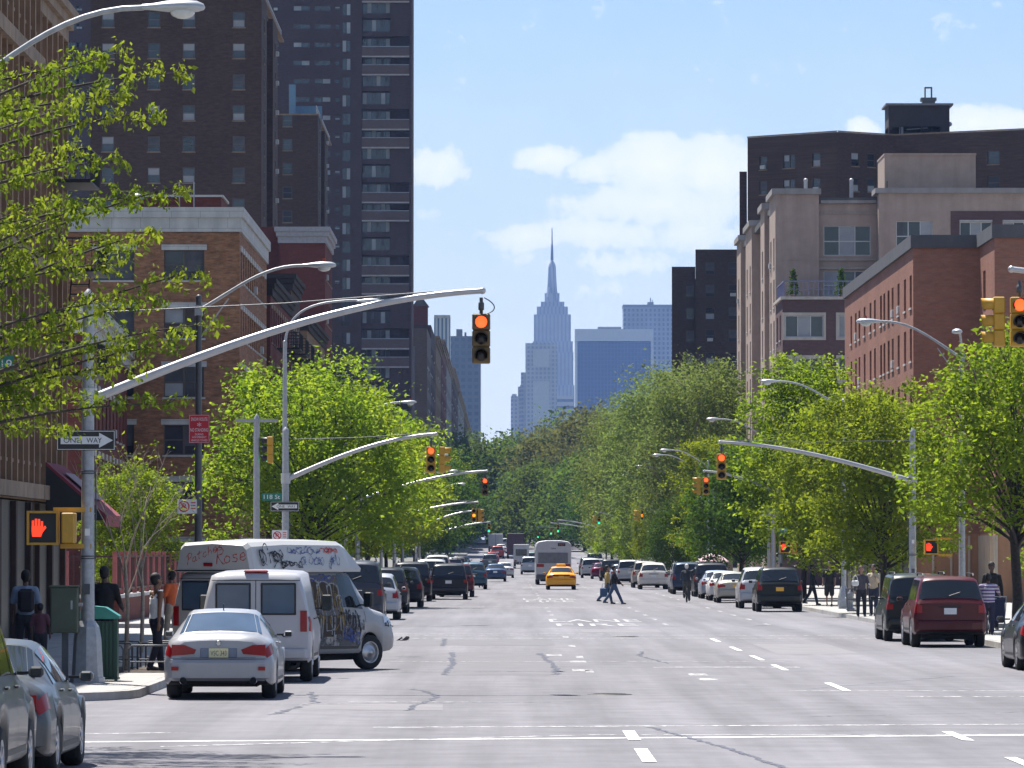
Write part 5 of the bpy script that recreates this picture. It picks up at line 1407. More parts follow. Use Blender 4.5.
# ------------------------------------------------------------ vehicles
def ring(st):
    y, zb, zl, zt, wb, wl, wt, zb1 = st
    zm = (zb1*.45+zl*.55) if zb < zb1+.02 else (zb+zl)*.5
    g0 = wl*.965
    return [(wb*.93, zb), (wb*.985, zb+.05), (wb, max(zb+.06, zm)), (wl*.997, max(zb+.07, zl-.1)), (g0, zl), (g0*.45+wt*.55+.015, (zl+zt-.05)*.5+.02*(zt-zl > .2)),
            (wt, zt-.055 if zt-zl > .1 else zt-(zt-zl)*.4), (wt*.88, zt-.01), (wt*.5, zt+.01), (0, zt+.018)]
class Car:
    def __init__(s, stations, wheels, rw, L):
        s.k = [list(q) for q in stations]; s.wheels = wheels; s.rw = rw; s.L = L; s.Ra = rw+.055
        ys = set()
        y = 0
        while y < L: ys.add(round(y, 3)); y += .11
        for q in s.k: ys.add(round(q[0], 3))
        for w_ in wheels:
            for j in range(-7, 8): ys.add(round(w_ + s.Ra*math.sin(j/7*PI/2), 3))
            ys.add(round(w_-s.Ra-.004, 3)); ys.add(round(w_+s.Ra+.004, 3))
        s.ys = [y for y in sorted(ys) if 0 <= y <= L]
        s.rows = [ring(s.st(y)) for y in s.ys]
    def st(s, y):
        k = s.k
        for a, b in zip(k[:-1], k[1:]):
            if a[0] <= y <= b[0]:
                t_ = (y-a[0])/max(1e-6, b[0]-a[0])
                # light smoothing of the widths, heights linear
                tt = t_
                r_ = [a[i]+(b[i]-a[i])*tt for i in range(7)]; break
        else: r_ = list(k[-1] if y > k[-1][0] else k[0])
        zb1 = r_[1]
        for w_ in s.wheels:
            d = abs(y-w_)
            if d < s.Ra: r_[1] = max(r_[1], s.rw+math.sqrt(max(0, s.Ra**2-d*d)))
        r_[1] = min(r_[1], r_[2]-.12)
        return (y, *r_[1:7], zb1)
    def P(s, y, v, side=1, off=0.0):
        def raw(y, v):
            r_ = ring(s.st(min(max(y, 0), s.L))); i = min(int(v), 8); f = v-i
            return Vector(((r_[i][0]*(1-f)+r_[i+1][0]*f), y, (r_[i][1]*(1-f)+r_[i+1][1]*f)))
        p = raw(y, v)
        if off:
            e = .03
            a = raw(min(y+e, s.L), v)-raw(max(y-e, 0), v); b = raw(y, min(v+.15, 9))-raw(y, max(v-.15, 0))
            n = b.cross(a)
            if n.length > 1e-9:
                n.normalize()
                if n.x < 0 and abs(n.x) > .2 or (abs(n.x) <= .2 and n.z < 0): n = -n
                p = p+n*off
        return Vector((p.x*side, p.y, p.z))
    def vz(s, y, z):
        r_ = ring(s.st(y))
        for i in range(9):
            if r_[i][1] <= z <= r_[i+1][1]: return i+(z-r_[i][1])/max(1e-6, r_[i+1][1]-r_[i][1])
        return 6
    def body(s, paint, lower=None):
        mb = MB(); n = 10; v = []; rows = s.rows
        for y, r_ in zip(s.ys, rows):
            for (x, z) in r_: v.append((x, y, z))
            for (x, z) in reversed(r_[:-1]): v.append((-x, y, z))
        m_ = 19; f = []; fd = []
        for i in range(len(rows)-1):
            for j in range(m_-1): f.append((i*m_+j, i*m_+j+1, (i+1)*m_+j+1, (i+1)*m_+j)[::-1])
            fd.append((i*m_+m_-1, i*m_, (i+1)*m_, (i+1)*m_+m_-1)[::-1])
        mb.add(v, f, 0, True)
        mb.add(v, fd, 1)
        for (base, fl) in ((0, False), ((len(rows)-1)*m_, True)):
            fs = []
            for j in range(9):
                a, b, c_, d = base+j, base+j+1, base+m_-2-j, base+m_-1-j
                q = (a, b, c_, d) if b != c_ else (a, b, d)
                fs.append(q[::-1] if fl else q)
            mb.add(v, fs, 0)
        return mb
    def patch(s, mb, y0, y1, v0, v1, side, off=.007, ny=6, nv=4, mi=0, slope0=0, slope1=0):
        g_ = []
        for i in range(ny+1):
            for j in range(nv+1):
                fv = j/nv; a = y0+slope0*fv; b = y1+slope1*fv
                g_.append(s.P(a+(b-a)*i/ny, v0+(v1-v0)*fv, side, off))
        f = []
        for i in range(ny):
            for j in range(nv):
                q = (i*(nv+1)+j, i*(nv+1)+j+1, (i+1)*(nv+1)+j+1, (i+1)*(nv+1)+j)
                f.append(q[::-1] if side > 0 else q)
        mb.add(g_, f, mi, True)
    def across(s, mb, y0, y1, v0, off=.007, ny=6, nv=5, mi=0, inset=.0):
        g_ = []
        for i in range(ny+1):
            y = y0+(y1-y0)*i/ny
            row = [s.P(y, v0+(9-v0)*j/nv, 1, off) for j in range(nv+1)]
            row += [Vector((-p.x, p.y, p.z)) for p in reversed(row[:-1])]
            g_ += row
        m_ = 2*nv+1; f = []
        for i in range(ny):
            for j in range(m_-1): f.append((i*m_+j, (i+1)*m_+j, (i+1)*m_+j+1, i*m_+j+1))
        mb.add(g_, f, mi, True)
def wheel_mesh(r, w_, spokes=7, steel=False):
    t_ = MB(); t_.lathe([(r*.62, -w_/2+.01), (r*.9, -w_/2), (r*.98, -w_/2+.03), (r, -w_*.2), (r, w_*.2), (r*.98, w_/2-.03), (r*.9, w_/2), (r*.62, w_/2-.01)], (0, 0, 0), 'x', 24)
    m_ = MB(); m_.lathe([(r*.62, -w_/2+.012), (r*.6, -w_/2+.05), (r*.6, w_/2-.05), (r*.63, w_/2-.008), (r*.58, w_/2-.02)], (0, 0, 0), 'x', 24)
    m_.lathe([(r*.59, w_/2-.06), (.001, w_/2-.055)], (0, 0, 0), 'x', 20, mi=1 if not steel else 0)
    if steel: m_.lathe([(r*.5, w_/2-.056), (r*.36, w_/2-.02), (r*.16, w_/2-.015), (r*.13, w_/2+.015), (.001, w_/2+.02)], (0, 0, 0), 'x', 20)
    else:
        for k in range(spokes):
            n0 = len(m_.v); m_.box(w_/2-.05, -.022, .03, w_/2-.012, .022, r*.6); m_.xform(Matrix.Rotation(2*PI*k/spokes, 4, 'X'), n0)
        m_.lathe([(r*.17, w_/2-.05), (r*.15, w_/2-.005), (.001, w_/2)], (0, 0, 0), 'x', 12)
    return t_.mesh('tyre', M_RUB), m_.mesh('rim', [M_RIM, M_DRK])
_WM = {}
def add_wheels(r_, wheels, rw, xh, ww=.2, steel=False, steer=0):
    key = (rw, ww, steel)
    if key not in _WM: _WM[key] = wheel_mesh(rw, ww, 7, steel)
    ty, ri = _WM[key]
    for i, y in enumerate(wheels):
        for sd_ in (-1, 1):
            rz = (0 if sd_ > 0 else PI) + (steer if i == len(wheels)-1 else 0)
            t_ = bpy.data.objects.new('wheel', None); C.objects.link(t_); t_.parent = r_; t_.location = (sd_*(xh-ww/2-.01), y, rw); t_.rotation_euler = (0, 0, rz)
            link('tyre', ty, t_); link('rim', ri, t_)
def plate(r_, x, y, z, mat, txt=None, w_=.31, h_=.155):
    p = MB(); p.box(x-w_/2, y-.012, z-h_/2, x+w_/2, y, z+h_/2)
    o = p.build('number_plate', mat, r_)
    if txt:
        q = MB(); put_text(q, txt, lambda u, v: (x+(u-.5)*w_*.82, y-.014, z+(v-.5)*h_*.5)); q.build('plate_lettering', pm('plate_ink', (.05, .05, .12), .5), o)
SPECS = {
 'sport_sedan': dict(L=4.57, wh=(.98, 3.7), rw=.325, xh=.89, st=[(0, .33, .80, .93, .79, .74, .62), (.05, .27, .86, .99, .85, .80, .66), (.18, .24, .9, 1.04, .885, .84, .69), (.62, .22, .94, 1.06, .9, .86, .68), (1.32, .2, .95, 1.38, .9, .87, .57),
      (1.8, .2, .94, 1.425, .9, .87, .575), (2.5, .2, .92, 1.39, .9, .87, .56), (3.25, .2, .9, .99, .9, .86, .64), (4.1, .22, .8, .86, .88, .82, .62), (4.45, .26, .66, .74, .82, .74, .5), (4.57, .33, .55, .62, .7, .6, .4)],
      rg=(.66, 1.28, 6.15), ws=(2.56, 3.2, 6.1), side=(.95, 2.95, 4.15, 5.9), seams=(1.25, 2.2, 3.1), tail=('wrap', .70, .86, .42)),
 'sedan': dict(L=4.9, wh=(1.05, 3.85), rw=.32, xh=.89, st=[(0, .36, .80, .92, .80, .76, .66), (.05, .3, .86, .99, .86, .82, .7), (.2, .25, .9, 1.02, .89, .85, .7), (1.0, .22, .93, 1.04, .9, .86, .7), (1.55, .2, .94, 1.37, .9, .87, .58),
      (2.1, .2, .94, 1.42, .9, .87, .59), (2.8, .2, .92, 1.39, .9, .87, .57), (3.45, .2, .9, 1.0, .9, .86, .64), (4.4, .22, .82, .88, .88, .82, .62), (4.78, .26, .7, .76, .84, .76, .55), (4.9, .33, .6, .66, .74, .66, .5)],
      rg=(1.04, 1.5, 6.15), ws=(2.86, 3.4, 6.1), side=(1.3, 3.15, 4.15, 5.9), seams=(1.55, 2.5, 3.35), tail=('wrap', .72, .86, .3)),
 'suv': dict(L=4.65, wh=(.92, 3.65), rw=.36, xh=.92, st=[(0, .42, 1.06, 1.1, .84, .8, .74), (.05, .36, 1.1, 1.17, .9, .86, .76), (.34, .32, 1.12, 1.66, .92, .88, .68), (.5, .32, 1.12, 1.73, .92, .88, .69), (2.5, .32, 1.1, 1.75, .92, .88, .69),
      (2.65, .32, 1.1, 1.72, .92, .88, .67), (3.35, .32, 1.08, 1.14, .92, .87, .7), (4.3, .34, .98, 1.03, .9, .84, .66), (4.57, .36, .85, .92, .86, .78, .6), (4.65, .42, .7, .76, .78, .7, .5)],
      rg=(.075, .33, 5.6), ws=(2.7, 3.3, 6.1), side=(.42, 3.0, 4.2, 5.9), seams=(1.35, 2.3, 3.3), tail=('post', .86, 1.16, .13), rack=True),
 'minivan': dict(L=4.9, wh=(.95, 3.85), rw=.33, xh=.94, st=[(0, .4, 1.0, 1.05, .88, .84, .78), (.05, .32, 1.04, 1.14, .93, .9, .8), (.25, .28, 1.06, 1.66, .95, .92, .74), (.4, .28, 1.06, 1.75, .95, .92, .75), (2.6, .26, 1.02, 1.78, .95, .91, .75),
      (2.9, .26, 1.02, 1.72, .95, .91, .72), (3.95, .26, 1.0, 1.1, .94, .88, .72), (4.6, .28, .9, .95, .9, .82, .62), (4.85, .32, .75, .8, .84, .74, .5), (4.9, .38, .65, .7, .76, .68, .45)],
      rg=(.07, .25, 5.5), ws=(3.0, 3.85, 6.1), side=(.35, 3.3, 4.2, 5.9), seams=(1.5, 2.6, 3.6), tail=('post', .85, 1.2, .12), rack=True),
 'wagon': dict(L=4.4, wh=(.85, 3.45), rw=.32, xh=.87, st=[(0, .36, .9, .96, .8, .76, .7), (.05, .3, .95, 1.04, .86, .82, .72), (.45, .25, .98, 1.42, .88, .84, .6), (.65, .25, .97, 1.5, .88, .85, .62), (2.2, .22, .95, 1.53, .88, .85, .62),
      (2.5, .22, .94, 1.48, .88, .85, .6), (3.15, .22, .92, 1.02, .88, .84, .66), (4.0, .24, .84, .9, .86, .8, .62), (4.32, .28, .7, .76, .8, .7, .5), (4.4, .34, .6, .66, .7, .6, .4)],
      rg=(.09, .43, 5.7), ws=(2.55, 3.1, 6.1), side=(.5, 2.85, 4.15, 5.9), seams=(1.2, 2.1, 3.0), tail=('post', .72, .98, .15)),
 'cargo_van': dict(L=5.1, wh=(.95, 4.2), rw=.35, xh=1.0, st=[(0, .5, 1.18, 1.86, .95, .97, .76), (.05, .42, 1.2, 1.94, .99, 1.0, .79), (.16, .36, 1.2, 1.985, 1.01, 1.01, .81), (3.3, .34, 1.2, 2.02, 1.01, 1.01, .82), (3.6, .34, 1.19, 1.96, 1.01, 1.0, .8),
      (4.3, .34, 1.17, 1.27, 1.01, .98, .86), (4.8, .36, 1.1, 1.17, .99, .95, .82), (5.02, .38, 1.0, 1.08, .97, .92, .78), (5.1, .42, .8, .88, .94, .86, .7)],
      rg=None, ws=(3.68, 4.24, 6.1), side=(3.0, 3.95, 4.15, 5.9), seams=(1.2, 2.0, 2.9, 3.95), tail=('van', .92, 1.3, .13)),
}
def make_car(spec, label, cat, color, loc, rz=0, name='parked_car', metallic=False, platemat=None, platetxt=None, group=None, glass=None, litter_=False, steer=0, extra=None, lightbar=False):
    S = SPECS[spec]; c_ = Car(S['st'], S['wh'], S['rw'], S['L'])
    P_ = M_PAINTM if metallic else M_PAINT; G = glass or M_GLS
    r_ = thing(name, label, cat, loc, rz, group); L = S['L']
    st0 = c_.st(0)
    c_.body(P_).build('body', [P_, M_DRK], r_)
    f_ = MB(); f_.box(-.6, .35, .2, .6, L-.4, .5); f_.build('underbody', M_DRK, r_)
    q = MB(); q.tube([(-.7, S['wh'][0], S['rw']), (.7, S['wh'][0], S['rw'])], .06, 8); q.build('axle', M_DRK, r_)
    if S['rg']:
        y0, y1, v0 = S['rg']; g_ = MB(); c_.across(g_, y0, y1, v0); g_.build('rear_window', G, r_)
        if spec in ('suv', 'minivan', 'wagon'):
            w_ = MB(); p = c_.P(y0+.03, 9, 1, .03); w_.tube([(-.02, p.y-.02, p.z-.02), (.25, p.y-.01, p.z+.07)], .012, 5); w_.build('wiper', M_BLK, r_)
    y0, y1, v0 = S['ws']; g_ = MB(); c_.across(g_, y0, y1, v0); g_.build('windscreen', G, r_)
    a, b, va, vb = S['side']
    for sd_ in (1, -1):
        cuts = [a] + [q_ for q_ in S['seams'] if a+.2 < q_ < b-.15] + [b]
        for i in range(len(cuts)-1):
            if spec == 'cargo_van' and cuts[i+1] < 2.9: continue
            y0, y1 = cuts[i]+.03, cuts[i+1]-.03
            sl0 = .28 if i == 0 and spec in ('sport_sedan', 'sedan') else (.08 if i == 0 else 0)
            sl1 = -.45 if i == len(cuts)-2 and spec != 'cargo_van' else (-.3 if i == len(cuts)-2 else 0)
            g_ = MB(); c_.patch(g_, y0, y1, va, vb, sd_, .008, 6, 4, 0, sl0, sl1); g_.build('side_window', G, r_)
        sm = MB()
        for y in S['seams']: c_.patch(sm, y-.007, y+.007, 1.1 if all(abs(y-w_) > c_.Ra for w_ in S['wh']) else 2.2, 4.0, sd_, .003, 1, 8)
        c_.patch(sm, S['seams'][0], S['seams'][-1], 1.1, 1.25, sd_, .003, 10, 1)
        sm.build('door_gap', M_BLK, r_)
        for y in S['seams'][:-1]:
            if y < 1.0: continue
            h = MB(); p = c_.P(y+.12, 3.3, sd_, .0); h.box(p.x-.01, p.y, p.z, p.x+sd_*.035, p.y+.17, p.z+.03, 0, .008); h.build('door_handle', P_ if spec != 'cargo_van' else M_BLK, r_)
        p = c_.P(S['seams'][-1]-.12, 4.2, sd_); m_ = MB(); big = spec == 'cargo_van'
        hw, hh = (.1, .15) if big else (.075, .055)
        m_.box(p.x+sd_*.1, p.y-.06, p.z+.02, p.x+sd_*(.1+hw*2), p.y+.07, p.z+.02+hh*2, 0, .03); m_.box(p.x-sd_*.02, p.y, p.z+.05, p.x+sd_*.12, p.y+.03, p.z+.08, 1)
        m_.box(p.x+sd_*.12, p.y-.064, p.z+.04, p.x+sd_*(.08+hw*2), p.y-.061, p.z+hh*2, 2)
        m_.build('mirror', [M_BLK if big else P_, M_BLK, M_GLS], r_)
        # tail lights
        kind, z0, z1, wi = S['tail']; t_ = MB(); x1 = st0[4]*.985; 
        if kind == 'wrap':
            c_.patch(t_, .01, .32, c_.vz(.15, z0+.02), c_.vz(.15, z1+.02), sd_, .008, 6, 4)
            xs = sd_*(x1-.03); t_.prism([(xs, z0), (xs, z1+.02), (sd_*(x1-wi*.55), z1+.015), (sd_*(x1-wi), z0+.1), (sd_*(x1-wi*.92), z0+.03)], -.014, .03, 'y')
        else:
            c_.patch(t_, .005, .13, c_.vz(.08, z0), c_.vz(.08, z1) if z1 < 1.1 else 3.98, sd_, .008, 4, 5)
            t_.box(sd_*(x1-wi), -.018, z0, sd_*(x1-.01), .02, z1 if kind == 'van' else min(z1, st0[2]-.01))
            if kind == 'post' and spec != 'wagon': c_.patch(t_, .09, .2, 4.05, 4.9, sd_, .012, 3, 3)
        t_.build('tail_light', M_RED, r_)
        hl = MB(); yb = L-.05; xw = c_.st(L-.1)[4]; zt = c_.st(L-.12)[2]
        c_.patch(hl, L-.42, L-.08, 2.6, 3.9, sd_, .008, 4, 3); hl.build('headlight', pm('headlight_lens', (.6, .62, .65), .08, .3, .05), r_)
        if spec == 'sport_sedan':
            z_ = .47; q = MB(); q.box(sd_*.64, -.115, z_, sd_*.75, -.09, z_+.06); q.build('reflector', M_RED, r_)
            q = MB(); q.lathe([(.055, -.13), (.06, -.12), (.06, .1)], (sd_*.56, 0, .31), 'y', 14); q.lathe([(.0549, -.1), (.001, -.1)], (sd_*.56, 0, .31), 'y', 14, 1); q.build('exhaust', [M_CHR, M_DRK], r_)
    # bumper
    zb = .3 if spec in ('sport_sedan', 'sedan', 'wagon') else .4
    zt = {'sport_sedan': .66, 'sedan': .64, 'suv': .68, 'minivan': .62, 'wagon': .6, 'cargo_van': .62}[spec]
    wv = st0[4]+.035; q = MB()
    secs = [(zb, .93, .0), (zb+.05, 1, .085), (zt-.07, 1, .1), (zt-.02, .99, .08), (zt, .97, .02)]
    plan = [(-1, .42), (-1.01, .2), (-1, .04), (-.9, -.06), (-.6, -.1), (0, -.115), (.6, -.1), (.9, -.06), (1, .04), (1.01, .2), (1, .42)]
    v = []; f = []
    for (z, k, o_) in secs:
        for (px, py) in plan:
            v.append((px*wv*k, (py if py > 0 else py*o_/.1), z))
    n = len(plan)
    for i in range(len(secs)-1):
        for j in range(n-1): f.append((i*n+j, i*n+j+1, (i+1)*n+j+1, (i+1)*n+j))
    f.append(tuple(range((len(secs)-1)*n, len(secs)*n))); f.append(tuple(range(n-1, -1, -1)))
    q.add(v, f, 0, False)
    bm = {'cargo_van': P_, 'suv': P_}.get(spec, P_)
    q.build('bumper', bm, r_)
    if spec == 'sport_sedan':
        q = MB(); q.box(-.3, -.012, .665, .3, .02, .83, 0, .02); q.box(-.6, -.118, .675, .6, -.06, .68, 1); q.build('plate_recess', [pm('blue_grey_recess', (.16, .18, .24), .3), M_BLK], r_)
        q = MB(); q.lathe([(.045, -.012), (.05, 0)], (0, 0, .9), 'y', 16); q.lathe([(.035, -.013), (.001, -.013)], (0, 0, .9), 'y', 12); q.build('boot_badge', M_CHR, r_)
        q = MB(); q.tube([(0, 1.45, 1.4), (0, 1.42, 1.52)], .01, 5); q.build('antenna', M_BLK, r_)
    if S.get('rack'):
        for sd_ in (1, -1):
            q = MB(); x = sd_*st0[6]*.84; q.tube([(x, .6, 1.76), (x, .66, 1.82), (x, 2.3, 1.83), (x, 2.4, 1.77)], .018, 6); q.build('roof_rail', M_BLK, r_)
    pz = {'sport_sedan': .745, 'sedan': .78, 'suv': .9, 'minivan': .88, 'wagon': .78, 'cargo_van': .93}[spec]
    px_ = .0 if spec != 'cargo_van' else -.0
    plate(r_, 0 if spec != 'cargo_van' else -.02, -.014, pz, platemat or M_PLATEW, platetxt)
    if spec in ('suv', 'minivan', 'wagon'):
        q = MB(); q.box(-.28, -.03, pz+.09, .28, -.001, pz+.12, 0, .008); q.build('tailgate_trim', M_CHR if metallic else M_BLK, r_)
    add_wheels(r_, S['wh'], S['rw'], S['xh'], .23 if spec != 'cargo_van' else .22, spec == 'cargo_van', steer)
    setcol(r_, (*color, 1))
    r_['spec'] = spec
    return r_, c_
M_TINT = glassmat('blue_tinted_glass', (.05, .08, .13), .1, .15)
# near silver sedan
silver, _c = make_car('sport_sedan', 'silver sport sedan parked at the corner with its rear towards the camera', 'car', (.33, .335, .36), (PX(219, 81.6), 81.6, 0), 0, 'silver_sedan', True, M_PLATE, 'VSC 343', None, M_TINT)
# white cargo van
wv_, cv_ = make_car('cargo_van', 'white panel van with two square rear windows between the silver sedan and the vandalised van', 'van', (.44, .44, .47), (PX(256, 92.3), 92.3, 0), 0, 'cargo_van', False, M_PLATEW, 'XFD 29')
def van_rear(r_, W_=.36):
    for sd_ in (-1, 1):
        q = MB(); q.box(sd_*.09, -.02, 1.22, sd_*.73, .0, 1.80, 0, .03); fr_ = q.build('rear_window_seal', M_BLK, r_)
        q = MB(); q.box(sd_*.125, -.026, 1.255, sd_*.695, -.0205, 1.765); q.build('rear_window', M_TINT, fr_)
    q = MB(); q.box(-.006, -.006, .64, .006, .0, 1.84); q.box(-.8, -.006, 1.84, .8, 0, 1.852); q.build('door_gap', M_BLK, r_)
    q = MB(); q.box(-.3, -.02, .82, .26, -.001, 1.06); q.build('plate_recess', M_BLK, r_)
    q = MB(); q.box(.08, -.05, 1.06, .2, -.02, 1.1, 0, .01); q.build('door_handle', M_BLK, r_)
    q = MB(); q.box(-.22, .06, 1.985, .22, .14, 2.03, 0, .02); q.build('roof_marker_light', M_RED, r_)
van_rear(wv_)
q = MB(); q.lathe([(.085, -.008), (.001, -.009)], (0, 0, 0), 'y', 16); 
q.xform(Matrix.Translation((.55, 0, .86)) @ Matrix.Diagonal((1, 1, .5, 1))); q.build('oval_badge', pm('badge_blue', (.02, .03, .08), .3), wv_)
for sd_ in (-.35, .35): pass
# vandalised high roof van, pulling out
HR = -R(31)
gx0, gy0 = PX(256, 98.9), 98.9
dirv = Vector((math.sin(R(31)), math.cos(R(31))))
rearR = Vector((gx0, gy0)); cen = rearR + Vector((-dirv.y, dirv.x))*1.0
gv_, gc_ = make_car('cargo_van', 'high roofed white van covered in graffiti, standing askew as it pulls out from the kerb', 'van', (.33, .325, .33), (cen.x, cen.y, 0), HR, 'graffiti_van', False, M_PLATEW, None, steer=-R(16))
van_rear(gv_)
# raised fibreglass roof
q = MB()
def hr(y, w0, w1, zt): return [(w0, y, 1.965), (w0+.015, y, 2.03), (w1, y, zt-.1), (w1-.09, y, zt-.02), (0, y, zt+.02), (-w1+.09, y, zt-.02), (-w1, y, zt-.1), (-w0-.015, y, 2.03), (-w0, y, 1.965)]
secs = [hr(.0, .84, .77, 2.5), hr(.1, .88, .82, 2.56), hr(1.2, .9, .85, 2.6), hr(3.2, .9, .85, 2.59), hr(3.5, .89, .8, 2.52), hr(3.95, .87, .7, 2.1)]
v = [p for s_ in secs for p in s_]; f = []
for i in range(len(secs)-1):
    for j in range(8): f.append((i*9+j, i*9+j+1, (i+1)*9+j+1, (i+1)*9+j)[::-1])
q.add(v, f, 0, False); q.add(secs[0], [tuple(range(9))], 0); q.add(secs[-1], [tuple(range(8, -1, -1))], 0)
hroof = q.build('high_roof', M_PAINT, gv_); hroof.color = (.46, .46, .46, 1)
q = MB(); q.box(-.1-.12, -.03, 2.08, .12-.12, -.005, 2.15, 0, .015); q.build('brake_light', M_RED, hroof)
q = MB(); q.box(-.9, -.015, 1.985, .9, .1, 2.01); q.build('roof_seam', M_BLK, hroof)
def sidex(y, z):
    if z > 1.97:
        t_ = (z-2.03)/.45; return .918-(.065)*max(0, t_)+.006
    v_ = gc_.vz(y, z); return gc_.P(y, v_, 1).x
def stroke(mb, pts, w_, mi, fn):
    """flat paint ribbon through 2D points on a surface; fn maps (a, b) to 3D"""
    P = []
    n = len(pts)
    for i in range(n-1):
        p0 = Vector(pts[max(i-1, 0)]); p1 = Vector(pts[i]); p2 = Vector(pts[i+1]); p3 = Vector(pts[min(i+2, n-1)])
        for k in range(5):
            t_ = k/5; P.append(.5*((2*p1)+(-p0+p2)*t_+(2*p0-5*p1+4*p2-p3)*t_*t_+(-p0+3*p1-3*p2+p3)*t_**3))
    P.append(Vector(pts[-1]))
    v = []
    for i, p in enumerate(P):
        d = (P[min(i+1, len(P)-1)]-P[max(i-1, 0)])
        if d.length < 1e-6: d = Vector((1, 0))
        d.normalize(); nn = Vector((-d.y, d.x))*w_*.5*(.75+.35*math.sin(i*1.3))
        v += [fn(*(p-nn)), fn(*(p+nn))]
    mb.add(v, [(2*i, 2*i+1, 2*i+3, 2*i+2) for i in range(len(P)-1)], mi)
GL = {'P': [[(.1, 0), (.2, .5), (.25, 1)], [(0, .75), (.25, 1), (.6, .9), (.55, .6), (.2, .45)]], 'a': [[(.5, .5), (.2, .5), (.1, .2), (.3, 0), (.5, .3), (.5, .5), (.55, .05), (.7, .1)]],
      't': [[(.3, .95), (.25, .2), (.45, 0)], [(0, .65), (.6, .7)]], 'c': [[(.5, .5), (.2, .5), (.1, .2), (.3, 0), (.6, .15)]], 'h': [[(.1, 1), (.12, 0)], [(.12, .3), (.35, .5), (.5, .3), (.55, 0)]],
      'e': [[(.1, .25), (.5, .3), (.4, .55), (.15, .45), (.1, .15), (.35, 0), (.6, .12)]], 's': [[(.5, .5), (.2, .5), (.2, .32), (.5, .2), (.45, 0), (.1, .02)]], 'R': [[(.1, 0), (.2, 1)], [(0, .8), (.3, 1.05), (.65, .85), (.55, .6), (.2, .5), (.6, 0), (.8, -.05)]],
      'o': [[(.3, .5), (.1, .3), (.2, 0), (.5, .05), (.55, .35), (.3, .5)]]}
M_SPR_R = pm('red_spray_paint', (.55, .06, .03), .6, 0, .1, 20); M_SPR_K = pm('black_spray_paint', (.012, .012, .018), .6, 0, .1, 20); M_SPR_B = pm('blue_spray_paint', (.06, .1, .32), .6, 0, .15, 20)
M_SPR_N = pm('brown_spray_paint', (.045, .03, .018), .6, 0, .5, 4); M_SPR_G = pm('grey_spray_paint', (.33, .33, .35), .6, 0, .1, 20); M_SPR_Y = pm('gold_spray_paint', (.22, .14, .03), .6, 0, .3, 6)
gm_ = [worn('red_spray', (.5, .04, .025), .72, 14), worn('black_spray', (.015, .015, .022), .62, 12), worn('blue_spray', (.06, .09, .26), .6, 12), worn('brown_spray', (.04, .027, .016), .66, 5), worn('grey_spray', (.3, .3, .31), .6, 12), worn('gold_spray', (.2, .13, .03), .62, 9)]
q = MB()
def rearfn(a, b): 
    t_ = max(0, min(1, (b-2.03)/.4)); return (a, -.006+.0*t_, b)
def write(word, x, z, s, slope, mi, fn, w_=.028):
    for ch in word:
        for stn in GL[ch]: stroke(q, [(x+s*p[0], z+s*p[1]*(1.15 if ch in 'PR' else 1)+slope*(s*p[0])) for p in stn], w_, mi, fn)
        x += s*.68; z += slope*s*.68
write('Patches', -.62, 2.1, .18, .38, 0, rearfn, .016); write('Rose', .06, 2.12, .27, .12, 0, rearfn, .02)
q.build('rear_lettering', gm_, hroof)
rg = random.Random(12)
def sidefn(o_): return lambda a, b: (sidex(a, b)+o_, a, b)
def scrib(mb, y0, y1, z0, z1, n, mi, w_, fn):
    """a tag: looping letter-like strokes"""
    x = y0; st_ = (y1-y0)/n
    for k in range(n):
        cx = y0+st_*(k+.5)+rg.uniform(-.3, .3)*st_; zc = (z0+z1)/2+rg.uniform(-.18, .18)*(z1-z0); a = rg.uniform(0, 6.28); pts = []
        m_ = rg.choice((4, 5, 7, 9)); sp_ = rg.choice((.7, 1.3, 1.9, 2.3, -1.1, 2.8))
        for i in range(m_): pts.append((cx+math.cos(a+i*sp_)*st_*rg.uniform(.2, .95), zc+math.sin(a+i*sp_)*(z1-z0)*rg.uniform(.15, .62)))
        stroke(mb, pts, w_, mi, fn)
q = MB(); f8 = sidefn(.008)
scrib(q, .3, 1.1, 2.1, 2.45, 5, 1, .03, f8); scrib(q, .35, 1.0, 2.12, 2.44, 3, 1, .024, sidefn(.0095)); scrib(q, 1.0, 1.75, 2.04, 2.2, 5, 1, .024, f8)
scrib(q, 1.3, 2.5, 2.3, 2.45, 8, 2, .018, f8); scrib(q, 1.75, 2.6, 2.08, 2.26, 6, 2, .016, f8); scrib(q, 2.5, 3.1, 2.32, 2.43, 5, 0, .018, f8); scrib(q, 2.7, 3.15, 2.08, 2.34, 4, 2, .018, f8)
q.build('roof_graffiti', gm_, hroof)
q = MB(); f4 = sidefn(.007); f5 = sidefn(.0105)
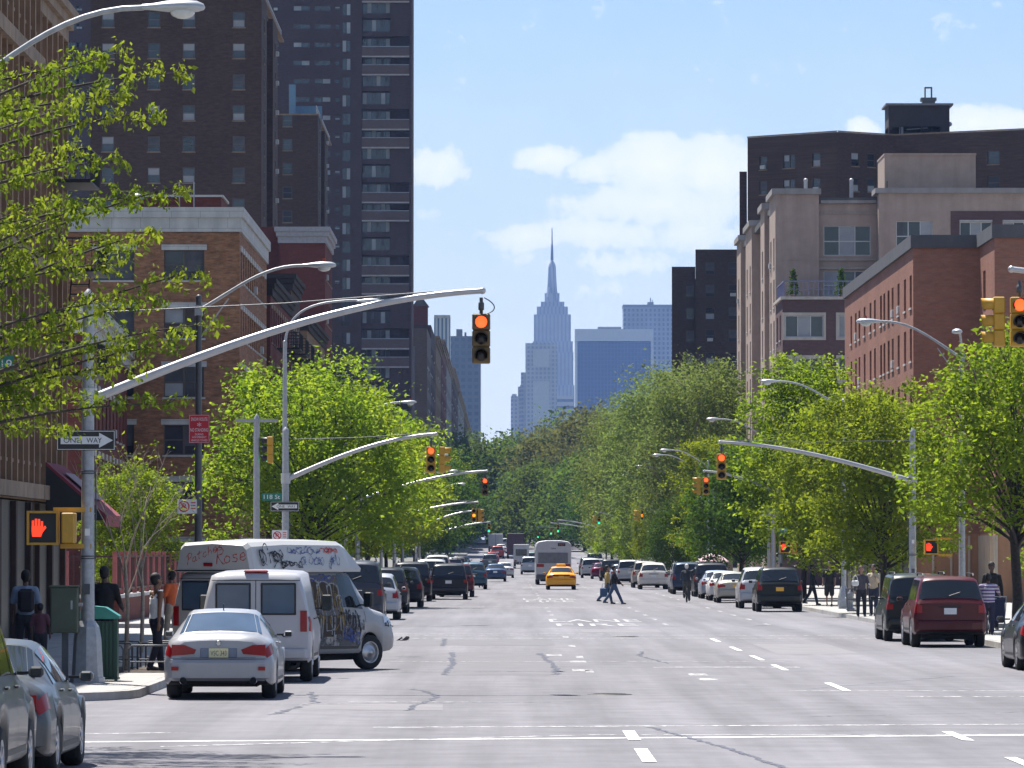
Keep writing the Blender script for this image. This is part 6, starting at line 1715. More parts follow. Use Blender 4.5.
def bubble(y0, y1, z0, z1, mi=3, lean=0.0, sharp=0.0):
    n = 18; pts = []
    pts.append((y0, z0))
    for k in range(n+1):
        a = PI-PI*k/n; pts.append(((y0+y1)/2+math.cos(a)*(y1-y0)/2+lean*.3, z1-(y1-y0)*.35+math.sin(a)*(y1-y0)*.35))
    pts.append((y1, z0))
    # fill in horizontal strips so that it follows the side
    m_ = 10
    for j in range(m_):
        za = z0+(z1-z0)*j/m_; zb_ = z0+(z1-z0)*(j+1)/m_
        def half(z):
            zt = z1-(y1-y0)*.35; r_ = (y1-y0)*.35
            if z <= zt: return (y1-y0)/2
            return (y1-y0)/2*math.sqrt(max(0, 1-((z-zt)/r_)**2))
        c0 = (y0+y1)/2+lean*j/m_*.3; c1 = (y0+y1)/2+lean*(j+1)/m_*.3; a, b = half(za), half(zb_)
        q.add([f4(c0-a, za), f4(c0+a, za), f4(c1+b, zb_), f4(c1-b, zb_)], [(0, 1, 2, 3)], mi)
    stroke(q, pts[::2]+[pts[-1]], .03, 4, f5)
bubble(1.25, 1.62, .9, 1.6, 3); bubble(1.55, 1.95, .8, 1.55, 3); bubble(1.85, 2.35, .72, 1.84, 3, .2); bubble(2.28, 2.78, .68, 1.78, 3, .12); bubble(2.7, 3.1, .72, 1.74, 3, -.1); bubble(3.02, 3.2, .8, 1.5, 5, -.2); scrib(q, 1.9, 3.1, .8, 1.7, 5, 5, .03, sidefn(.0095)); 
stroke(q, [(2.5, .8), (2.52, 1.3), (2.66, 1.4), (2.8, 1.2), (2.8, .85), (2.5, .8)], .025, 4, f5)
scrib(q, 1.2, 2.0, 1.5, 1.88, 6, 4, .03, f5); scrib(q, 2.2, 3.0, 1.78, 1.93, 4, 2, .028, f5); scrib(q, 3.1, 3.75, .7, 1.15, 6, 1, .035, f5); scrib(q, 3.15, 3.7, .55, .85, 5, 2, .045, f5); scrib(q, 1.3, 2.0, .7, 1.0, 4, 1, .03, f5)
scrib(q, 4.7, 5.05, .85, 1.0, 4, 1, .03, f5)
gb = MB()  # faded grime wash, its dark colour also painting shade onto the van side
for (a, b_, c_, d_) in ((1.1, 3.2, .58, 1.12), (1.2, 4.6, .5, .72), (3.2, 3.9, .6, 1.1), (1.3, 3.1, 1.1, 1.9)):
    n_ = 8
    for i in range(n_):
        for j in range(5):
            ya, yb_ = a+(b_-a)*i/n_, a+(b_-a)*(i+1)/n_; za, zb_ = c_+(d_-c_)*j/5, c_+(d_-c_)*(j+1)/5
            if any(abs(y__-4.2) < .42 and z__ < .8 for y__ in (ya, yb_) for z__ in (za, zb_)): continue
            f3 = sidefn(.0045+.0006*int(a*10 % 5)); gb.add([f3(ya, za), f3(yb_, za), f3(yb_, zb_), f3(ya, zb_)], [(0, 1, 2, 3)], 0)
gb.build('grime_shade', worn('grime_shade_grey', (.1, .095, .1), .53, 2.2), gv_)
q.build('side_graffiti', gm_, gv_)

def put(root_spec, label, color, X, Y, metallic=False, group='cars parked along the right kerb', rz=0, name='parked_car', cat='car', z=0, plate_=None, scale=None):
    key = (root_spec, metallic, plate_.name if plate_ else None)
    if key not in PROTO:
        r_, _ = make_car(root_spec, label, cat, color, (X, Y, z), rz, name, metallic, plate_ or M_PLATEW, None, group)
        PROTO[key] = r_
    else:
        r_ = dup(PROTO[key], label, (X, Y, z), rz, group, None, (*color, 1)); r_['category'] = cat; r_.name = name
    if scale: r_.scale = (scale,)*3
    if 'spec' in r_: del r_['spec']
    return r_
for o in (silver, wv_, gv_): del o['spec']
PROTO = {}
def XL_(px, Y, hw): return PX(px, Y)+hw           # centre from the left edge
GR = 'cars parked along the right kerb'; GLF = 'cars parked along the left kerb'
# near left: two cars whose rears are out of frame
c1 = put('sport_sedan', 'silver sedan at the bottom left edge, just beyond the nearest silver vehicle', (.09, .095, .1), -5.35, 53.6, True, GLF, -R(3.2)); c1.location = (-5.62, 52.9, 0); c1.rotation_euler = (0, 0, -R(.6))
c2 = put('suv', 'nearest silver vehicle, cut off by the bottom left corner of the picture', (.05, .053, .057), -5.68, 47.4, True, GLF, -R(.3), cat='sport utility')
# right near
rs = put('suv', 'dark red sport utility with roof rack at the right kerb, largest car on the right', (.07, .003, .007), PX(950, 126), 126.0, False, GR, 0, cat='sport utility')
put('minivan', 'dark green grey sport utility half hidden on the left of the red one', (.02, .026, .024), PX(921, 134.5), 134.5, True, GR, 0, cat='sport utility')
put('sport_sedan', 'dark grey car cut off by the right edge of the picture', (.02, .022, .026), PX(1004, 101)+1.2, 101, True, GR, 0)
put('suv', 'black sport utility with an orange plate at the corner past the second signal', (.008, .012, .012), PX(782, 197)+.1, 200.5, False, GR, 0, cat='sport utility', plate_=M_PLATEO)
put('wagon', 'silver sport utility tucked to the left of the black one with the orange plate', (.42, .43, .46), PX(740, 213)+.87, 213, True, GR, 0, cat='sport utility').scale = (1.05, 1, 1.12)
put('sedan', 'pale beige sedan with wide red tail lights and an orange plate, on the right', (.36, .35, .31), PX(717, 236)+.88, 236, True, GR, 0, plate_=M_PLATEO)
put('sedan', 'white sedan mostly hidden behind the pale beige one', (.6, .6, .6), PX(709, 247)+.88, 247, False, GR, 0)
put('sedan', 'silver blue sedan with bright red tail light, farther along the right kerb', (.3, .34, .42), PX(701, 257)+.88, 257, True, GR, 0)
put('minivan', 'charcoal minivan behind the silver blue sedan', (.03, .03, .035), PX(694, 268)+.93, 268, True, GR, 0, cat='minivan')
put('minivan', 'dark blue minivan behind the cyclist on the right', (.03, .05, .09), PX(672, 284)+.95, 284, True, GR, 0, cat='minivan')
put('suv', 'silver grey sport utility right beside the dark blue minivan', (.3, .32, .35), PX(671, 292)+.9, 293.5, True, GR, 0, cat='sport utility').location.x -= .0
put('wagon', 'white sport utility standing out from the right kerb before the middle trees', (.6, .58, .54), PX(639, 322)+.92, 322, False, GR, 0, cat='sport utility').scale = (1.08, 1, 1.1)
put('suv', 'beige sport utility peeping out on the left of the white one', (.3, .28, .25), PX(632, 336)+.92, 336, True, GR, 0, cat='sport utility')
put('minivan', 'silver minivan farther along the right kerb, left of the beige one', (.4, .42, .45), PX(617, 372)+.95, 372, True, GR, 0, cat='minivan')
put('sedan', 'pale blue sedan beyond the silver minivan', (.3, .36, .44), PX(610, 392)+.9, 392, True, GR, 0)
put('suv', 'black sport utility well down the right kerb, right of the small purple red car', (.012, .013, .016), PX(600, 415)+.92, 415, True, GR, 0, cat='sport utility')
put('sedan', 'small purple red car far down the right kerb', (.12, .01, .05), PX(591, 445)+.9, 445, True, GR, 0)
put('minivan', 'silver van far down the right kerb, left of the purple red car', (.4, .41, .42), PX(581, 462)+.95, 462, True, GR, 0, cat='minivan')
put('suv', 'dark green car, farthest one clearly seen on the right', (.02, .035, .03), PX(579, 500)+.92, 500, True, GR, 0, cat='sport utility', z=gz(500))
for i, (X, Y, sp_, col, lab) in enumerate(((9.8, 530, 'sedan', (.4, .4, .4), 'tiny grey car far down the right kerb beyond the dark green one'), (9.9, 575, 'minivan', (.05, .05, .06), 'tiny black van far down the right kerb'))):
    put(sp_, lab, col, X, Y, True, GR, 0, z=gz(Y))
# left kerb, beyond the second crossing
put('minivan', 'slate grey van just beyond the vandalised van on the left', (.05, .055, .07), PX(383, 160)-.95, 160.5, True, GLF, 0, cat='van').scale = (1.02, 1.05, 1.17)
put('wagon', 'silver car right behind the slate grey van', (.4, .42, .46), PX(399, 176)-.88, 177, True, GLF, 0).scale = (1, 1, 1.05)
put('suv', 'black sport utility, second car past the slate grey van', (.014, .014, .018), PX(408, 196)-.92, 196, True, GLF, 0, cat='sport utility')
put('wagon', 'charcoal hatchback with red lights left of the black minivan', (.02, .02, .025), PX(422, 216)-.88, 216, True, GLF, 0)
put('minivan', 'tall black van between the charcoal hatchback and the black minivan', (.01, .011, .014), PX(432, 245)-.95, 243, True, GLF, 0, cat='van').scale = (1, 1, 1.06)
DM = 'cars stopped or moving on the left lanes'
put('minivan', 'black minivan with a pale bumper strip standing clear of the kerb on the left', (.008, .009, .016), (PX(431, 254)+PX(467, 254))/2, 252, False, DM, 0, cat='minivan')
put('suv', 'dark maroon sport utility on the right of the black minivan', (.09, .012, .015), PX(474, 266)-.92, 267, True, DM, 0, cat='sport utility')
put('minivan', 'silver van with a pale roof behind the black minivan', (.45, .47, .5), -4.2, 282, True, GLF, 0, cat='van').scale = (1, 1, 1.1)
put('wagon', 'teal blue car half hidden behind the dark maroon one', (.03, .08, .12), PX(487, 322)-.9, 322, True, DM, 0)
put('sedan', 'grey car in front of the teal blue one on the left', (.25, .27, .3), -3.4, 345, True, DM, 0)
put('minivan', 'white van glimpsed over the parked cars on the left', (.5, .5, .5), -5.0, 366, False, GLF, 0, cat='van').scale = (1, 1, 1.2)
put('sedan', 'dark blue sedan driving away in the left lane', (.03, .06, .13), (PX(486, 405)+PX(504.5, 405))/2, 405, True, DM, 0)
put('sedan', 'silver sedan driving away just right of the dark blue one', (.5, .5, .52), (PX(497.5, 462)+PX(511, 462))/2, 462, True, DM, 0)
put('minivan', 'silver minivan driving away at the left of the bus', (.4, .42, .45), (PX(524, 508)+PX(536, 508))/2, 508, True, DM, 0, cat='minivan', z=gz(508))
for (px, Y, sp_, col, lab) in ((492, 640, 'sedan', (.3, .03, .03), 'small red car far ahead on the left'), (497.5, 700, 'suv', (.25, .04, .04), 'red sport utility far ahead, past the small red car'), (501, 780, 'sedan', (.6, .6, .6), 'white car far ahead glinting in the sun'),
                               (490, 560, 'suv', (.1, .12, .14), 'dark grey car far ahead by the left kerb'), (532, 590, 'suv', (.1, .16, .15), 'green grey car far ahead beside the small white bus'), (505, 860, 'minivan', (.35, .36, .38), 'grey van climbing the far rise')):
    put(sp_, lab, col, PX(px, Y), Y, True, 'far traffic on the rise', 0, z=gz(Y))
for k in range(9):
    Y = 300+k*33+(k % 3)*3
    if any(abs(Y-(a+b)/2) < 9 for a, b in CROSS): continue
    put(('sedan', 'suv', 'minivan', 'wagon')[k % 4], ('black', 'dark grey', 'silver', 'dark green', 'dark red', 'navy', 'grey brown', 'charcoal', 'steel blue')[k] + ' car in the dim left kerb row under the far trees',
        ((.01, .01, .012), (.05, .05, .055), (.35, .36, .38), (.02, .05, .03), (.1, .01, .012), (.015, .02, .06), (.12, .1, .09), (.03, .03, .035), (.1, .14, .2))[k], -4.95, Y, True, GLF, 0, z=gz(Y))
# taxi
tx, tc = make_car('sedan', 'yellow taxi with a roof sign driving away in the centre lane behind the bus', 'taxi', (.8, .36, .012), ((PX(546, 318)+PX(576.5, 318))/2, 318, 0), 0, 'taxi', False, M_PLATEO)
del tx['spec']; tx.scale = (1.05, 1.05, 1.02)
q = MB(); q.box(-.28, 1.95, 1.45, .28, 2.2, 1.6, 0, .03); q.build('roof_sign', pm('taxi_sign', (.7, .4, .05), .4), tx)
q = MB(); q.box(-.5, -.02, .83, .5, -.001, .93); q.build('number_plate_trim', M_BLK, tx)
# bus seen from behind
def wheels_big(r_, ys, r0, xh):
    add_wheels(r_, ys, r0, xh, .28, True)
Y = 366
r_ = thing('city_bus', 'white and grey city bus seen from behind, just ahead of the yellow taxi', 'bus', ((PX(535.8, Y)+PX(571, Y))/2, Y, 0))
q = MB(); hw = 1.28; prof = [(-hw, .4), (hw, .4), (hw, 2.75), (hw-.06, 2.98), (hw-.22, 3.12), (.5, 3.2), (-.5, 3.2), (-hw+.22, 3.12), (-hw+.06, 2.98), (-hw, 2.75)]
pin = [(x*.96, .4+(z-.4)*.985) for x, z in prof]; n = len(prof)
v = [(x, 0, z) for x, z in pin]+[(x, .12, z) for x, z in prof]+[(x, 12, z) for x, z in prof]
q.add(v, [tuple(range(n))] + [(i, n+i, n+(i+1) % n, (i+1) % n) for i in range(n)] + [(n+i, 2*n+i, 2*n+(i+1) % n, n+(i+1) % n) for i in range(n)] + [tuple(range(3*n-1, 2*n-1, -1))])
q.build('body', pm('bus_white', (.42, .43, .46), .4, 0, .08, 2), r_)
MB().box(-1.1, -.02, 1.55, 1.05, -.001, 2.32, 0).build('engine_grille', pm('bus_grille', (.2, .21, .23), .6, 0, .2, 4), r_)
q = MB()
for k in range(9): q.box(-1.05, -.035, 1.6+k*.08, 1.0, -.021, 1.63+k*.08)
q.build('louvre', pm('bus_grey', (.12, .12, .14), .6), r_)
q = MB(); q.box(.32, -.03, 2.78, .86, -.001, 3.0); dd = q.build('route_sign', M_BLK, r_); q = MB(); put_text(q, 'M7', lambda u, v: (.42+.34*u, -.032, 2.82+.13*v)); q.build('lettering', pm('led_dim', (.5, .1, .04), .5), dd)
q = MB(); put_text(q, '7044', lambda u, v: (-.2+.36*u, -.004, 2.55+.12*v)); q.build('fleet_number', M_SIGNB, r_)
for sd_ in (-1, 1):
    MB().box(sd_*.68, -.03, 1.28, sd_*1.2, -.001, 1.5).build('tail_light', M_RED, r_)
    q = MB()
    for k in range(5): q.box(sd_*1.282, 1.2+k*2.0, 1.55, sd_*1.29, 3.0+k*2.0, 2.5)
    q.build('window_band', M_GLS, r_)
q = MB(); q.box(-1.24, -.08, .42, 1.24, -.001, .75, 0, .03); q.build('bumper', M_STEELD, r_)
plate(r_, 0, -.003, 1.05, M_PLATEO); wheels_big(r_, (2.8, 9.2), .48, 1.26)
MB().box(-.9, .5, .25, .9, 11.5, .41).build('underbody', M_DRK, r_)
def boxtruck(name, label, cat, X, Y, W_, H, L, col, cabc, win=True):
    z = gz(Y); r_ = thing(name, label, cat, (X, Y, z)); hw = W_/2
    MB().box(-hw, 0, .75, hw, L-1.9, H, 0, .05).build('box_body', pm(name+'_box', col, .5, 0, .1, 2), r_)
    q = MB(); q.prism([(L-1.85, .5), (L, .5), (L, 1.4), (L-.5, 2.3), (L-1.85, 2.35)], -hw*.93, hw*.93, 'x'); q.build('cab', pm(name+'_cab', cabc, .4, 0, .1, 2), r_)
    MB().box(-.5, .2, .45, .5, L-.4, .749).build('chassis', M_DRK, r_)
    MB().box(-hw+.08, -.08, .5, hw-.08, -.001, .72).build('bumper', M_STEELD, r_)
    for sd_ in (-1, 1): MB().box(sd_*(hw-.35), -.03, .8, sd_*(hw-.1), -.001, .95).build('tail_light', M_RED, r_)
    if win: MB().box(-hw+.25, -.02, 1.45, hw-.25, -.001, H-.55).build('rear_window', M_GLS, r_)
    else: MB().box(-.02, -.02, .8, .02, -.001, H-.1).build('door_gap', M_BLK, r_)
    wheels_big(r_, (1.3, L-1.1), .42, hw); return r_
boxtruck('shuttle_bus', 'small white bus with a dark rear window, left of the city bus', 'minibus', (PX(514, 575)+PX(528.5, 575))/2, 575, 1.75, 2.75, 6, (.5, .51, .53), (.5, .5, .5))
boxtruck('dark_truck', 'dark red lorry with a high body filling the lane ahead of the white minibus', 'lorry', (PX(507, 700)+PX(524, 700))/2, 700, 2.4, 3.5, 8, (.045, .015, .02), (.12, .02, .02), False)
boxtruck('white_truck', 'pale box lorry far ahead beside the left trees, on the rise', 'lorry', (PX(486, 760)+PX(500, 760))/2+.3, 800, 2.3, 2.9, 7, (.45, .45, .45), (.45, .45, .45), False)
# ------------------------------------------------------------ people
def remesh(parts, name, mat, voxel, parent, smooth=6):
    """one continuous skin grown over overlapping limbs"""
    mb = MB()
    for fn in parts: fn(mb)
    me = mb.mesh(name, mat); ob = bpy.data.objects.new(name, me); C.objects.link(ob)
    r_ = ob.modifiers.new('r', 'REMESH'); r_.mode = 'VOXEL'; r_.voxel_size = voxel; r_.use_smooth_shade = True
    s_ = ob.modifiers.new('s', 'SMOOTH'); s_.iterations = smooth; s_.factor = .5
    dg = bpy.context.evaluated_depsgraph_get(); dg.update()
    nm_ = bpy.data.meshes.new_from_object(ob.evaluated_get(dg))
    ob.modifiers.clear(); ob.data = nm_; bpy.data.meshes.remove(me)
    nm_.name = name
    if not nm_.materials: nm_.materials.append(mat)
    ob.parent = parent
    return ob
def limb(mb, pts, rad, n=10, sq=1.0):
    pts = [Vector(p) for p in pts]
    mb.tube(pts, rad, n, 0, True, True, sq)
    for p, r_ in zip(pts, rad): mb.ball(p, r_*.98, 8)
def rot2(v, a):      # swing about the x axis: positive a moves a hanging limb forward (+y)
    c_, s_ = math.cos(a), math.sin(a); return Vector((v[0], v[1]*c_-v[2]*s_, v[2]*c_+v[1]*s_))
def person(label, X, Y, face, h=1.74, legs=((.1, .0), (-.1, .05)), arms=((.1, .2), (-.1, .2)), skin=(.2, .11, .07), top=(.6, .6, .6), bottom=(.03, .035, .05), sleeves='long', hair=(.015, .012, .01),
           hairlong=False, shoes=(.03, .03, .03), z=SG, lean=0, spread=(.07, .07), voxel=.016, shirtlen=.0, wide=1.0, group=None, skirt=False, name='person', sit=0, shorts=False, headturn=0, stripes=None):
    """face: heading in radians, 0 looks away from the camera (+Y). legs/arms: (swing, bend) per side"""
    k = h/1.74; root = thing(name, label, 'person', (X, Y, z), -face, group)
    hipz = .93*k; pel = Vector((0, 0, hipz))
    feet = []; J = {}
    for i, sd_ in enumerate((-1, 1)):
        sw, bd = legs[i]; hip = pel+Vector((sd_*.09*k, 0, -.02)); th = rot2((sd_*.02, 0, -.43*k), sw); kn = hip+th
        an = kn+rot2((0, 0, -.41*k), sw-bd); J['leg%d' % i] = (hip, kn, an); feet.append(an.z)
    dz = .08*k-min(feet); 
    for i in (0, 1): J['leg%d' % i] = tuple(p+Vector((0, 0, dz)) for p in J['leg%d' % i])
    pel = pel+Vector((0, 0, dz))
    up = lambda q: pel+rot2((0, 0, q*k), -lean)
    chest, neck, head = up(.38), up(.54), up(.70)
    for i, sd_ in enumerate((-1, 1)):
        sw, bd = arms[i]; sh = up(.47)+Vector((sd_*.17*k*wide, 0, 0)); el = sh+rot2((sd_*spread[i], 0, -.28*k), sw); wr = el+rot2((0, 0, -.25*k), sw+bd)
        J['arm%d' % i] = (sh, el, wr)
    def torso(g, mb):
        limb(mb, [up(.0), up(.12), up(.27), up(.42)], [.118*k*wide+g, .108*k*wide+g, .118*k*wide+g, .112*k*wide+g], 14, 1.25)
        mb.tube([up(.46)+Vector((-.15*k*wide, 0, 0)), up(.49), up(.46)+Vector((.15*k*wide, 0, 0))], [.06*k+g]*3, 10); mb.ball(up(.46)+Vector((-.15*k*wide, 0, 0)), .063*k+g, 10); mb.ball(up(.46)+Vector((.15*k*wide, 0, 0)), .063*k+g, 10)
    def arm(i, g, mb, cut=1.0):
        sh, el, wr = J['arm%d' % i]
        if cut <= .5: e2 = sh.lerp(el, cut*2); limb(mb, [sh, e2], [.058*k+g, .05*k+g])
        else: limb(mb, [sh, sh.lerp(el, .5), el, el.lerp(wr, .4), wr.lerp(el, .04 if g else 0)], [.055*k+g, .048*k+g, .04*k+g, .038*k+g, .026*k+g])
    def hand(i, mb):
        sh, el, wr = J['arm%d' % i]; d = (wr-el).normalized(); sd_ = -1 if i == 0 else 1
        fwd = rot2((0, 1, 0), arms[i][0]+arms[i][1]); side = Vector((sd_, 0, 0))
        pm_ = wr+d*.05*k; limb(mb, [wr, pm_, wr+d*.085*k], [.026*k, .034*k, .03*k])
        for q in range(4):
            b0 = wr+d*.085*k+fwd*(-.024+.016*q)*k; ln = (.055, .07, .075, .065)[q]*k
            mb.tube([b0, b0+d*ln*.5-side*.006, b0+d*ln-side*.022], [.0095*k, .009*k, .0075*k], 6)
        mb.tube([wr+d*.03*k+fwd*.02*k, wr+d*.06*k+fwd*.05*k, wr+d*.095*k+fwd*.052*k-side*.01], [.012*k, .0105*k, .008*k], 6)
    def leg(i, g, mb, cut=1.0):
        hp, kn, an = J['leg%d' % i]
        if cut < 1: an2 = kn.lerp(an, cut*2-1) if cut > .5 else None
        pts = [hp, hp.lerp(kn, .5), kn, kn.lerp(an, .35), an]; rad = [.088*k+g, .073*k+g, .054*k+g, .052*k+g, .036*k+g*1.2]
        if cut < 1: pts, rad = [hp, hp.lerp(kn, .6), kn], [.092*k+g, .085*k+g, .078*k+g]
        limb(mb, pts, rad, 10)
    def foot(i, mb, g=0):
        hp, kn, an = J['leg%d' % i]; t_ = Vector((0, 1, 0)); a = Vector((an.x, an.y, an.z))
        heel = a+Vector((0, -.03*k, -.045*k)); toe = a+Vector((0, .15*k, -.055*k)); limb(mb, [a, heel, a+Vector((0, .07*k, -.04*k)), toe], [.036*k+g, .033*k+g, .037*k+g, .026*k+g], 8)
    ht = headturn
    def hp_(x, y, zz):
        c_, s_ = math.cos(ht), math.sin(ht); return head+Vector((x*c_+y*s_, -x*s_+y*c_, zz))*k
    def bodyfn(mb):
        torso(-.012, mb)
        for i in (0, 1): arm(i, 0, mb); hand(i, mb); leg(i, -.012, mb); foot(i, mb, -.006)
        limb(mb, [up(.48), neck, head+Vector((0, 0, -.04*k))], [.056*k, .052*k, .05*k])
        mb.ball(hp_(0, -.01, .03), .092*k, 14, 0, (.86, 1.06, 1.12)); mb.ball(hp_(0, .035, -.035), .062*k, 12, 0, (.9, .95, 1.05))
        mb.tube([hp_(0, .085, .035), hp_(0, .112, -.003), hp_(0, .09, -.01)], [.01*k, .015*k, .012*k], 6)
        mb.tube([hp_(-.02, .09, -.045), hp_(.02, .09, -.045)], [.008*k]*2, 6); mb.ball(hp_(0, .08, -.075), .02*k, 6)
        for sd_ in (-1, 1): mb.ball(hp_(sd_*.083, -.005, .005), .022*k, 8, 0, (.5, .9, 1.4))
    SK = pm('skin_%02x%02x' % (int(skin[0]*255), int(skin[1]*255)), skin, .55, 0, .08, 12)
    tn = 'cloth_%02x%02x%02x' % tuple(int(c*255) for c in top); bn = 'trouser_%02x%02x%02x' % tuple(int(c*255) for c in bottom)
    TM = pm(tn, top, .85, 0, .12, 9) if not stripes else stripemat('striped_cloth', top, stripes); BM = pm(bn, bottom, .85, 0, .15, 9)
    b_ = remesh([bodyfn], 'body', SK, min(voxel, .013), root, 3)
    ey = MB()
    for sd_ in (-1, 1): ey.ball(hp_(sd_*.032, .081, .015), .011*k, 8)
    ey.build('eye', pm('eye_dark', (.02, .015, .012), .2), b_)
    def shirt(mb):
        torso(.014, mb)
        if shirtlen: limb(mb, [up(0), up(-shirtlen)], [.13*k*wide+.01, .135*k*wide+.012], 14, 1.25)
        for i in (0, 1):
            if sleeves == 'long': arm(i, .013, mb)
            elif sleeves == 'short': arm(i, .016, mb, .4)
    def vest(mb):
        limb(mb, [up(.0), up(.12), up(.27), up(.38)], [.135*k, .123*k, .132*k, .118*k], 14, 1.22)
        for sd_ in (-1, 1): mb.tube([up(.36)+Vector((sd_*.08, .07, 0))*k, up(.52)+Vector((sd_*.085, 0, 0))*k, up(.36)+Vector((sd_*.08, -.08, 0))*k], [.036*k, .032*k, .036*k], 8)
    sh_ = remesh([vest if sleeves == 'none' else shirt], 'vest' if sleeves == 'none' else 'shirt', TM, voxel, root, 5)
    def trousers(mb):
        limb(mb, [up(.02), up(-.06)], [.126*k*wide, .128*k*wide], 14, 1.2)
        for i in (0, 1): leg(i, .02, mb, .5 if shorts else 1.0)
        if skirt: limb(mb, [up(.0), up(-.2), up(-.5)], [.13*k*wide, .17*k*wide, .2*k*wide], 14, 1.1)
    remesh([trousers], 'trousers' if not skirt else 'skirt', BM, voxel, root, 5)
    for i in (0, 1): remesh([lambda mb, i=i: foot(i, mb, .008)], 'shoe', pm('shoe_%02x' % int(shoes[0]*255), shoes, .5), voxel, root, 2)
    def hairf(mb):
        mb.ball(hp_(0, -.028, .05), .1*k, 14, 0, (.92, 1.04, 1.05))
        mb.ball(hp_(0, -.03, .0), .088*k, 12, 0, (.98, .9, 1.0))
        if hairlong: limb(mb, [hp_(0, -.06, .0), hp_(0, -.08, -.12), hp_(0, -.085, -.2)], [.075*k, .075*k, .05*k], 10, 1.3)
    hr_ = remesh([hairf], 'hair', pm('hair_%02x' % int(hair[0]*255), hair, .7, 0, .2, 30), .014, root, 2)
    # keep the face clear
    root['k'] = k; del root['k']
    return root, J, up
def stripemat(name, a, b):
    m, t = mk(name); g = t.n('ShaderNodeTexCoord'); sp = t.n('ShaderNodeSeparateXYZ'); t.l(g.outputs['Object'], sp.inputs[0])
    k = t.math('LESS_THAN', t.math('FRACT', t.math('DIVIDE', sp.outputs[2], .09)), .5); c_ = t.mix(k, a, b)
    p = t.n('ShaderNodeBsdfPrincipled', i={'Roughness': .85}); t.l(c_, p.inputs['Base Color']); o = t.n('ShaderNodeOutputMaterial'); t.l(p.outputs[0], o.inputs[0]); return m
def at(px, py_, z=SG):        # point on a surface of height z seen at that pixel
    Y = F*(CH-z)/(py_-552); return PX(px, Y), Y
# man in the white vest, seen from his right side, walking to the right
x, y = PX(157, 95.5), 95.5
person('man in a white sleeveless vest and dark jeans walking past the silver sedan', x, y, R(62), 1.8, ((.22, .1), (-.12, .2)), ((.12, .12), (-.2, .15)), (.17, .085, .05), (.75, .75, .76), (.012, .014, .028), 'none', (.01, .008, .008), voxel=.012, wide=1.08)
o_, J_, U_ = person('person in orange shirt and tan trousers standing behind the van on the left', PX(171.5, 124), 124, R(-60), 1.72, ((.1, .0), (-.08, .05)), ((.2, .5), (.1, .3)), (.14, .07, .045), (.55, .1, .02), (.35, .27, .2), 'short', (.01, .008, .008))
person('person all in black standing right of the control box with their back turned', PX(105, 100), 100, R(10), 1.9, ((.05, 0), (-.05, .03)), ((.25, .9), (.2, .9)), (.1, .05, .035), (.008, .008, .01), (.01, .01, .013), 'long', (.008, .007, .007), wide=1.15)
p_, J_, U_ = person('person in a pale blue shirt with a dark backpack in the shade at the left', PX(26, 101), 101, R(-8), 1.83, ((.15, .05), (-.12, .15)), ((.1, .3), (-.05, .3)), (.1, .05, .035), (.2, .26, .36), (.02, .022, .03), 'short', (.008, .007, .007), wide=1.05)
q = MB(); c_ = U_(.28); q.box(c_.x-.16, c_.y-.34, c_.z-.24, c_.x+.16, c_.y-.13, c_.z+.22, 0, .06)
bp = q.build('backpack', pm('backpack_cloth', (.012, .012, .018), .8, 0, .2, 8), p_); bp.rotation_euler = (0, 0, 0)
tag(bp, None, None)
person('small child in a dark pink top beside the person with the backpack', PX(41, 99), 99, R(5), 1.2, ((.1, 0), (-.1, .05)), ((.1, .2), (-.1, .2)), (.12, .06, .04), (.14, .05, .07), (.03, .03, .04), 'short', (.01, .01, .01), voxel=.014)
# couple crossing
ZR = .002
person('person in a tan yellow jacket crossing the avenue, left of the striding pair', PX(607.3, 232), 232, R(85), 1.74, ((.28, .05), (-.4, .35)), ((.2, .2), (-.3, .2)), (.3, .18, .12), (.42, .3, .1), (.05, .09, .17), 'long', (.02, .015, .012), z=ZR, voxel=.018)
person('person in a black jacket and blue jeans striding across the avenue', PX(614, 231), 231, R(88), 1.78, ((-.42, .25), (.45, .02)), ((-.35, .1), (.5, .25)), (.25, .15, .1), (.01, .01, .013), (.05, .085, .16), 'long', (.01, .009, .009), z=ZR, voxel=.018)
q = MB(); q.box(-.17, -.08, 0, .17, .08, .42, 0, .04); q.tube([(-.08, 0, .42), (-.06, 0, .6), (.06, 0, .6), (.08, 0, .42)], .012, 6)
o = q.build('shopping_bag', pm('blue_bag', (.04, .09, .18), .6, 0, .1, 8)); o.location = (PX(603.6, 232), 231.75, .32); tag(o, 'blue shopping bag hanging from the hand of the person in the tan jacket', 'bag')
# yellow top rider or walker on the left
person('person in a bright yellow top in the left lane beside the grey car', PX(481.5, 345), 338, R(5), 1.75, ((.15, .1), (-.2, .2)), ((.3, .6), (.3, .6)), (.2, .12, .08), (.62, .4, .04), (.012, .012, .015), 'long', (.01, .01, .01), z=ZR, voxel=.022, wide=1.12)
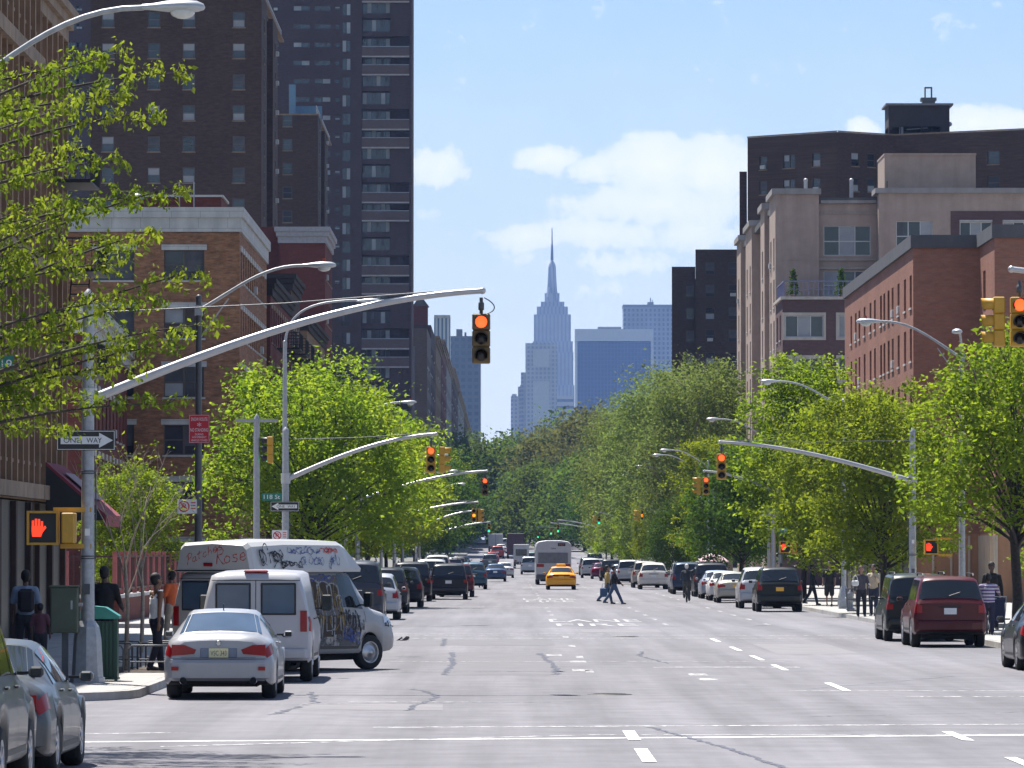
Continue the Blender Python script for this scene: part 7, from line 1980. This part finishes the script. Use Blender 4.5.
# right pavement
person('woman in a dark grey top with a white bag standing on the right kerb', PX(861, 176), 176, R(172), 1.7, ((.05, 0), (-.05, .05)), ((.3, 1.1), (.1, .3)), (.3, .17, .11), (.06, .055, .07), (.012, .014, .022), 'long', (.06, .025, .012), hairlong=True, voxel=.016)
q = MB(); q.box(-.12, -.07, 0, .12, .07, .2, 0, .04); q.tube(bez((-.09, 0, .2), (-.07, 0, .4), (.07, 0, .4), (.09, 0, .2), 8), .011, 6)
o = q.build('hand_bag', pm('white_bag', (.6, .6, .6), .5)); o.location = (PX(855, 175.6), 175.6, SG+1.05); tag(o, 'white bag under the arm of the woman in the grey top', 'bag')
person('person in a tan jacket with an arm raised on the right kerb', PX(874, 177), 177.4, R(205), 1.76, ((.08, 0), (-.08, .05)), ((.6, 1.5), (.2, .3)), (.2, .11, .07), (.4, .33, .24), (.015, .02, .045), 'long', (.01, .01, .01), voxel=.016)
person('person in black with bare legs standing in tree shade on the right pavement', PX(829, 208), 208, R(190), 1.8, ((.1, 0), (-.15, .1)), ((.1, .3), (.1, .3)), (.22, .12, .08), (.01, .01, .012), (.012, .012, .014), 'short', (.012, .01, .01), voxel=.018, shorts=True)
person('person in dark blue clothes in the deepest shade of the right pavement', PX(812, 214), 214, R(95), 1.7, ((.3, .1), (-.3, .3)), ((.2, .4), (-.2, .3)), (.1, .06, .04), (.02, .02, .03), (.02, .022, .03), 'long', (.01, .01, .01), voxel=.02)
person('person in a striped purple top pushing a pushchair near the red sport utility', PX(988, 137), 137, R(8), 1.62, ((.15, .05), (-.12, .12)), ((.9, .5), (.9, .5)), (.1, .05, .035), (.5, .47, .55), (.02, .02, .045), 'long', (.01, .009, .009), voxel=.014, wide=1.2, stripes=(.12, .07, .2))
person('tall person all in black standing just behind the one in the striped top', PX(991.5, 146), 146, R(170), 1.9, ((.05, 0), (-.05, .05)), ((.1, .2), (.1, .2)), (.07, .035, .025), (.008, .008, .01), (.01, .01, .012), 'long', (.008, .007, .007), voxel=.016, wide=1.1)
# pushchair
r_ = thing('pushchair', 'folding navy pushchair in front of the person in the striped top', 'pushchair', (PX(996, 137.9), 137.9, SG))
q = MB(); q.prism([(-.2, .35), (.25, .3), (.3, .36), (-.12, .48), (-.34, .98), (-.4, .95)], -.2, .2, 'x'); q.build('seat', pm('navy_cloth', (.02, .025, .07), .8), r_)
q = MB()
for s_ in (-.22, .22): q.tube([(s_, .35, .1), (s_, -.3, .7), (s_, -.5, 1.02)], .014, 6); q.tube([(s_, -.35, .1), (s_, .1, .5)], .014, 6)
q.tube([(-.22, -.5, 1.02), (.22, -.5, 1.02)], .016, 6); q.tube([(-.22, .35, .1), (.22, .35, .1)], .012, 6); q.tube([(-.22, -.35, .1), (.22, -.35, .1)], .012, 6); q.build('frame', M_STEEL, r_)
for (x_, y_) in ((-.22, .35), (.22, .35), (-.22, -.35), (.22, -.35)):
    q = MB(); q.lathe([(.06, -.015), (.09, -.015), (.09, .015), (.06, .015)], (x_, y_, .092), 'x', 14); q.lathe([(.06, 0), (.001, 0)], (x_, y_, .092), 'x', 12); q.build('wheel', M_RUB, r_)
# bicycles with riders
def bicycle(label, X, Y, rz=0, col=(.05, .05, .06)):
    r_ = thing('bicycle', label, 'bicycle', (X, Y, 0), rz)
    fm = pm('bicycle_frame_%d' % int(col[0]*99), col, .35, .2)
    for y_ in (-.52, .52):
        q = MB(); q.lathe([(.32, -.02), (.345, 0), (.32, .02), (.305, 0), (.32, -.02)], (0, y_, .35), 'x', 28)
        wl = q.build('wheel', M_RUB, r_); q = MB()
        for k in range(12): a = 2*PI*k/12; q.tube([(0, y_, .35), (0, y_+math.cos(a)*.31, .35+math.sin(a)*.31)], .003, 3)
        q.build('spokes', M_STEEL, wl)
    q = MB(); A, B, S_, H_, BB = (0, -.52, .35), (0, .52, .35), (0, -.2, .86), (0, .34, .9), (0, -.06, .3)
    for a, b in ((BB, S_), (S_, H_), (BB, H_), (BB, A), (A, S_), (H_, B)): q.tube([a, b], .018, 6)
    q.tube([(0, .34, .9), (0, .3, 1.02)], .014, 6); q.build('frame', fm, r_)
    q = MB(); q.tube([(-.28, .24, 1.04), (0, .32, 1.02), (.28, .24, 1.04)], .013, 6); q.build('handlebar', M_BLK, r_)
    q = MB(); q.box(-.07, -.34, .92, .07, -.1, .97, 0, .02); q.tube([(0, -.2, .85), (0, -.21, .93)], .014, 6); q.build('saddle', M_BLK, r_)
    q = MB(); q.tube([(-.12, -.06, .44), (-.02, -.06, .3), (.02, -.06, .3), (.12, -.06, .16)], .012, 6); q.box(-.19, -.12, .425, -.09, .0, .45); q.box(.09, -.12, .15, .19, .0, .175); q.build('pedals', M_STEEL, r_)
    return r_
def rider(label, X, Y, h, top, bottom, skin, hair):
    rt, J, up = person(label, X, Y, 0, h, ((.95, 1.25), (.45, .85)), ((.85, .25), (.85, .25)), skin, top, bottom, 'long', hair, z=0, lean=.22, spread=(.06, .06), voxel=.018, wide=1.08)
    rt.location = (X, Y-.2, .96-(up(0).z)); return rt
bx_ = PX(686.5, 238)
bicycle('black bicycle ridden along the right lane beside the parked cars', bx_, 238)
rider('cyclist with a white helmet and dark top riding away along the right lane', bx_, 238, 1.78, (.03, .035, .04), (.05, .055, .05), (.2, .11, .08), (.65, .65, .65))
# ------------------------------------------------------------ trees
L_LIME = leafmat('lime_leaves', (.085, .145, .018), (.175, .225, .035), .52)
L_NEAR = leafmat('near_leaves', (.065, .115, .016), (.145, .19, .032), .5)
L_MID = leafmat('mid_green_leaves', (.075, .115, .014), (.155, .2, .028), .52)
L_DARK = leafmat('dark_green_leaves', (.028, .065, .015), (.055, .1, .022), .42)
L_SYC = leafmat('sycamore_leaves', (.11, .15, .045), (.18, .22, .08), .42, (1.5, 1.6, .9))
L_OLV = leafmat('olive_leaves', (.09, .105, .038), (.145, .155, .06), .4, (1.5, 1.45, .8))
L_PARK = leafmat('park_green_leaves', (.045, .085, .025), (.085, .125, .035), .42)
def leaf_mesh(name, P, size, mat, seed, droop=.3, asp=.5, jit=.35):
    """P: leaf positions (n,3); each leaf a pointed, folded blade"""
    rs = np.random.RandomState(seed); n = len(P)
    a = rs.rand(n)*2*PI; el = rs.randn(n)*.45-droop
    d = np.stack([np.cos(a)*np.cos(el), np.sin(a)*np.cos(el), np.sin(el)], 1)
    r_ = rs.randn(n, 3); s_ = np.cross(d, r_); s_ /= np.linalg.norm(s_, axis=1, keepdims=True)+1e-9
    L = (size*(1+jit*rs.randn(n)).clip(.35, 1.9))[:, None]
    nn = np.cross(d, s_)
    v = np.stack([P, P+d*L*.45+s_*L*asp*.5+nn*L*.08, P+d*L, P+d*L*.5-s_*L*asp*.5+nn*L*.08], 1).reshape(-1, 3)
    me = bpy.data.meshes.new(name); me.vertices.add(4*n); me.vertices.foreach_set('co', v.astype(np.float32).ravel())
    me.loops.add(4*n); me.loops.foreach_set('vertex_index', np.arange(4*n, dtype=np.int32))
    me.polygons.add(n); me.polygons.foreach_set('loop_start', np.arange(0, 4*n, 4, dtype=np.int32)); me.polygons.foreach_set('loop_total', np.full(n, 4, np.int32))
    me.update(); me.validate()
    at_ = me.attributes.new('leafvar', 'FLOAT', 'POINT'); at_.data.foreach_set('value', np.repeat(np.clip(rs.rand(n)*.55+.45*np.sin(P[:, 0]*2.3+P[:, 2]*2.9)*np.sin(P[:, 1]*1.9+P[:, 2])+.2, 0, 1), 4).astype(np.float32))
    me.materials.append(mat)
    return me
def tree_meshes(seed, H, Rr, base, nl, leaf, mat, lobes=26, up=.6, clump=.42, trunk=.16, bark=None, top=1.0, nclump=None, gap=.35):
    """limbs fork towards lobes spread through an egg-shaped volume; clumps of leaves sit on their twigs"""
    rs = random.Random(seed); nr = np.random.RandomState(seed); bark = bark or M_BARK
    tb = MB(); hc = (H-base)
    fork = base+hc*.12
    tb.tube([(0, 0, -.1), (.02, .01, base*.4), (rs.uniform(-.1, .1), rs.uniform(-.1, .1), base), (rs.uniform(-.2, .2), rs.uniform(-.2, .2), base+hc*.45)], [trunk*1.25, trunk*.95, trunk*.85, trunk*.4], 9)
    cl = []
    for k in range(lobes):
        th = k*2.39996+rs.uniform(-.3, .3); q = (k+.5)/lobes
        zf = .06+.9*q*top; rad = Rr*math.sqrt(max(.03, 1-((zf-.38)/.64)**2))*rs.uniform(.45, .88)
        c_ = Vector((math.cos(th)*rad, math.sin(th)*rad, base+hc*zf)); lr = Rr*rs.uniform(.24, .4)
        s0 = Vector((0, 0, base*.8+hc*zf*.35*up)); m1 = s0.lerp(c_, .5)+Vector((rs.uniform(-.13, .13)*Rr, rs.uniform(-.13, .13)*Rr, hc*rs.uniform(-.03, .1)*up))
        tb.tube(bez(s0, s0.lerp(m1, .7), m1, c_, 5), [trunk*.34, trunk*.28, trunk*.22, trunk*.17, trunk*.12, trunk*.08], 5, caps=False)
        n_c = (nclump or 12)
        for j in range(n_c):
            d = Vector((rs.gauss(0, 1), rs.gauss(0, 1), rs.gauss(.25, .85))).normalized(); p = c_+d*lr*rs.uniform(.45, 1.15)
            if rs.random() < gap*.3: continue
            if j % 2 == 0: tb.tube([m1.lerp(c_, .8), c_.lerp(p, .5)+Vector((0, 0, .03)), p], [trunk*.08, trunk*.05, trunk*.025], 4, caps=False)
            cl.append((p, clump*Rr/4*rs.uniform(.6, 1.35)))
    per = max(4, nl//len(cl)); pts = []
    for p, r_ in cl:
        n = int(per*nr.uniform(.5, 1.5)); g_ = nr.randn(n, 3)*np.array([r_, r_, r_*.72]); pts.append(g_+np.array(p))
    P = np.concatenate(pts); P = P[P[:, 2] > base*.75]
    return tb.mesh('trunk', bark), leaf_mesh('crown', P, leaf, mat, seed)
def tree(meshes, label, X, Y, z=SG, rz=0, s=1.0, name='street_tree', group='street trees along the avenue', sz=None):
    r_ = thing(name, label, 'tree', (X, Y, z), rz, group); r_.scale = (s, s, sz or s)
    link('trunk', meshes[0], r_); link('crown', meshes[1], r_); return r_
T_LIME = tree_meshes(3, 9.9, 4.8, 2.6, 34000, .19, L_LIME, 46, .95, .3, .17, nclump=15)
T_LIME2 = tree_meshes(8, 9.8, 4.0, 2.6, 16000, .24, L_LIME, 30, .8, .45, .15)
T_MID = tree_meshes(5, 8.3, 3.2, 1.7, 30000, .15, L_MID, 42, .7, .3, .14, nclump=14)
T_NEARR = tree_meshes(25, 8.0, 3.1, 2.75, 26000, .14, L_MID, 40, .7, .3, .15, nclump=14)
T_MID2 = tree_meshes(15, 11.2, 3.3, 2.2, 28000, .18, L_MID, 46, .7, .32, .15)
T_DARK = tree_meshes(6, 8.5, 3.4, 1.8, 20000, .2, L_DARK, 26, .6, .55, .16)
T_SYC = tree_meshes(7, 16.6, 5.4, 3.2, 46000, .22, L_SYC, 50, .7, .5, .24, M_BARKP, nclump=13)
T_OLV = tree_meshes(9, 20, 8.2, 3.0, 15000, .62, L_OLV, 44, .8, .62, .4)
T_PARK = tree_meshes(10, 16, 7.0, 1.6, 10000, .62, L_PARK, 34, .6, .7, .36)
# left pavement
tree(T_LIME, 'big lime green street tree, largest on the left, spreading over the second signal pole', -8.3, 216, rz=.6, sz=.96)
for (Y, s_, m_, lab) in ((262, 1.0, T_LIME2, 'lime green tree right behind the largest one on the left'), (308, .95, T_LIME2, 'lime green tree, third in the left row'), (356, .92, T_LIME2, 'yellowish green tree, fourth in the left row'),
                         (412, 1.1, T_MID2, 'mid green tree, fifth in the left row'), (462, 1.15, T_DARK, 'dark tree over the blue sedan in the left row'), (515, 1.3, T_DARK, 'dark round tree far down the left row'), (575, 1.5, T_DARK, 'tall dark tree far down the left row'),
                         (640, 1.25, T_MID2, 'greener tall tree far down the left row'), (715, 1.6, T_DARK, 'dark tree near the far end of the left row'), (800, 1.7, T_DARK, 'last dark tree of the left row, by the rise')):
    tree(m_, lab, -8.4, Y, SG if Y < 480 else gz(Y), Y*1.7, s_)
tree(T_MID, 'small leafy tree behind the yard fence on the left', -13.8, 187, rz=2.2, s=.62, group=None)
# right pavement
tree(T_NEARR, 'right hand tree nearest the camera, its crown leaving the right edge of the frame', PX(1017, 141), 141, rz=1.0)
tree(T_MID, 'dense tree filling the right edge behind the nearest one', 18.4, 158, rz=3.0, s=.86)
tree(T_MID, 'green tree behind the second signal pole on the right', PX(883, 186), 186, rz=4.1, s=.95)
tree(T_MID2, 'taller yellow green tree in front of the beige building', PX(803, 246), 246, rz=.4, s=1.02)
tree(T_MID, 'mid green tree between the second pole and the beige building', PX(842, 214), 214, rz=5.2, s=1.0)
tree(T_DARK, 'dark green dense tree above the silver sedans on the right', PX(742, 296), 296, rz=1.3, s=.92)
tree(T_MID2, 'yellow green tree above the charcoal minivan on the right', 13.6, 338, rz=2.6, s=.86)
tree(T_DARK, 'dark tree squeezed between the dark dense one and the yellow green one', 16.5, 318, rz=.2, s=.95)
for (x, Y, s_, lab) in ((697, 398, 1.0, 'pale olive sycamore, largest and nearest of the sycamores on the right'), (668, 436, 1.02, 'pale sycamore left of the largest one'), (730, 420, .92, 'pale sycamore half hidden against the dark brown block'),
                        (646, 486, 1.0, 'pale sycamore, third towards the park'), (628, 548, .98, 'pale sycamore, farthest towards the park')):
    tree(T_SYC, lab, PX(x, Y), Y, SG if Y < 480 else gz(Y), Y*.7, s_, group='sycamores on the right')
for (x, Y, s_, lab, m_) in ((655, 410, .62, 'small bright tree under the largest sycamore', T_MID2), (634, 470, .62, 'small bright tree by the silver minivan', T_MID2), (619, 530, .62, 'small bright tree right of the purple red car', T_LIME2),
                            (606, 590, .66, 'small bright tree farthest down on the right', T_LIME2), (677, 372, .66, 'small deep green tree left of the yellow green one', T_DARK), (612, 640, 1.2, 'dark tree over the far end of the right row', T_DARK), (598, 700, 1.3, 'dark tree right of the far green signals', T_DARK)):
    tree(m_, lab, PX(x, Y), Y, SG if Y < 480 else gz(Y), Y*.9, s_)
# park trees that close the view
pk = [(590, 905, T_OLV, 1.13, 'large olive tree with the highest crown in the middle of the park edge'), (548, 930, T_OLV, 1.0, 'olive brown tree left of the highest park crown'), (567, 880, T_OLV, .86, 'olive tree in front between the two tallest park crowns'),
      (612, 960, T_OLV, 1.08, 'olive tree right of the highest park crown'), (524, 960, T_PARK, 1.2, 'green park tree left of the olive brown one'), (508, 1000, T_PARK, 1.2, 'green park tree, second left of the olive brown one'),
      (488, 985, T_PARK, 1.18, 'green park tree beside the foot of the blue slab'), (465, 960, T_PARK, 1.2, 'leftmost green park tree'), (540, 850, T_PARK, .85, 'dark low park tree over the far traffic'), (562, 820, T_PARK, .8, 'dark low park tree above the bus roof'),
      (585, 810, T_PARK, .9, 'dark low park tree right of the bus'), (604, 850, T_OLV, .75, 'low olive park tree above the far right kerb'), (520, 875, T_PARK, .8, 'dark low park tree left of the far traffic'),
      (578, 990, T_PARK, 1.45, 'green park crown peeping out behind the highest olive one'), (632, 900, T_OLV, 1.1, 'olive park tree touching the sycamores')]
for (x, Y, m_, s_, lab) in pk:
    tree(m_, lab, PX(x, Y), Y, gz(Y)-.3, (x*7) % 6, s_, name='park_tree', group='trees of the park at the end of the avenue')
# unbroken wood far behind them
rs = np.random.RandomState(3); P = []
for k in range(150):
    cx = rs.uniform(-120, 160); cy = rs.uniform(1040, 1300); r_ = rs.uniform(4, 8); zc = gz(cy)+rs.uniform(3, 13)
    g_ = rs.randn(170, 3); g_ /= np.linalg.norm(g_, axis=1, keepdims=True); P.append(g_*r_*rs.uniform(.7, 1.1, (170, 1))*np.array([1, 1, .8])+np.array([cx, cy, zc]))
o = link('wood', leaf_mesh('wood', np.concatenate(P), 1.1, L_PARK, 4)); tag(o, kind='stuff')
# near left tree: long drooping branches reaching into the frame from the left
def near_tree():
    rs = random.Random(21); Y0 = 61.5
    r_ = thing('street_tree', 'nearest street tree, its drooping leafy branches reaching in from the left edge', 'tree', (-9.6, Y0, SG), 0, None)
    tb = MB(); tb.tube([(0, 0, -.1), (.03, 0, 1.5), (0, .1, 3.2), (.2, .1, 5.2), (.5, 0, 7.2)], [.2, .16, .14, .1, .05], 10)
    tips = [(118, 52), (176, 72), (150, 112), (120, 95), (178, 186), (95, 62), (60, 110), (110, 160), (150, 232), (120, 262), (196, 272), (204, 324), (150, 300), (170, 345), (168, 404), (130, 365), (60, 430), (60, 250), (40, 170), (70, 330),
            (90, 205), (140, 195), (30, 400), (85, 400), (20, 110), (10, 300), (50, 380), (115, 300), (75, 150), (-30, 200), (-60, 120), (-40, 340), (-100, 260), (-120, 100), (-110, 400), (130, 345), (100, 240), (15, 260), (25, 330), (50, 200), (20, 220), (-10, 60)]
    P = []
    for i, (x, y) in enumerate(tips):
        Yt = Y0+rs.uniform(-2.6, 2.6); tip = Vector((PX(x, Yt)+9.6, Yt-Y0, PZ(y, Yt)-SG))
        z0 = min(6.6, max(2.6, tip.z-1.6-rs.uniform(0, 1.2))); s0 = Vector((.1, .05, z0))
        m1 = s0.lerp(tip, .4)+Vector((0, rs.uniform(-.3, .3), .45)); m2 = s0.lerp(tip, .75)+Vector((0, 0, .38))
        pts = bez(s0, m1, m2, tip, 14); tb.tube(pts, [.045-.04*k/14 for k in range(15)], 5, caps=False)
        L = (tip-s0).length
        for k in range(4, 15):
            b0 = pts[k]
            for j in range(3 if k < 12 else 4):
                d = Vector((rs.uniform(-.2, 1), rs.uniform(-1, 1), rs.uniform(-.35, .55))).normalized(); ln = rs.uniform(.15, .6)*(1.15-.05*k)
                e = b0+d*ln
                if j < 2: tb.tube([b0, b0.lerp(e, .5)+Vector((0, 0, .04)), e], [.007, .005, .003], 3, caps=False)
                for q in range(rs.randint(13, 20)):
                    f_ = rs.uniform(.45, 1.1); p = b0.lerp(e, f_)+Vector((rs.gauss(0, .05), rs.gauss(0, .06), rs.gauss(0, .045)))
                    P.append(tuple(p))
    link('trunk', tb.mesh('trunk', M_BARK), r_); link('crown', leaf_mesh('crown', np.array(P), .068, L_NEAR, 5, .8, .5), r_)
near_tree()
# bare sapling in the railed pit
def sapling(label, X, Y, H, seed, leaves=60, spread=1.0, name='sapling'):
    rs = random.Random(seed); r_ = thing(name, label, 'tree', (X, Y, SG)); tb = MB(); tips = []
    tb.tube([(0, 0, 0), (.03, 0, 1.2), (-.02, .02, 2.0)], [.05, .042, .034], 7)
    def grow(p, d, ln, r0, dep):
        q = p+d*ln; m_ = p.lerp(q, .5)+Vector((rs.uniform(-.05, .05), rs.uniform(-.05, .05), .03)); tb.tube([p, m_, q], [r0, r0*.8, r0*.6], 5, caps=False); tips.append(q)
        if dep <= 0: return
        for k in range(rs.randint(2, 3)):
            nd = (d+Vector((rs.uniform(-.75, .95), rs.uniform(-.7, .7), rs.uniform(-.1, .5)))*.75*spread).normalized(); grow(q, nd, ln*rs.uniform(.6, .85), r0*.55, dep-1)
    for k in range(4): grow(Vector((0, 0, 1.3+.22*k)), Vector((rs.uniform(-.5, .8), rs.uniform(-.5, .5), 1)).normalized(), (H-2)*.36, .02, 3)
    tb.build('trunk', M_BARKP if name == 'sapling' else M_BARK, r_)
    P = np.array([tuple(rs.choice(tips)+Vector((rs.gauss(0, .06), rs.gauss(0, .06), rs.gauss(0, .06)))) for _ in range(leaves)])
    link('crown', leaf_mesh('crown', P, .075, L_LIME, seed), r_)
sapling('thin bare sapling with a few new leaves standing in the railed pit', PX(128, 97), 96.6, 4.9, 5, 160, 1.1)
sapling('second bare sapling with pale twigs leaning right, behind the man in the vest', PX(142, 112), 112, 4.6, 9, 130, 1.3)
# clipped conifers on the beige building's terrace
def conifer(label, X, Y, z, h):
    r_ = thing('potted_conifer', label, 'potted plant', (X, Y, z)); q = MB(); q.lathe([(.16, 0), (.22, .35), (.2, .36), (.2, .3), (.001, .3)], (0, 0, 0), 'z', 12); q.build('pot', pm('terracotta', (.25, .1, .06), .8), r_)
    rs_ = np.random.RandomState(int(h*10)); n = 700; zz = rs_.rand(n)**1.2; rr = (.38*(1-zz)**.6)*rs_.uniform(.6, 1.1, n); a = rs_.rand(n)*6.28
    P = np.stack([np.cos(a)*rr, np.sin(a)*rr, .4+zz*h], 1); link('foliage', leaf_mesh('foliage', P, .14, L_DARK, 2, -.6), r_)
conifer('left hand clipped conifer in a pot on the roof terrace', PX(794, 343), 343.4, 19.3, 1.7)
conifer('right hand clipped conifer on the roof terrace, nearer the pink building', PX(842, 343), 343.4, 19.3, 1.75)

# pale parasol over a stall by the right kerb
r_ = thing('parasol', 'pale pink parasol over the right pavement behind the parked cars', 'parasol', (PX(712, 300), 300, SG))
q = MB(); q.tube([(0, 0, 0), (0, 0, 2.1)], .025, 6); q.build('pole', M_STEEL, r_)
q = MB(); q.lathe([(1.0, 1.62), (.98, 1.68), (.6, 1.98), (.04, 2.14)], (0, 0, 0), 'z', 8, smooth=False); q.build('canopy', pm('pale_pink_cloth', (.6, .42, .45), .8), r_)
